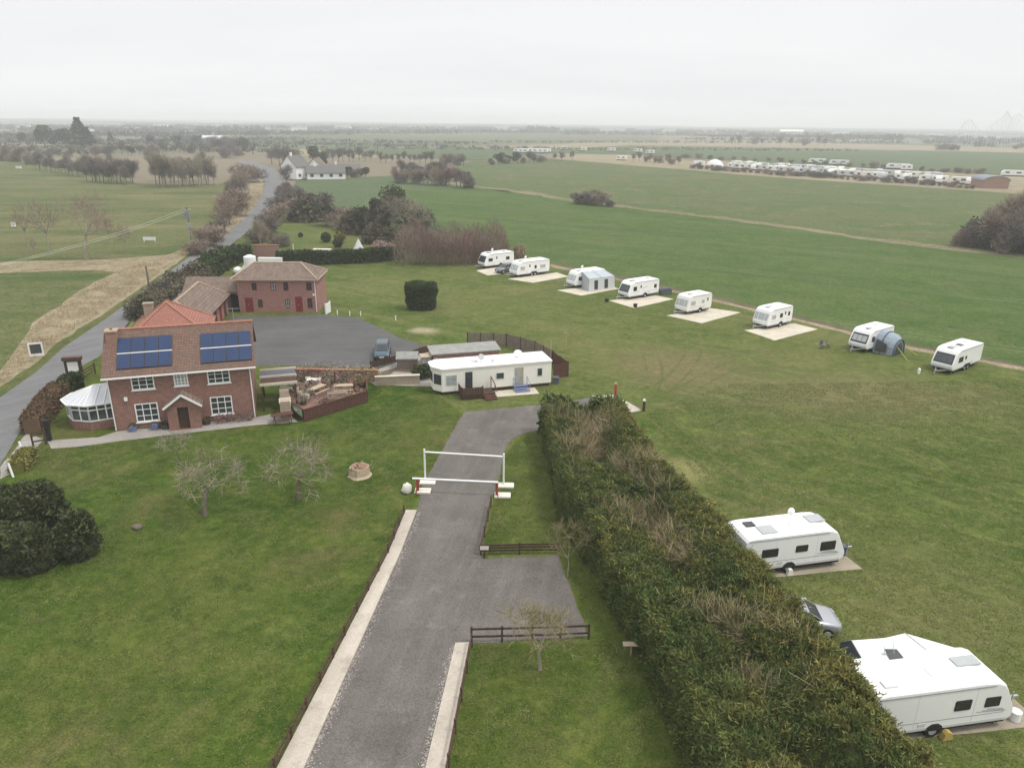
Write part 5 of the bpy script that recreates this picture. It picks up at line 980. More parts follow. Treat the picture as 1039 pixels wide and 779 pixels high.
# roadside signs and gate
g=G(38,362); t=thing('roadside_board','dark notice board in a white frame on the tan verge beyond the lane','sign',(g[0],g[1],0),R(25))
b=MB(); b.box(-.68,.68,-.05,.0,.1,1.6); b.build('frame',M['white'],t); b=MB(); b.box(-.52,.52,-.07,-.05,.4,1.42); b.build('panel',M['glass'],t)
g=G(77,385); t=thing('notice_board','white notice panel in a dark brown timber housing by the lane gate','sign',(g[0],g[1],0),R(14))
b=MB(); b.box(-.75,.75,-.05,.12,.35,2.0,0); b.box(-.85,.85,-.25,.3,2.0,2.35,1); b.box(-.75,-.6,-.1,.1,0,2.0,0).box(.6,.75,-.1,.1,0,2.0,0); b.build('housing',[M['timber'],M['brownwin']],t); b=MB(); b.box(-.5,.45,-.075,-.052,.65,1.85); b.build('panel',M['white'],t)
rails('rail_fence','dark timber fence rails between the notice board and the farmhouse',[(84,388),(97,379)],1.1,3)
rails('garden_gate','small dark timber gate at the lane end of the farmhouse path',[(34,453),(47,450.5)],.95,2,post=1.3)
g=G(50.5,447); b=MB(); b.box(-.14,.14,-.14,.14,0,1.7); b.box(-.17,.17,-.17,.17,1.7,1.78); tag(b.build('gate_post',M['frame_blk'],loc=(g[0],g[1],0)),'dark gate post at the left end of the farmhouse path','post')
for (x,y,x2,y2,lb) in ((24,461,21.5,454,'white marker post nearer the garden gate on the lane bank'),(13.5,484,11,476,'white marker post lower down the lane bank by the yews')):
    g=G(x,y); b=MB(); b.bar((0,0,0),(-.2,.1,1.05),.12,.10); tag(b.build('marker_post',M['white'],loc=(g[0],g[1],0)),lb,'post')
# poles and wires on the left
def upole(px,py,h,lab,trans=False,cross=True):
    g=G(px,py); t=thing('utility_pole',lab,'pole',(g[0],g[1],0)); b=MB(); b.tube((0,0,0),(0,0,h),.16,.11,8); b.build('shaft',M['pole'],t)
    if cross: b=MB(); b.box(-.8,.8,-.06,.06,h-.5,h-.38); b.build('crossarm',M['steel'],t)
    if trans:
        b=MB(); b.box(-.5,.5,-.55,-.1,h-2.2,h-.9); b.tube((-.3,-.3,h-.9),(-.3,-.3,h-.55),.07,n=6); b.tube((.3,-.3,h-.9),(.3,-.3,h-.55),.07,n=6); b.build('transformer',M['gris'],t)
        b=MB(); b.box(-.35,.35,-.2,.2,h-4.2,h-3.2); b.build('cabinet',M['steel'],t)
    return g
pA=upole(194,245,7.0,'utility pole with a grey transformer in the pasture left of the lane',True)
pB=upole(152.5,299,4.2,'thin bare pole on the verge of the lane behind the farmhouse',False,False)
g2=G(-90,350); b=MB(); b.tube((0,0,0),(0,0,7.0),.16,.11,8); b.box(-.8,.8,-.06,.06,6.5,6.62); tag(b.build('utility_pole',M['pole'],loc=(g2[0],g2[1],0)),'utility pole at the left edge of the near pasture','pole')
for k,off in enumerate((-.7,.7)):
    P0=Vector((pA[0]+off*.8,pA[1]+off,6.65)); P1=Vector((g2[0]+off*.8,g2[1]+off,6.65)); b=MB(); last=None
    for i in range(25):
        u=i/24; p=P0.lerp(P1,u)-Vector((0,0,1.1*4*u*(1-u)))
        if last is not None: b.tube(last,p,.02,n=5,caps=False)
        last=p
    tag(b.build('power_cable',M['cable']),('upper','lower')[k]+' of the two overhead wires crossing the left pasture to the transformer pole','cable')
g=G(152,245.5); t=thing('white_rail','short white barrier board standing in the left pasture','barrier',(g[0],g[1],0)); b=MB(); b.box(-1.3,1.3,-.04,.04,.35,1.0); b.build('board',M['white'],t)
for x in (-1.1,1.1): b=MB(); b.box(x-.06,x+.06,-.03,.03,0,.35); b.build('leg',M['white'],t)
g=G(14,230); b=MB(); b.box(-.35,.35,-.35,.35,0,.9); b.box(-.4,.4,-.4,.4,.9,1.0); tag(b.build('white_hut',M['white'],loc=(g[0],g[1],0)),'tiny white box standing far out in the left pasture','box')
g=G(19,171); b=MB(); b.box(-1.2,1.2,-.5,.5,0,.9); b.box(-1.3,1.3,-.6,.6,.9,1.0); tag(b.build('feed_trough',M['white'],loc=(g[0],g[1],0)),'white trough on the far left pasture before the tree belt','trough')
g=G(139,536); b=MB(); b.ball((0,0,.1),.32,.25,.2,0,10,6,.12,-.6); tag(b.build('stone',M['bark'],None,True,loc=(g[0],g[1],0)),'small grey stone lying on the front lawn','stone')
g=G(365,482); M['stumptop']=plain('weathered_cut_wood',(.27,.17,.12),.9,.15,var=.4,scale=5); t=thing('tree_stump','broad pale tree stump with a reddish cut top on the lawn left of the drive','stump',(g[0],g[1],0))
rg=[[(r*math.cos(2*PI*i/16)*(1+.08*math.sin(i*2.3)),r*math.sin(2*PI*i/16)*(1+.08*math.sin(i*1.7)),z) for i in range(16)] for r,z in ((.86,0),(.74,.15),(.70,.55),(.68,.72))]
b=MB(); b.loft(rg); b.build('bark',M['timber_pale'],t); b=MB(); b.poly([(x*.9,y*.9,z+.004) for x,y,z in rg[-1]]); b.build('cut_face',M['stumptop'],t)
P=RNG.normal(0,1,(90,3))*np.array([.4,.4,.05])+np.array([0,0,.76]); leafs('moss',P,.10,M['twig_tan'],t)
# ------------------------------------------------------------------ trees and bushes
def branch_tree(seed,h,r0,spread,levels=4,trunk_h=.3,kids=(5,5,5),curl=.35,up=.35,twigs=5,tw_len=.5,tw_w=.014,ln=(.8,1.25)):
    "recursive limbs; returns (trunk MB, crown MB, twig sliver array)"
    rnd=random.Random(seed); tr=MB(); cr=MB(); sl=[]
    def sliver(p,d,L,w):
        a=Vector((rnd.uniform(-1,1),rnd.uniform(-1,1),rnd.uniform(-1,1))).cross(d).normalized()*w*.5; q=p+d*L
        sl.extend([tuple(p-a),tuple(p+a),tuple(q+a*.4),tuple(q-a*.4)])
    def grow(p,d,L,r,lev):
        segs=3 if lev<2 else 2; n=6 if lev==0 else 4
        for k in range(segs):
            q=p+d*(L/segs); r2=r*(.82 if k<segs-1 else .68); (tr if lev==0 else cr).tube(p,q,r,r2,n,caps=False)
            if lev>=1:
                for _ in range(twigs if lev>=2 else 2):
                    dd=(d*.5+Vector((rnd.gauss(0,1),rnd.gauss(0,1),rnd.gauss(0,1)+up)).normalized()).normalized(); sliver(p.lerp(q,rnd.random()),dd,tw_len*rnd.uniform(.5,1.4),tw_w)
            p=q; r=r2; d=(d+Vector((rnd.gauss(0,curl*.35),rnd.gauss(0,curl*.35),rnd.gauss(0,curl*.2)+up*.10))).normalized()
        if lev<levels-1:
            nk=kids[min(lev,len(kids)-1)]
            for i in range(nk):
                az=2*PI*(i+rnd.random()*.7)/nk; side_=Vector((math.cos(az),math.sin(az),0)); t_=d.cross(Vector((0,0,1)) if abs(d.z)<.9 else Vector((1,0,0))).normalized(); u2=t_.cross(d)
                nd=(d*.55+(t_*math.cos(az)+u2*math.sin(az))*spread+Vector((0,0,up*.5))).normalized(); grow(p,nd,L*rnd.uniform(.55,.85)*(ln[0] if lev else ln[1]),r*.72,lev+1)
        else:
            for _ in range(twigs*2): sliver(p,(d+Vector((rnd.gauss(0,.6),rnd.gauss(0,.6),rnd.gauss(0,.6)+up*.5))).normalized(),tw_len*rnd.uniform(.6,1.5),tw_w)
    grow(Vector((0,0,0)),Vector((rnd.uniform(-.08,.08),rnd.uniform(-.08,.08),1)).normalized(),h*trunk_h,r0,0)
    return tr,cr,sl
def make_tree(name,label,loc,mbark,mtwig,args,group=None):
    t=thing(name,label,'tree',loc,0,group); tr,cr,sl=branch_tree(**args); tr.build('trunk',mbark,t)
    V=[];  # merge limbs and slivers into one crown mesh
    for f in cr.f: V.extend([cr.v[i] for i in f])
    nl=len(V)//4; V.extend(sl); mesh_np('crown',np.array(V),4,[mbark,mtwig],t,mi=[0]*nl+[1]*(len(sl)//4)); return t
make_tree('fruit_tree','left of two bare fruit trees on the lawn before the farmhouse porch',G3(208,523),M['bark'],M['twig_fruit'],dict(seed=8,h=6.7,r0=.19,spread=.95,levels=5,trunk_h=.28,kids=(5,3,3,2),twigs=2,tw_len=.6,tw_w=.026,up=.22,curl=.6,ln=(.85,.95)))
make_tree('fruit_tree','right of two bare fruit trees on the lawn, near the patio deck',G3(303,506),M['bark'],M['twig_fruit'],dict(seed=27,h=6.3,r0=.17,spread=.95,levels=5,trunk_h=.28,kids=(5,3,3,2),twigs=2,tw_len=.6,tw_w=.026,up=.22,curl=.6,ln=(.85,.95)))
make_tree('young_tree','small bare tree with yellow green twigs at the bottom fence of the parking bay',G3(548,679),M['bark_pale'],M['twig_yel'],dict(seed=21,h=5.4,r0=.11,spread=.9,levels=5,trunk_h=.24,kids=(5,3,3,3),twigs=2,tw_len=.5,tw_w=.018,up=.5,curl=.5,ln=(.85,1.1)))
make_tree('sapling','thin bare sapling right beside the left fruit tree on the lawn',G3(182,470),M['bark'],M['twig'],dict(seed=5,h=3.0,r0=.06,spread=.7,levels=4,trunk_h=.34,kids=(4,3,3),twigs=3,tw_len=.4,tw_w=.018,up=.4))
make_tree('young_tree','thin yellow twigged sapling at the top fence corner of the parking bay',G3(576,585),M['bark_pale'],M['twig_yel'],dict(seed=33,h=3.6,r0=.05,spread=.7,levels=4,trunk_h=.36,kids=(4,4,3),twigs=3,tw_len=.4,tw_w=.012,up=.6))
def ellipsoid_pts(c,r,n,shell=.5,bump=.12,seed=0,zmin=None):
    q=RNG.normal(0,1,(n,3)); q/=np.linalg.norm(q,axis=1)[:,None]
    k=np.array([mnoise.noise((float(a[0]*2.3+seed),float(a[1]*2.3+seed*.7),float(a[2]*2.3)))for a in q]); k2=np.array([mnoise.noise((float(a[0]*6+seed),float(a[1]*6),float(a[2]*6)))for a in q])
    rad=(RNG.uniform(shell,1,n)**.5)*(1+bump*2*k+bump*k2); P=q*rad[:,None]*np.array(r)+np.array(c)
    if zmin is not None: P[:,2]=np.maximum(P[:,2],zmin+RNG.uniform(0,.15,n))
    return P,q
def core(mb,c,r,k=.8,seed=0):
    rings=[]
    for j in range(9):
        zz=-1+2*j/8; zz=max(-.995,min(.995,zz)); rr=math.sqrt(1-zz*zz)
        rings.append([(c[0]+r[0]*k*rr*math.cos(2*PI*i/14),c[1]+r[1]*k*rr*math.sin(2*PI*i/14),max(.02,c[2]+r[2]*k*zz)) for i in range(14)])
    mb.loft(rings)
def bush(name,label,cat,loc,lobes,n,size,mat,bump=.12,group=None,corek=.82,shell=.55,elong=1.6,trunk=None,out=True):
    t=thing(name,label,cat,loc,0,group); Ps=[];Qs=[]
    vol=[a[3]*a[4]*a[5] for a in lobes]; cm=MB()
    for k,(x,y,z,rx,ry,rz) in enumerate(lobes):
        m=int(n*vol[k]**.67/sum(v**.67 for v in vol)); P,q=ellipsoid_pts((x,y,z),(rx,ry,rz),m,shell,bump,seed=k*3.1+loc[0],zmin=.03); Ps.append(P); Qs.append(q)
        if corek: core(cm,(x,y,z),(rx,ry,rz),corek)
    fo_=leafs('foliage',np.concatenate(Ps),size,mat,t,out=np.concatenate(Qs) if out else None,elong=elong)
    if corek: cm.build('blocking_core',mat,t,True)
    if trunk: b=MB(); b.tube((0,0,0),(0,0,trunk[0]),trunk[1],trunk[1]*.8,8); b.build('trunk',M['bark'],t)
    return t
def yew(label,px,py,dy,lobes,n): g=G(px,py); bush('yew_bush',label,'shrub',(g[0],g[1]+dy,0),lobes,n,.17,M['yew'],.13,corek=.86,shell=.72)
yew('broad dark yew bush at the front of the dark clump on the left lawn edge',24,587,1.2,[(-.3,0,1.15,1.55,1.35,1.5),(-1.5,.1,1.1,1.2,1.2,1.4)],15000)
yew('rounded dark yew bush at the back of the dark clump, nearest the lane',24,553,1.5,[(0,0,1.5,1.9,1.5,1.75),(-1.7,.3,1.4,1.4,1.4,1.5)],14000)
yew('narrower upright yew bush on the right side of the dark clump',74,573,.9,[(0,0,1.3,1.02,1.0,1.6)],9000)
# topiary block on the campsite lawn
g=G(426.5,316); t=thing('topiary_bush','large dark box shaped clipped evergreen bush alone on the grass beyond the car park','shrub',(g[0],g[1]+1.6,0))
n=15000; q=RNG.uniform(-1,1,(n,3)); f=RNG.integers(0,5,n)
for k in range(n):
    a=f[k]; 
    if a==4: q[k,2]=1
    else: q[k,a//2]=1 if a%2 else -1
o_=q.copy(); bmp=np.array([mnoise.noise((float(a[0]*1.8),float(a[1]*1.8),float(a[2]*1.8)))for a in q]); sc=(1+.16*bmp)[:,None]*(1-.10*(np.abs(q[:,:1])*np.abs(q[:,1:2])))
P=q*sc*np.array([2.0,1.5,1.7])*(1-.16*np.maximum(0,np.linalg.norm(q,axis=1,keepdims=True)-1.25)); P[:,:2]*=(1+.06*(P[:,2:3]/1.75)); P[:,2]+=1.8; P[:,2]=np.maximum(P[:,2],.05); leafs('foliage',P+RNG.normal(0,.07,P.shape),.13,M['box_hedge'],t,out=o_*.5)
b=MB(); b.box(-1.5,1.5,-1.05,1.05,.05,3.0); b.build('blocking_core',M['box_hedge'],t)
# ---- the tall conifer hedge
HEDGE=thing('conifer_hedge','tall overgrown conifer hedge running from the drive end down to the bottom of the picture','hedge',(0,0,0))
Lp=[(2.6,56.0),(3.4,42.0),(4.8,36.0),(6.2,30.0),(7.0,25.0),(7.6,19.0),(8.0,15.5)]; Rp=[(9.1,55.5),(9.9,47.0),(11.9,39.0),(12.95,33.5),(14.3,26.5),(15.0,22.5),(15.8,17.5)]
def ipl(pts,y):
    for a,c in zip(pts,pts[1:]):
        if a[1]>=y>=c[1]: u=(a[1]-y)/(a[1]-c[1]); return a[0]+(c[0]-a[0])*u
    return pts[-1][0] if y<pts[-1][1] else pts[0][0]
def hz(u,y):
    "top height over the hedge's cross-section u in 0..1"
    x=ipl(Lp,y)+(ipl(Rp,y)-ipl(Lp,y))*u
    nn=mnoise.noise((x*.55,y*.55,.3)); n2=mnoise.noise((x*1.5,y*1.5,5)); n3=mnoise.noise((u*2.5,y*.22,9))
    trough=math.exp(-((u-.50)/.17)**2)
    return 3.05+.45*nn+.58*n2-1.15*trough*(.75+1.0*n3)+(.30 if u>.7 else 0)*(.4+n3)-.25*max(0,(u-.9)/.1)-.25*max(0,(.08-u)/.08)
PT=[];OT=[];ST=[];MT=[]
rnd=random.Random(4)
def addp(p,o,s,m): PT.append(p);OT.append(o);ST.append(s);MT.append(m)
y0,y1=16.0,56.0
# top surface clumps: each clump is a little fan of sprays
for k in range(5600):
    y=rnd.uniform(y0,y1); u=rnd.random(); xl,xr=ipl(Lp,y),ipl(Rp,y); x=xl+(xr-xl)*u; z=hz(u,y)
    brown=math.exp(-((u-.50)/.23)**2)*(.25+1.9*mnoise.noise((x*.42,y*.33,2)))
    if y>44: brown+=.75*math.exp(-((u-.55)/.33)**2)
    if rnd.random()<brown*.86: continue
    clump=rnd.randint(48,84); cm_=mnoise.noise((x*.35,y*.35,7))
    yel=.10+.85*max(0,(u-.68)/.32)+.5*cm_+(.1 if u>.3 and u<.5 else 0)
    m=1 if rnd.random()<yel else 0
    for _ in range(clump):
        r=rnd.gauss(0,.17); r2=rnd.gauss(0,.17); zz=z-abs(rnd.gauss(0,.22))
        addp((x+r,y+r2,zz),(r*2+rnd.gauss(0,.3),r2*2+rnd.gauss(0,.3),.9),rnd.uniform(.038,.08),m)
# left face, right face, far and near ends
for k in range(5600):
    y=rnd.uniform(y0,y1); sideL=rnd.random()<.62; v=rnd.random(); xl,xr=ipl(Lp,y),ipl(Rp,y); H0=hz(.04 if sideL else .97,y); z=.08+v*H0
    bul=.28*mnoise.noise((y*.6,z*.6,1 if sideL else 4))+.16*mnoise.noise((y*1.7,z*1.7,8)); tap=(.30*v*v)
    x=(xl-bul+tap) if sideL else (xr+bul-tap); m=1 if rnd.random()<((.07+.25*v*v) if sideL else .42) else 0
    for _ in range(52):
        dy=rnd.gauss(0,.18); dz=rnd.gauss(0,.16); addp((x+rnd.gauss(0,.10),y+dy,max(.05,z+dz)),((-1 if sideL else 1)+rnd.gauss(0,.4),rnd.gauss(0,.5),.55+rnd.gauss(0,.35)),rnd.uniform(.038,.075),m)
for k in range(700):
    u=rnd.random(); v=rnd.random(); y=y1; x=ipl(Lp,y)+(ipl(Rp,y)-ipl(Lp,y))*u; z=.08+v*hz(u,y)
    for _ in range(8): addp((x+rnd.gauss(0,.18),y+.1+rnd.gauss(0,.15),max(.05,z+rnd.gauss(0,.18))),(rnd.gauss(0,.4),1,.5),rnd.uniform(.2,.34),0)
PT=np.array(PT);OT=np.array(OT);OT/=np.linalg.norm(OT,axis=1)[:,None]
leafs('foliage',PT,np.array(ST),[M['conifer'],M['conifer_y']],HEDGE,out=OT*1.1,elong=3.0,mi=MT)
b=MB(); rows=[]
for k in range(82):
    y=y0+(y1-y0-.3)*k/81; xl,xr=ipl(Lp,y)+.5,ipl(Rp,y)-.5; row=[(xl,y,.02)]
    for j in range(17): u=j/16; row.append((xl+(xr-xl)*u,y,max(.4,hz(u,y)-.62-.35*math.exp(-((u-.5)/.17)**2))))
    row.append((xr,y,.02)); rows.append(row)
b.loft(rows,0,cap=True); b.build('blocking_core',M['conifer'],HEDGE)  # solid core added inside the hedge to block light between the sprays
V=[]
for k in range(2300):
    y=rnd.uniform(y0,y1); u=max(.12,min(.88,rnd.gauss(.5,.17 if y<44 else .24))); x=ipl(Lp,y)+(ipl(Rp,y)-ipl(Lp,y))*u; z=hz(u,y)-.6; cl=mnoise.noise((x*.4,y*.3,2))
    if cl<(.13 if y<46 else -.05): continue
    for _ in range(13):
        d=Vector((rnd.gauss(0,.7),rnd.gauss(0,.7),rnd.uniform(.3,1.3))).normalized(); L=rnd.uniform(.5,1.45); p=Vector((x+rnd.gauss(0,.18),y+rnd.gauss(0,.18),z+rnd.uniform(-.1,.3))); a=d.cross(Vector((rnd.gauss(0,1),rnd.gauss(0,1),rnd.gauss(0,1)))).normalized()*rnd.uniform(.008,.019); q=p+d*L
        V.extend([tuple(p-a),tuple(p+a),tuple(q+a*.4),tuple(q-a*.4)])
mesh_np('dead_branches',np.array(V),4,M['twig_hedge'],HEDGE)
# ------------------------------------------------------------------ middle distance and far planting
ONES='first second third fourth fifth sixth seventh eighth ninth tenth eleventh twelfth thirteenth fourteenth fifteenth sixteenth seventeenth eighteenth nineteenth'.split()
TENS={20:('twenty','twentieth'),30:('thirty','thirtieth'),40:('forty','fortieth'),50:('fifty','fiftieth')}
def nth(k):
    if k<20: return ONES[k-1]
    t,r=k//10*10,k%10; return TENS[t][1] if r==0 else TENS[t][0]+'-'+ONES[r-1]
def dist(px,py): a=G(px,py); return math.hypot(a[0],a[1],HZ)
def mpp(px,py): return dist(px,py)/F_*1.06      # metres that one mark of the survey spans there
PROT={}
def crown_mesh(kind,seed):
    "unit crown/trunk meshes: height 1, half width about .3"
    rs=np.random.default_rng(seed); mn='proto'
    if kind in('bare','purple','tan','pale','faint'):
        mat=M[{'bare':'twig_far','purple':'twig_purple','tan':'twig_tan','pale':'twig','faint':'twig_tan'}[kind]]
        n=1500 if kind!='faint' else 420; nl=12; ang=rs.uniform(0,2*PI,nl); rr_=rs.uniform(.03,.19,nl); lob=np.stack([rr_*np.cos(ang),rr_*np.sin(ang),rs.uniform(.38,.84,nl)],1); k=rs.integers(0,nl,n)
        q=rs.normal(0,1,(n,3)); q/=np.linalg.norm(q,axis=1)[:,None]; P=lob[k]+q*(rs.uniform(.2,1,(n,1))**.5)*np.array([.13,.13,.15]); D=q*.8+(P-np.array([0,0,.25]))*1.2+np.array([0,0,.35]); L=.12; Wd=.0055
    elif kind=='bush':
        mat=M['twig_tan' if seed%2 else 'twig_far']; n=2600; nl=10; ang=rs.uniform(0,2*PI,nl); rr_=rs.uniform(0,.33,nl); lob=np.stack([rr_*np.cos(ang),rr_*np.sin(ang),rs.uniform(.15,.62,nl)],1); k=rs.integers(0,nl,n); q=rs.normal(0,1,(n,3)); q/=np.linalg.norm(q,axis=1)[:,None]; P=lob[k]+q*(rs.uniform(.2,1,(n,1))**.5)*np.array([.2,.2,.27]); P[:,2]=np.abs(P[:,2]); D=q*.9+rs.normal(0,.5,(n,3))+np.array([0,0,.5]); L=.10; Wd=.012
    elif kind=='olive':
        mat=M['olive']; n=1600; q=rs.normal(0,1,(n,3)); q[:,2]=np.abs(q[:,2]); q/=np.linalg.norm(q,axis=1)[:,None]; b_=np.array([1+.35*mnoise.noise((float(a[0]*3+seed),float(a[1]*3),float(a[2]*3))) for a in q]); P=q*b_[:,None]*(rs.uniform(.5,1,(n,1))**.5)*np.array([.5,.5,.92]); D=rs.normal(0,1,(n,3))+q; L=.085; Wd=.045
    elif kind=='ever':
        mat=M['ivy']; n=1900; nl=12; lob=np.stack([rs.uniform(-.16,.16,nl),rs.uniform(-.16,.16,nl),rs.uniform(.3,.82,nl)],1); k=rs.integers(0,nl,n); q=rs.normal(0,1,(n,3)); q/=np.linalg.norm(q,axis=1)[:,None]; P=lob[k]+q*(rs.uniform(.5,1,(n,1))**.5)*np.array([.16,.16,.17]); D=rs.normal(0,1,(n,3)); L=.06; Wd=.03
    elif kind=='cone':
        mat=M['yew']; n=760; h=rs.uniform(0,1,n)**.75; a=rs.uniform(0,2*PI,n); r=(1-h)*.30*(rs.uniform(.4,1,n)**.5)*(1+.25*np.sin(h*34)); P=np.stack([r*np.cos(a),r*np.sin(a),.06+h*.94],1); D=np.stack([np.cos(a),np.sin(a),-.3+0*a],1)+rs.normal(0,.3,(n,3)); L=.10; Wd=.04
    D/=np.linalg.norm(D,axis=1)[:,None]+1e-9; A=np.cross(D,rs.normal(0,1,(n,3))); A/=np.linalg.norm(A,axis=1)[:,None]+1e-9
    s=rs.uniform(.6,1.4,(n,1)); A*=Wd*.5*s; D=D*L*.5*s; V=np.stack([P-A-D,P+A-D,P+A*.5+D,P-A*.5+D],1).reshape(-1,3)
    return V,mat
def proto(kind,seed):
    if (kind,seed) in PROT: return PROT[kind,seed]
    V,mat=crown_mesh(kind,seed); o=mesh_np('crown',V,4,mat); tm=None
    if kind not in('bush','olive'):
        rn=random.Random(seed); b=MB(); p=Vector((0,0,0))
        q=Vector((rn.uniform(-.02,.02),rn.uniform(-.02,.02),.34)); b.tube(p,q,.020,.013,6,caps=False)
        for i in range(6): a=i*PI/3+rn.random(); b.tube(q,q+Vector((.15*math.cos(a),.15*math.sin(a),rn.uniform(.2,.42))),.010,.004,4,caps=False)
        t=b.build('trunk',M['bark'] if kind not in('pale','faint') else M['bark_pale']); tm=t.data; bpy.data.objects.remove(t)
    cm=o.data; bpy.data.objects.remove(o); PROT[kind,seed]=(cm,tm); return PROT[kind,seed]
RT=random.Random(99)
def tree_at(px,py,hpx,kind,label,wide=1.,group=None,name=None,cat=None,seed=None):
    g=G(px,py); h=hpx*mpp(px,py); cm,tm=proto(kind,seed if seed is not None else RT.randint(1,5))
    isb=kind in('bush','olive'); t=thing(name or ('shrub' if isb else 'conifer_tree' if kind=='cone' else 'bare_tree' if kind!='ever' else 'evergreen_tree'),label,cat or ('shrub' if isb else 'tree'),(g[0],g[1],-.1),RT.uniform(0,6.28),group); t.scale=(h*wide,h*wide*RT.uniform(.85,1.1),h)
    o=bpy.data.objects.new('foliage' if isb else 'crown',cm); C.objects.link(o); o.parent=t
    if tm: o=bpy.data.objects.new('trunk',tm); C.objects.link(o); o.parent=t
    return t
def row(pts,n,hpx,kinds,label,group,wide=1.,jx=1.5,jy=.6,hv=.25):
    "n trees along a line of survey marks, numbered from the left"
    seg=[math.hypot(b[0]-a[0],b[1]-a[1]) for a,b in zip(pts,pts[1:])]; T=sum(seg); pos=[]
    for k in range(n):
        d=T*(k+.5)/n
        for s_,a,b in zip(seg,pts,pts[1:]):
            if d<=s_+1e-6: u=d/s_; pos.append((a[0]+(b[0]-a[0])*u+RT.uniform(-jx,jx),a[1]+(b[1]-a[1])*u+RT.uniform(-jy,jy))); break
            d-=s_
    pos.sort()
    for k,(x,y) in enumerate(pos): tree_at(x,y,hpx*RT.uniform(1-hv,1+hv),RT.choice(kinds),label.format(nth(k+1)),wide*RT.uniform(.85,1.2),group)
# clipped garden hedge
def leaf_hedge(name,label,pts,w,h,n,size,mat,bump=.12,z0=.05,topm=None):
    t=thing(name,label,'hedge',(pts[0][0],pts[0][1],0)); ox,oy=pts[0]; P=[];O=[];segs=[math.hypot(b[0]-a[0],b[1]-a[1]) for a,b in zip(pts,pts[1:])]; T=sum(segs); cm=MB()
    for (a,b),sg in zip(zip(pts,pts[1:]),segs):
        d=Vector((b[0]-a[0],b[1]-a[1],0)).normalized(); nrm=Vector((-d.y,d.x,0))
        for _ in range(int(n*sg/T)):
            u=random.random()*sg; f=random.random(); nz_=mnoise.noise(((a[0]+d.x*u)*.5,(a[1]+d.y*u)*.5,1.))*bump*2; hh=h*(1+nz_)
            if f<.42: y=-w/2*(1+nz_); z=random.uniform(z0,hh); o=-nrm
            elif f<.66: y=w/2*(1+nz_); z=random.uniform(z0,hh); o=nrm
            else: y=random.uniform(-w/2,w/2); z=hh*(1+random.gauss(0,.03)); o=Vector((0,0,1))
            p=Vector((a[0]-ox,a[1]-oy,0))+d*u+nrm*(y*(1-.12*z/h)+random.gauss(0,bump*.6)); P.append((p.x,p.y,z)); O.append((o.x,o.y,o.z+.3))
        A=Vector((a[0]-ox,a[1]-oy,0)); B=Vector((b[0]-ox,b[1]-oy,0)); cm.bar(A+Vector((0,0,h*.45)),B+Vector((0,0,h*.45)),w*.72,h*.86)
    leafs('foliage',np.array(P),size,mat,t,out=np.array(O)*.8); cm.build('blocking_core',mat,t); return t
leaf_hedge('garden_hedge','long dark clipped evergreen hedge between the coach house and the purple brown thicket',[G(281,268.5),G(330,268),G(372,266.5),G(409,263)],1.6,2.3,4200,.30,M['box_hedge'],.05)
leaf_hedge('lane_hedge','dark scrubby evergreen hedge along the lane beside the coach house tank',[G(206,284),G(225,270),G(250,263)],3.4,2.6,2600,.36,M['box_hedge'],.2)
leaf_hedge('lane_hedge','olive and brown scrubby hedge along the lane behind the annexe',[G(146,324),G(160,312),G(180,297),G(206,284)],4.2,2.0,5500,.24,M['olive'],.3)
leaf_hedge('russet_hedge','clipped russet brown hedge between the lane and the conservatory',[G(62,402),G(48,420),G(34,440)],1.7,1.5,3600,.15,M['brownleaf'],.08)
leaf_hedge('bank_hedge','low green hedge on the bank between the garden gate and the yews',[G(30,462),G(19,480)],1.0,.8,1500,.13,M['conifer_y'],.2)
leaf_hedge('laurel_hedge','dark green hedge beside the notice board against the conservatory',[G(64,402),G(73,394),G(86,392)],1.0,1.5,1700,.15,M['box_hedge'],.1)
for k,(x,y,h,kd,wd,lb) in enumerate(((146,322,20,'olive',1.3,'olive scrub bush by the lane at the left of the annexe chimney'),(163,305,22,'bush',1.2,'brown scrub bush by the lane behind the annexe chimney'),(178,296,20,'olive',1.3,'dark scrub bush in the middle of the lane hedge'),(200,286,20,'olive',1.4,'scrub bush at the bend of the lane hedge by the stable range'),(222,272,18,'ever',1.6,'dark evergreen bush left of the white tank'),(238,266,16,'ever',1.7,'dark evergreen bush right against the white tank'))): tree_at(x,y,h,kd,lb,wd,name='lane_shrub',cat='shrub')
# purple brown thicket: many upright stems per shrub
def thicket(px,py,hpx,wm,label,mat,n=900,group=None):
    g=G(px,py); h=hpx*mpp(px,py); t=thing('thicket_shrub',label,'shrub',(g[0],g[1],0),0,group); a=RNG.uniform(0,2*PI,n); r=np.sqrt(RNG.uniform(0,1,n))*wm; z=RNG.uniform(0,1,n)**.8*h*.92
    P=np.stack([r*np.cos(a),r*np.sin(a)*.8,z*(1-.45*(r/wm)**2)],1); D=np.stack([np.cos(a)*.5*r/wm,np.sin(a)*.5*r/wm,np.ones(n)],1)+RNG.normal(0,.34,(n,3)); D/=np.linalg.norm(D,axis=1)[:,None]
    A=np.cross(D,RNG.normal(0,1,(n,3))); A/=np.linalg.norm(A,axis=1)[:,None]; s=RNG.uniform(.6,1.4,(n,1)); A*=.022*s; D*=.55*s; V=np.stack([P-A-D*.5,P+A-D*.5,P+A*.3+D,P-A*.3+D],1); V[:,:,2]=np.maximum(V[:,:,2],.01)
    mesh_np('stems',V.reshape(-1,3),4,mat,t); return t
xs=[414,427,440,453,466,479,492,503]
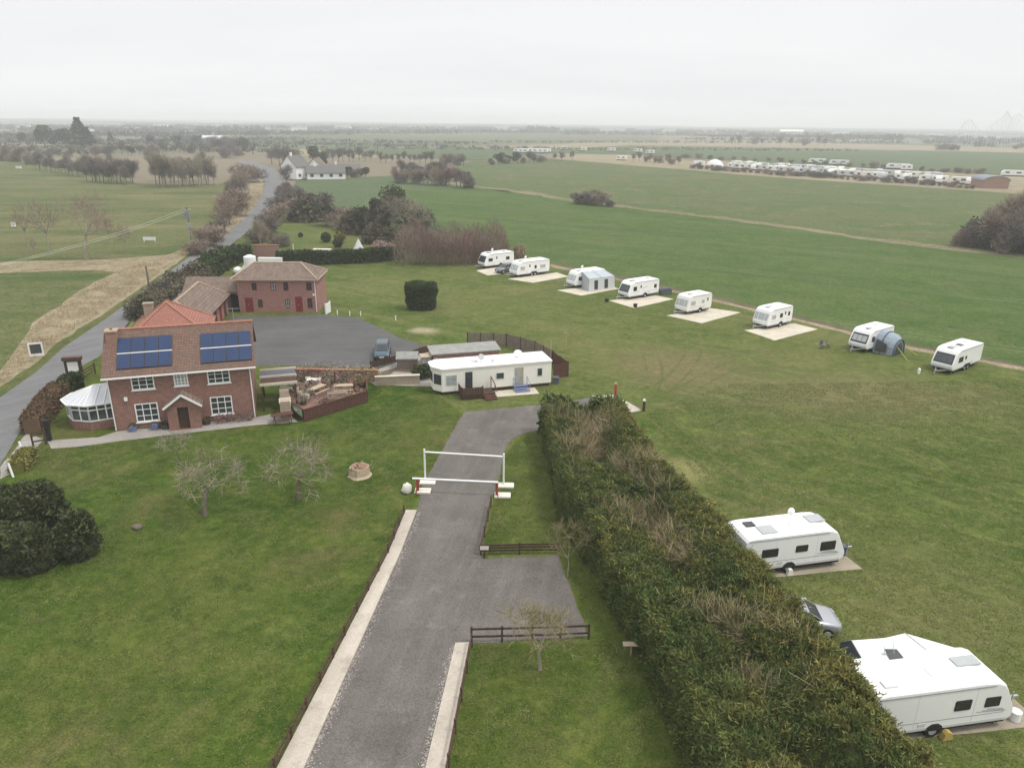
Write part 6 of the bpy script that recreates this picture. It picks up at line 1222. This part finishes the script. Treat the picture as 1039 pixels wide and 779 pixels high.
for k,x in enumerate(xs): thicket(x,268.5-.2*(k%2)*8-(2 if k>5 else 0),36-(6 if k==7 else 0)+RT.uniform(-7,6),2.7,f'{nth(k+1)} from the left of the purple brown shrubs in the thicket front row',M['twig_purple'] if k%3 else M['twig_tan'],1900,'shrubs of the purple brown thicket')
for k,x in enumerate((420,440,460,482,500)): thicket(x,257,36+RT.uniform(-4,3),2.8,f'{nth(k+1)} from the left of the purple brown shrubs at the back of the thicket',M['twig_purple'] if k!=1 else M['twig_far'],1500,'shrubs of the purple brown thicket')
g=G(527,264); t=thing('reed_clump','tall dry straw coloured reed clump behind the farthest caravan','grass clump',(g[0],g[1],0)); n=700; a=RNG.uniform(0,2*PI,n); r=np.sqrt(RNG.uniform(0,1,n))*1.1; P=np.stack([r*np.cos(a),r*np.sin(a),RNG.uniform(.2,2.6,n)],1); leafs('blades',P,.16,M['reed'],t,out=np.stack([np.cos(a)*.3,np.sin(a)*.3,1+0*a],1)*2,elong=6)
# big trees behind the garden
def big_tree(px,py,hpx,label,seed,bark,twig,ivy=0,wide=1.,tww=.045):
    g=G(px,py); h=hpx*mpp(px,py); t=thing('garden_tree',label,'tree',(g[0],g[1],0)); tr,cr,sl=branch_tree(seed,h*.82,h*(.028 if ivy else .018),.8,5,.26,(5,4,4,3),.5,.3,3,h*.055,tww,(.86,1.1)); tr.build('trunk',bark,t); V=[]
    for f in cr.f: V.extend([cr.v[i] for i in f])
    nl=len(V)//4; V.extend(sl); mesh_np('crown',np.array(V),4,[bark,twig],t,mi=[0]*nl+[1]*(len(sl)//4))
    if ivy:
        P=[]
        for k in range(ivy): q=RNG.normal(0,1,(700,3)); q/=np.linalg.norm(q,axis=1)[:,None]; c=np.array([RT.uniform(-.17,.17)*h,RT.uniform(-.12,.12)*h,RT.uniform(.1,.6)*h]); P.append(np.abs(q*np.array([1,1,0]))*0+q*(RNG.uniform(.15,1,(700,1))**.5)*h*RT.uniform(.09,.15)+c)
        P=np.concatenate(P); P[:,2]=np.maximum(P[:,2],.1); leafs('ivy',P,.24,M['ivy'],t)
    t.scale=(wide,wide,1); return t
big_tree(389,240,50,'tall dark ivy clad tree beyond the garden, left of the biggest bare crown',41,M['bark'],M['twig_far'],12,.95)
big_tree(413,242,74,'biggest tree beyond the garden, with a wide grey green bare crown',52,M['bark'],M['twig'],6,1.15)
big_tree(428,240,46,'smaller bare tree at the right side of the biggest garden tree',63,M['bark'],M['twig_far'],1,.9)
for (x,y,h,kd,wd,lb) in ((300,222,22,'bush',1.7,'brown shrub at the left end of the belt behind the garden lawn'),(312,224,25,'olive',1.3,'olive shrub second in the belt behind the garden lawn'),(324,222,28,'bush',1.5,'tall brown shrub in the belt behind the garden lawn'),(331,229,20,'ever',1.8,'dark evergreen shrub in the middle of the belt behind the garden lawn'),(341,230,22,'bush',1.5,'grey brown shrub right of the dark evergreen behind the garden lawn'),(351,233,24,'bush',1.3,'brown shrub behind the golden garden bush'),(361,236,24,'olive',1.4,'olive shrub behind the pale garden tent'),(372,238,27,'ever',1.3,'dark evergreen at the foot of the ivy clad tree'),(382,246,20,'olive',1.5,'olive undergrowth at the right rear corner of the garden'),(400,252,22,'olive',1.5,'olive undergrowth left of the purple brown thicket'),(424,250,22,'ever',1.6,'low dark evergreen in front of the biggest garden tree'),
    (280,226,20,'bush',1.6,'brown scrub on the lane side of the garden lawn'),(271,236,20,'bush',1.5,'brown scrub by the pale bare tree near the lane'),(289,215,20,'bush',1.6,'grey scrub between the lane bend and the garden'),(263,246,16,'bush',1.6,'low brown scrub above the old garden wall, near the lane'),(284,250,14,'tan' if 0 else 'bush',1.6,'brown scrub above the right end of the old garden wall'),(310,206,12,'bush',2.0,'thin brown hedge bush before the white house field, left end'),(330,208,10,'bush',2.0,'thin brown hedge bush before the white house field, right end')): tree_at(x,y,h,kd,lb,wd,name='garden_shrub',cat='shrub')
tree_at(265,250,26,'pale','pale grey bare tree between the lane and the garden lawn',1.0,name='bare_tree'); tree_at(272,254,22,'tan','tan bare tree above the old garden wall',1.2,name='bare_tree')
# garden lawn ornaments
def ball_shrub(px,py,r,mat,label): g=G(px,py); bush('garden_shrub',label,'shrub',(g[0],g[1],0),[(0,0,r*.95,r,r,r*.95)],700,.22,mat,.08)
ball_shrub(331,245.5,1.05,M['box_hedge'],'round dark green clipped shrub on the garden lawn'); ball_shrub(345,246,1.25,M['goldbush'],'golden yellow clipped shrub on the garden lawn'); ball_shrub(343,251,1.0,M['box_hedge'],'low dark shrub in front of the golden shrub'); ball_shrub(305,240.5,.45,M['yew'],'tiny dark shrub alone on the left of the garden lawn')
g=G(364,252.5); t=thing('garden_tent','small pale pyramid tent among the shrubs on the garden lawn','tent',(g[0],g[1],0)); b=MB()
for i in range(6): a,c=2*PI*i/6,2*PI*(i+1)/6; b.poly([(1.1*math.cos(a),1.1*math.sin(a),0),(1.1*math.cos(c),1.1*math.sin(c),0),(.06*math.cos(c),.06*math.sin(c),2.0),(.06*math.cos(a),.06*math.sin(a),2.0)])
b.build('canvas',M['van_grey'],t); b=MB(); b.tube((0,0,1.95),(.1,0,2.3),.04,n=6); b.build('pole',M['timber_pale'],t)
big_b=G(386,257); bush('blossom_tree','pale pink blossoming shrub at the left side of the purple brown thicket','shrub',(big_b[0],big_b[1],0),[(0,0,1.3,1.8,1.3,1.2),(1.7,.3,1.1,1.4,1.2,1.0)],1500,.22,M['blossom'],.2,corek=0,shell=.1)
b=MB(); b.box(0,3.5,-.4,.4,0,.5); g=G(318,255); tag(b.build('raised_bed',M['cream'],loc=(g[0],g[1],0)),'long low cream raised bed at the near edge of the garden lawn','raised bed'); b=MB(); b.tube((0,0,0),(0,0,1.6),.09,n=8); g=G(298,256); tag(b.build('garden_post',M['stonew'],loc=(g[0],g[1],0)),'pale post standing at the left corner of the garden lawn','post')
# scrub along the left of the lane and the bare trees in the pasture
for k,(x,y,h,wd) in enumerate(((199,258,16,1.6),(206,254,22,1.5),(214,250,22,1.6),(222,244,20,1.6),(228,236,26,1.4),(233,228,28,1.4),(239,219,28,1.3),(243,210,26,1.4),(247,201,24,1.4),(250,193,22,1.5),(253,185,18,1.6),(238,206,20,1.5))): tree_at(x,y,h,('tan','tan','bush','bare')[k%4] if h>17 else 'bush',f'{nth(k+1)} scrub shrub from the near end of the scrub strip left of the lane',wd*1.1,'scrub strip left of the lane',name='roadside_shrub',cat='shrub')
big_tree(88,263,92,'tall thin bare tree standing alone in the left pasture',77,M['bark_pale'],M['twig_tan'],0,.9,.024)
for (x,y,h,lb) in ((50,256,44,'faint bare sapling left of the tall bare pasture tree'),(28,250,36,'faint bare sapling near the left edge of the pasture'),(128,256,26,'small thin sapling between the bare pasture tree and the white board'),(36,258,14,'low bare bush on the dark strip of the left pasture')): tree_at(x,y,h,'faint',lb,.9)
# trees and hedges round the white houses and the lane bend
for k,(x,y,h,kd,wd) in enumerate(((276,166,14,'bare',1.5),(284,168,17,'bare',1.5),(292,172,20,'bare',1.4),(299,177,22,'bare',1.3),(291,190,20,'bare',1.2),(288,202,18,'bush',1.5),(296,206,18,'bush',1.5),(304,202,12,'bush',1.6),(318,166,16,'ever',1.2),(328,170,14,'ever',1.1))): tree_at(x,y,h,kd,f'{nth(k+1)} tree or shrub from the lane bend around the white houses',wd,'trees at the lane bend and white houses')
M['gris2']=plain('grey_brown_slate',(.13,.125,.12),.7,.3,var=.2)
def house(px,py,w,d,h,hr,rot,label,wall,roof,group=None,chim=True,win=True,name='white_house',cat='house'):
    g=G(px,py); t=thing(name,label,cat,(g[0],g[1],-.1),rot,group); b=MB(); b.box(0,w,0,d,0,h); b.poly([(0,0,h),(0,d,h),(0,d/2,hr)]); b.poly([(w,0,h),(w,d,h),(w,d/2,hr)]); b.build('wall',wall,t); r=roof_gable('roof',roof,t,-.3,w+.3,-.4,d+.4,h-.15,hr+.15,.2)
    if chim: b=MB(); b.box(w*.2,w*.2+.9,d/2-.4,d/2+.4,hr-.5,hr+1.3); b.build('chimney',wall,r)
    if win:
        for k in range(max(2,int(w/4))): b=MB(); x=w*(k+.5)/max(2,int(w/4)); b.box(x-.7,x+.7,-.05,0,1.0,2.2); b.build('window',M['glass'],t)
    return t
house(301,182,8,9,5.2,9.5,R(60),'tall white gabled house at the left end of the white farm group',M['white'],M['gris2']); house(312,182,16,6,2.8,5.4,R(18),'long low white house in the middle of the white farm group',M['white'],M['gris2']); house(334,178,14,6,2.8,4.8,R(12),'cream bungalow at the right end of the white farm group',M['cream'],M['gris2'])
house(326,178,5,7,4.2,7.2,R(70),'narrow white gable behind the low house of the white farm group',M['white'],M['tile_brown'],chim=False)
row([(352,180),(372,179)],5,9,['ever','bush'],'{} from the left of the garden shrubs right of the cream bungalow','shrubs right of the bungalow',1.4)
row([(328,165),(350,164),(380,163)],9,11,['bare','bare','ever'],'{} from the left of the hedgerow trees behind the white houses','hedgerow behind the white houses',1.25)
row([(384,165),(415,165),(440,166)],10,10,['bare'],'{} from the left of the hedgerow trees across the middle field, left part','middle hedgerow trees',1.4); row([(447,167),(474,168)],6,10,['bare','bush'],'{} from the left of the hedgerow trees across the middle field, right part','middle hedgerow trees',1.4)
row([(396,184),(430,187),(455,189),(477,190.5)],14,16,['bare','bush','purple'],'{} from the left of the bare trees in the dense wheat field row','dense row by the wheat field',1.3); row([(404,180),(440,182),(465,184)],9,14,['bare','bush'],'{} from the left of the bare trees behind the dense wheat field row','dense row by the wheat field',1.3)
row([(496,167),(525,165.5),(551,164)],9,9,['bush','ever','bare'],'{} from the left of the dark bushes at the far corner of the green field','dark bushes at the far field corner',1.5); row([(558,163.5),(584,163)],3,8,['bare'],'{} from the left of the lone trees beside the far field track','lone trees by the far track',1.2)
for (x,y,h,wd,lb) in ((588,206.5,12,1.9,'left low bush of the brown clump on the tan strip between the green fields'),(599,207.5,16,1.7,'tallest bush of the brown clump on the tan strip between the green fields'),(609,208.5,15,1.6,'right bush of the brown clump on the tan strip between the green fields'),(618,209.5,8,1.8,'small bush at the right end of the brown clump between the green fields')): tree_at(x,y,h,'bush',lb,wd,name='field_shrub',cat='shrub')
for k,(x,y,h,kd,wd) in enumerate(((972,249,16,'bush',1.5),(981,250,22,'bush',1.3),(992,251,30,'bush',1.2),(1004,252,38,'bush',1.1),(1016,254,46,'bush',1.05),(1030,256,48,'bush',1.05),(1044,258,50,'bush',1.05),(1002,244,34,'tan',1.3),(1018,243,44,'tan',1.3),(1034,244,48,'tan',1.3),(996,247,26,'olive',1.6),(1012,250,30,'olive',1.6),(1026,252,30,'olive',1.6),(1042,240,46,'bare',1.2))): tree_at(x,y,h*.8,kd,f'{nth(k+1)} shrub of the big brown scrub clump at the right end of the tan strip',wd,'big brown scrub clump at the right',name='scrub_bush',cat='shrub')
# tree belts of the left pasture
row([(34,171),(52,174),(72,177),(88,181)],18,12,['bare','pale'],'{} from the left of the bare trees in the long belt across the left pasture','long tree belt across the left pasture',1.15); row([(88,183),(104,185),(120,186.5),(138,185.5)],15,17,['bare','bare','pale'],'{} from the left of the bigger trees ending the pasture belt','right end of the pasture belt',1.1,jy=1.2); row([(78,173),(110,176),(138,180)],9,13,['bare','bush'],'{} from the left of the bare trees behind the pasture belt','trees behind the pasture belt',1.2)
row([(156,188),(172,189),(190,189),(219,186)],16,24,['bare','pale','pale'],'{} from the left of the pale trunked trees in the grove beside the lane','pale trunked grove beside the lane',.95,jy=1.2); row([(158,183),(190,184),(216,182)],10,20,['bare','pale'],'{} from the left of the trees at the back of the grove beside the lane','pale trunked grove beside the lane',1.0)
for (x,y,h,kd,wd,lb) in ((46,149,17,'ever',1.3,'round dark evergreen far off at the left, left of the pyramid conifers'),(58,150,14,'ever',1.5,'low dark evergreen between the round evergreen and the pyramid conifer'),(68,150,15,'ever',1.4,'dark evergreen just left of the far pyramid conifer'),(83,152,24,'cone',1.5,'tall dark pyramid conifer far off at the left'),(91,152,17,'cone',1.7,'smaller conifer on the right shoulder of the far pyramid conifer'),(24,146,9,'ever',1.4,'small dark tree far off near the left edge'),(113,146,9,'cone',1.4,'small far conifer right of the pyramid conifer')): tree_at(x,y,h,kd,lb,wd)
row([(0,163),(20,164),(34,167)],7,9,['bush','bare'],'{} from the left of the low scrub trees edging the far pasture','scrub trees at the left edge',1.6)
row([(96,158),(130,157),(170,156),(210,154),(250,153)],26,9,['bare','bare','ever','bush'],'{} from the left of the trees in the far belt above the pale trunked grove','far belt above the grove',1.5); row([(150,148),(200,147),(255,149)],18,7,['bare','ever'],'{} from the left of the trees in the second far belt at the left','second far belt at the left',1.5); row([(2,156),(40,157),(90,160)],14,7,['bare','bush'],'{} from the left of the trees in the far belt above the left pasture','far belt above the left pasture',1.5)
row([(225,160),(258,156)],6,9,['bush','bare'],'{} from the left of the shrubs by the lane where it leaves the view','far lane shrubs',1.6)
# ------------------------------------------------------------------ far caravan park
def far_van(L,W,Hh,nm='caravan'):
    b=MB(); b.loft([[(0,y,.5),(0,y,1.8),(.6,y,Hh),(L-.2,y,Hh),(L,y,Hh-.3),(L,y,.5)] for y in (0,W)]); return b
FV={}
def van_far(px,py,label,group,L=7,kind='white',rot=0):
    if kind not in FV:
        o=far_van(7,2.6,2.8).build('body',M['white'] if kind=='white' else M['cream'] if kind=='cream' else M['van_grey']); w_=MB(); w_.box(1.0,2.2,-.04,-.005,1.4,2.1).box(4.2,5.6,-.04,-.005,1.4,2.1); w2=w_.build('window',M['glass']); 
        u=MB(); u.box(.4,6.6,.2,2.4,0,.5); u2=u.build('underframe',M['frame_blk']); FV[kind]=(o.data,w2.data,u2.data); [bpy.data.objects.remove(x) for x in (o,w2,u2)]
    g=G(px,py); t=thing('far_caravan',label,'caravan',(g[0],g[1],-.1),rot,group); t.scale=(L/7,1,1.1)
    for nme,d in zip(('body','window','underframe'),FV[kind]): o=bpy.data.objects.new(nme,d); C.objects.link(o); o.parent=t
k=0
front_x=[702,708,716]+[738+i*5.6 for i in range(24)]+[876,884,898,907,921,932,944,955,963,972,979,986]
def fl(x): return 168.5+(x-700)*(188.5-168.5)/300
for i,x in enumerate(front_x): van_far(x,fl(x)+RT.uniform(-.5,.5),f'{nth(i+1)} from the left in the front row of the far caravan park','front row of the far caravan park',RT.choice((6,7,8,9)),RT.choice(('white','cream','grey')),R(RT.choice((-35,-30,-25,55))))
bx=[742+i*6.3 for i in range(34)]
for i,x in enumerate(bx): van_far(x+RT.uniform(-2,2),fl(x)-2.8+RT.uniform(-.7,.5),f'{nth(i+1)} from the left in the second row of the far caravan park','second row of the far caravan park',RT.choice((6,7,8)),RT.choice(('grey','cream')),R(RT.choice((-35,-30,60))))
for i,(x,y,l_) in enumerate(((820,165.5,11),(841,167,12),(899,171,13),(914,172.5,6),(1016,178.5,11))): van_far(x,y,('white mobile home behind the left half of the far caravan park','white mobile home just right of the first one behind the far caravan park','white box building behind the middle of the far caravan park','small white cabin behind the right half of the far caravan park','white cabin behind the curved roof shed')[i],None,l_,'white',R(-20))
for i,x in enumerate((521,526,531,536,541,546,549)): van_far(x,154.8+RT.uniform(-.5,.5),f'{nth(i+1)} from the left of the white caravans beyond the far field corner','white caravans beyond the far field corner',8,'white',R(-15))
for i,(x,y) in enumerate(((568,152),(587,153),(616,153.5),(643,154.5),(625,162.5),(655,156))): van_far(x,y,f'{nth(i+1)} from the left of the scattered white vans left of the far caravan park','scattered white vans left of the park',7,'cream',R(-20))
g=G(725,170.5); t=thing('dome_tent','white dome shelter at the left end of the far caravan park','dome',(g[0],g[1],-.1)); b=MB(); b.ball((0,0,0),5.2,5.2,5,0,16,6,0,0); b.build('cover',M['canvas_w'],t,True); b=MB(); b.ext([(-1,0),(1,0),(1,1.8),(-1,1.8)],-5.3,-4.6,0,'y'); b.build('doorway',M['frame_blk'],t)
g=G(997,191); t=thing('curved_shed','brown shed with a blue grey curved roof beside the far caravan park','shed',(g[0],g[1],-.1),R(-8)); b=MB(); b.ext([(0,0),(10,0),(10,3.2)]+[(5+5*math.cos(a),3.2+1.7*math.sin(a)) for a in [PI*i/10 for i in range(1,10)]]+[(0,3.2)],0,12,0,'y'); b.build('wall',M['brick3'],t)
b=MB(); arc=[(5+5.3*math.cos(PI*i/12),3.15+1.95*math.sin(PI*i/12)) for i in range(13)]; b.ext(arc+[(x*.985+.075,z-.12) for x,z in arc[::-1]],-.2,12.2,0,'y'); b.build('roof',M['gris'],t)
row([(640,163.5),(665,164.5),(690,167)],9,8,['bush','bare'],'{} from the left of the dark bushes left of the far caravan park','bushes left of the far park',1.4)
row([(700,171),(800,178),(900,184.5),(990,191.5)],44,5,['bush'],'{} from the left of the low hedge bushes before the far caravan park','low hedge before the far caravan park',1.9,hv=.4)
row([(690,160),(800,164.5),(900,170.5),(1000,177)],26,4,['bush'],'{} from the left of the low bushes behind the far caravan park','low bushes behind the far caravan park',2.,hv=.4)
row([(732,146.5),(780,147),(800,147.5),(845,148)],9,7,['bush','bare'],'{} from the left of the scattered trees beyond the distant green field','scattered trees beyond the distant field',1.2,jx=5); row([(952,152.5),(973,152)],5,5,['bush'],'{} from the left of the bushes in the short clump beyond the distant field','short clump beyond the distant field',1.6); row([(990,149),(1008,149)],4,5,['bush'],'{} from the left of the low bushes below the fairground rides','low bushes below the rides',1.6); row([(1030,151),(1038,151)],2,5,['bush'],'{} from the left of two bushes at the far right edge','bushes at the far right edge',1.4)
# ------------------------------------------------------------------ distant woodland, sheds and rides
P=[];S_=[]
rs=np.random.default_rng(5)
def wood(d,az,h,n=22,w=1.):
    x,y=d*math.sin(az),d*math.cos(az); q=rs.normal(0,1,(n,3)); q/=np.linalg.norm(q,axis=1)[:,None]; P.append(q*np.array([h*.55*w,h*.55*w,h*.40])*rs.uniform(.2,1,(n,1))+np.array([x,y,h*.48])); S_.append(np.full(n,h*.26))
for seg in range(250):
    u=rs.random(); d=680*(6.2/.68)**(u**.75); az=rs.uniform(-.66,.66)
    if d<1500 and az>-.22 and rs.random()<.8: continue
    L=rs.uniform(150,650)*(1 if d<2200 else 1.8); dirn=rs.choice((rs.normal(0,.35),rs.normal(1.57,.3)),p=(.9,.1)); h=rs.uniform(3.6,7.2); k=int(L/rs.uniform(2.6,4.5)); x0,y0_=d*math.sin(az),d*math.cos(az)
    for i in range(k):
        t_=(i/k-.5)*L; x=x0+math.cos(dirn)*t_+rs.normal(0,3); y=y0_+math.sin(dirn)*t_+rs.normal(0,5); wood(math.hypot(x,y),math.atan2(x,y),h*rs.uniform(.75,1.2),18,1.7)
for (px,w_,d,h,dens) in ((548,34,1900,15,40),(585,30,1500,9,30),(800,90,1500,10,80),(870,60,1450,11,60),(905,20,1430,13,20),(700,70,2300,9,60),(740,30,2300,11,30),(760,60,1900,8,45),(300,60,1800,10,60),(230,70,1500,11,70),(150,60,1600,10,60),(60,60,1500,10,50),(400,90,2600,9,70),(480,60,2900,9,50),(620,70,2300,9,60),(965,40,1600,9,40),(1010,40,1500,9,40),(330,60,1300,7,40),(30,90,980,8,100),(130,130,1080,8.5,130),(225,90,1150,8.5,100),(300,110,1250,8,110),(400,130,1420,8,120),(485,110,1600,8,100),(560,70,1700,9,70),(640,130,1750,8,110),(840,160,1250,5,90),(980,90,1300,6,70),(90,150,1400,9,110),(420,200,2000,10,130),(250,160,1900,10,120)):
    for i in range(dens): wood(d+rs.normal(0,25),math.atan((px+rs.uniform(-w_/2,w_/2)-CX)/F_/1.06),h*rs.uniform(.6,1.15))
P=np.concatenate(P);S_=np.concatenate(S_); tw=leafs('treeline',P,S_,M['farwood'],elong=1.1); tag(tw,'grey blue belts of distant woodland along the horizon','woodland',kind='stuff')
for i,(px,d,w_,dp,h,mt,rf_) in enumerate(((211,900,20,10,4,'van_grey','van_grey'),(190,1150,18,10,5,'white','gris'),(84,1300,16,10,5,'white','gris'),(45,1500,20,12,5,'cream','gris'),(130,1500,22,12,5,'white','gris'),(300,1700,30,14,6,'white','gris'),(345,1900,36,16,6,'white','felt'),(375,1800,22,12,5,'cream','tile_brown'),(420,2100,40,16,6,'white','felt'),(455,2300,30,14,6,'white','gris'),(505,2000,44,18,7,'white','felt'),(520,1700,20,12,5,'cream','gris'),(563,2000,26,14,6,'white','gris'),(618,1900,60,20,7,'white','gris'),(650,2100,50,18,7,'gris','gris'),(676,1950,30,16,7,'white','felt'),(720,2400,50,18,7,'white','gris'),(800,2200,60,18,7,'white','cream'),(850,2300,40,18,7,'white','gris'),(945,1900,40,16,6,'white','felt'),(985,1850,50,18,7,'cream','felt'),(1020,1800,40,16,6,'white','gris'),(250,1600,24,12,5,'white','felt'),(160,1900,30,14,6,'white','felt'),(20,1700,24,12,5,'white','gris'))):
    az=math.atan((px-CX)/F_/1.06); x,y=d*math.sin(az),d*math.cos(az); t=thing('distant_barn',f'{nth(i+1)} of the pale barns and sheds scattered among the distant woods','barn',(x,y,-.3),R(RT.uniform(-15,15)),'pale barns among the distant woods'); b=MB(); b.box(-w_/2,w_/2,-dp/2,dp/2,0,h); b.poly([(-w_/2,-dp/2,h),(-w_/2,dp/2,h),(-w_/2,0,h+dp*.2)]); b.poly([(w_/2,-dp/2,h),(w_/2,dp/2,h),(w_/2,0,h+dp*.2)]); b.build('wall',M[mt],t); roof_gable('roof',M[rf_],t,-w_/2-.5,w_/2+.5,-dp/2-.5,dp/2+.5,h,h+dp*.2+.2,.3)
def azpt(px,py,d):
    r=ray(px,py); k=d/math.hypot(r[0],r[1]); return Vector((r[0]*k,r[1]*k,HZ+r[2]*k))
M['ride']=plain('pale_blue_steel',(.62,.66,.70),.6,.3)
def coaster(label,pts,d,rad):
    A=[azpt(x,y,d+dd) for x,y,dd in pts]; o=A[0].copy(); t=thing('roller_coaster',label,'roller coaster',(o.x,o.y,-.3)); b=MB(); off=Vector((o.x,o.y,-.3))
    for p,q in zip(A,A[1:]): b.tube(p-off,q-off,rad,n=5)
    b.build('track',M['ride'],t); b=MB()
    for k,p in enumerate(A):
        for s_ in (-1,1): b.tube(p-off,Vector((p.x+s_*(3 if p.z<30 else 7),p.y,-.2))-off,rad*.6,n=4)
        if k: q=A[k-1]; b.tube(Vector((p.x,p.y,p.z*.5))-off,Vector((q.x,q.y,q.z*.5))-off,rad*.45,n=4)
    b.build('support_tower',M['ride'],t)
M['ride'].use_nodes=True
coaster('small hazy roller coaster hump on the horizon left of the tall ride',[(974,131,0),(977,127,0),(980,123,0),(983,121.5,0),(986,122,0),(988,125,0),(990,128,0),(993,131,0)],1080,.2)
coaster('tall hazy roller coaster with a long lift hill on the horizon at the right edge',[(1002,130,0),(1007,127,0),(1012,123,0),(1017,119,0),(1021,115,0),(1022.5,113,0),(1024,116,10),(1026,121,20),(1027.5,119,20),(1030,117,25),(1033,115.5,25),(1036,117,25),(1040,122,25)],1080,.22)
# ------------------------------------------------------------------ rough dry grass on the lane verge (no one could count it)
def inpoly(x,y,pl):
    c=False; n=len(pl)
    for i in range(n):
        a,b_=pl[i],pl[i-1]
        if (a[1]>y)!=(b_[1]>y) and x<(b_[0]-a[0])*(y-a[1])/(b_[1]-a[1])+a[0]: c=not c
    return c
vp=[G(*p) for p in [(-100,440),(0,378),(40,325),(90,292),(128,272),(160,264),(205,245),(238,212),(248,185),(262,178),(266,197),(248,222),(212,247),(186,261),(148,287),(108,314),(63.5,342),(38.5,363),(0,390),(-80,440)]]
P=[];xs_=[p[0] for p in vp];ys_=[p[1] for p in vp]
while len(P)<22000:
    x=random.uniform(min(xs_),max(xs_)); y=random.uniform(min(ys_),min(max(ys_),260))
    if mnoise.noise((x*.35,y*.35,0))>-.15 and inpoly(x,y,vp): P.append((x,y,random.uniform(.1,.38)))
P=np.array(P); o=leafs('verge_grass',P*np.array([1,1,.7]),.055,M['reed'],out=np.tile([0,0,1.4],(len(P),1)),elong=5); tag(o,'dry straw coloured grass standing along the lane verge','grass',kind='stuff')
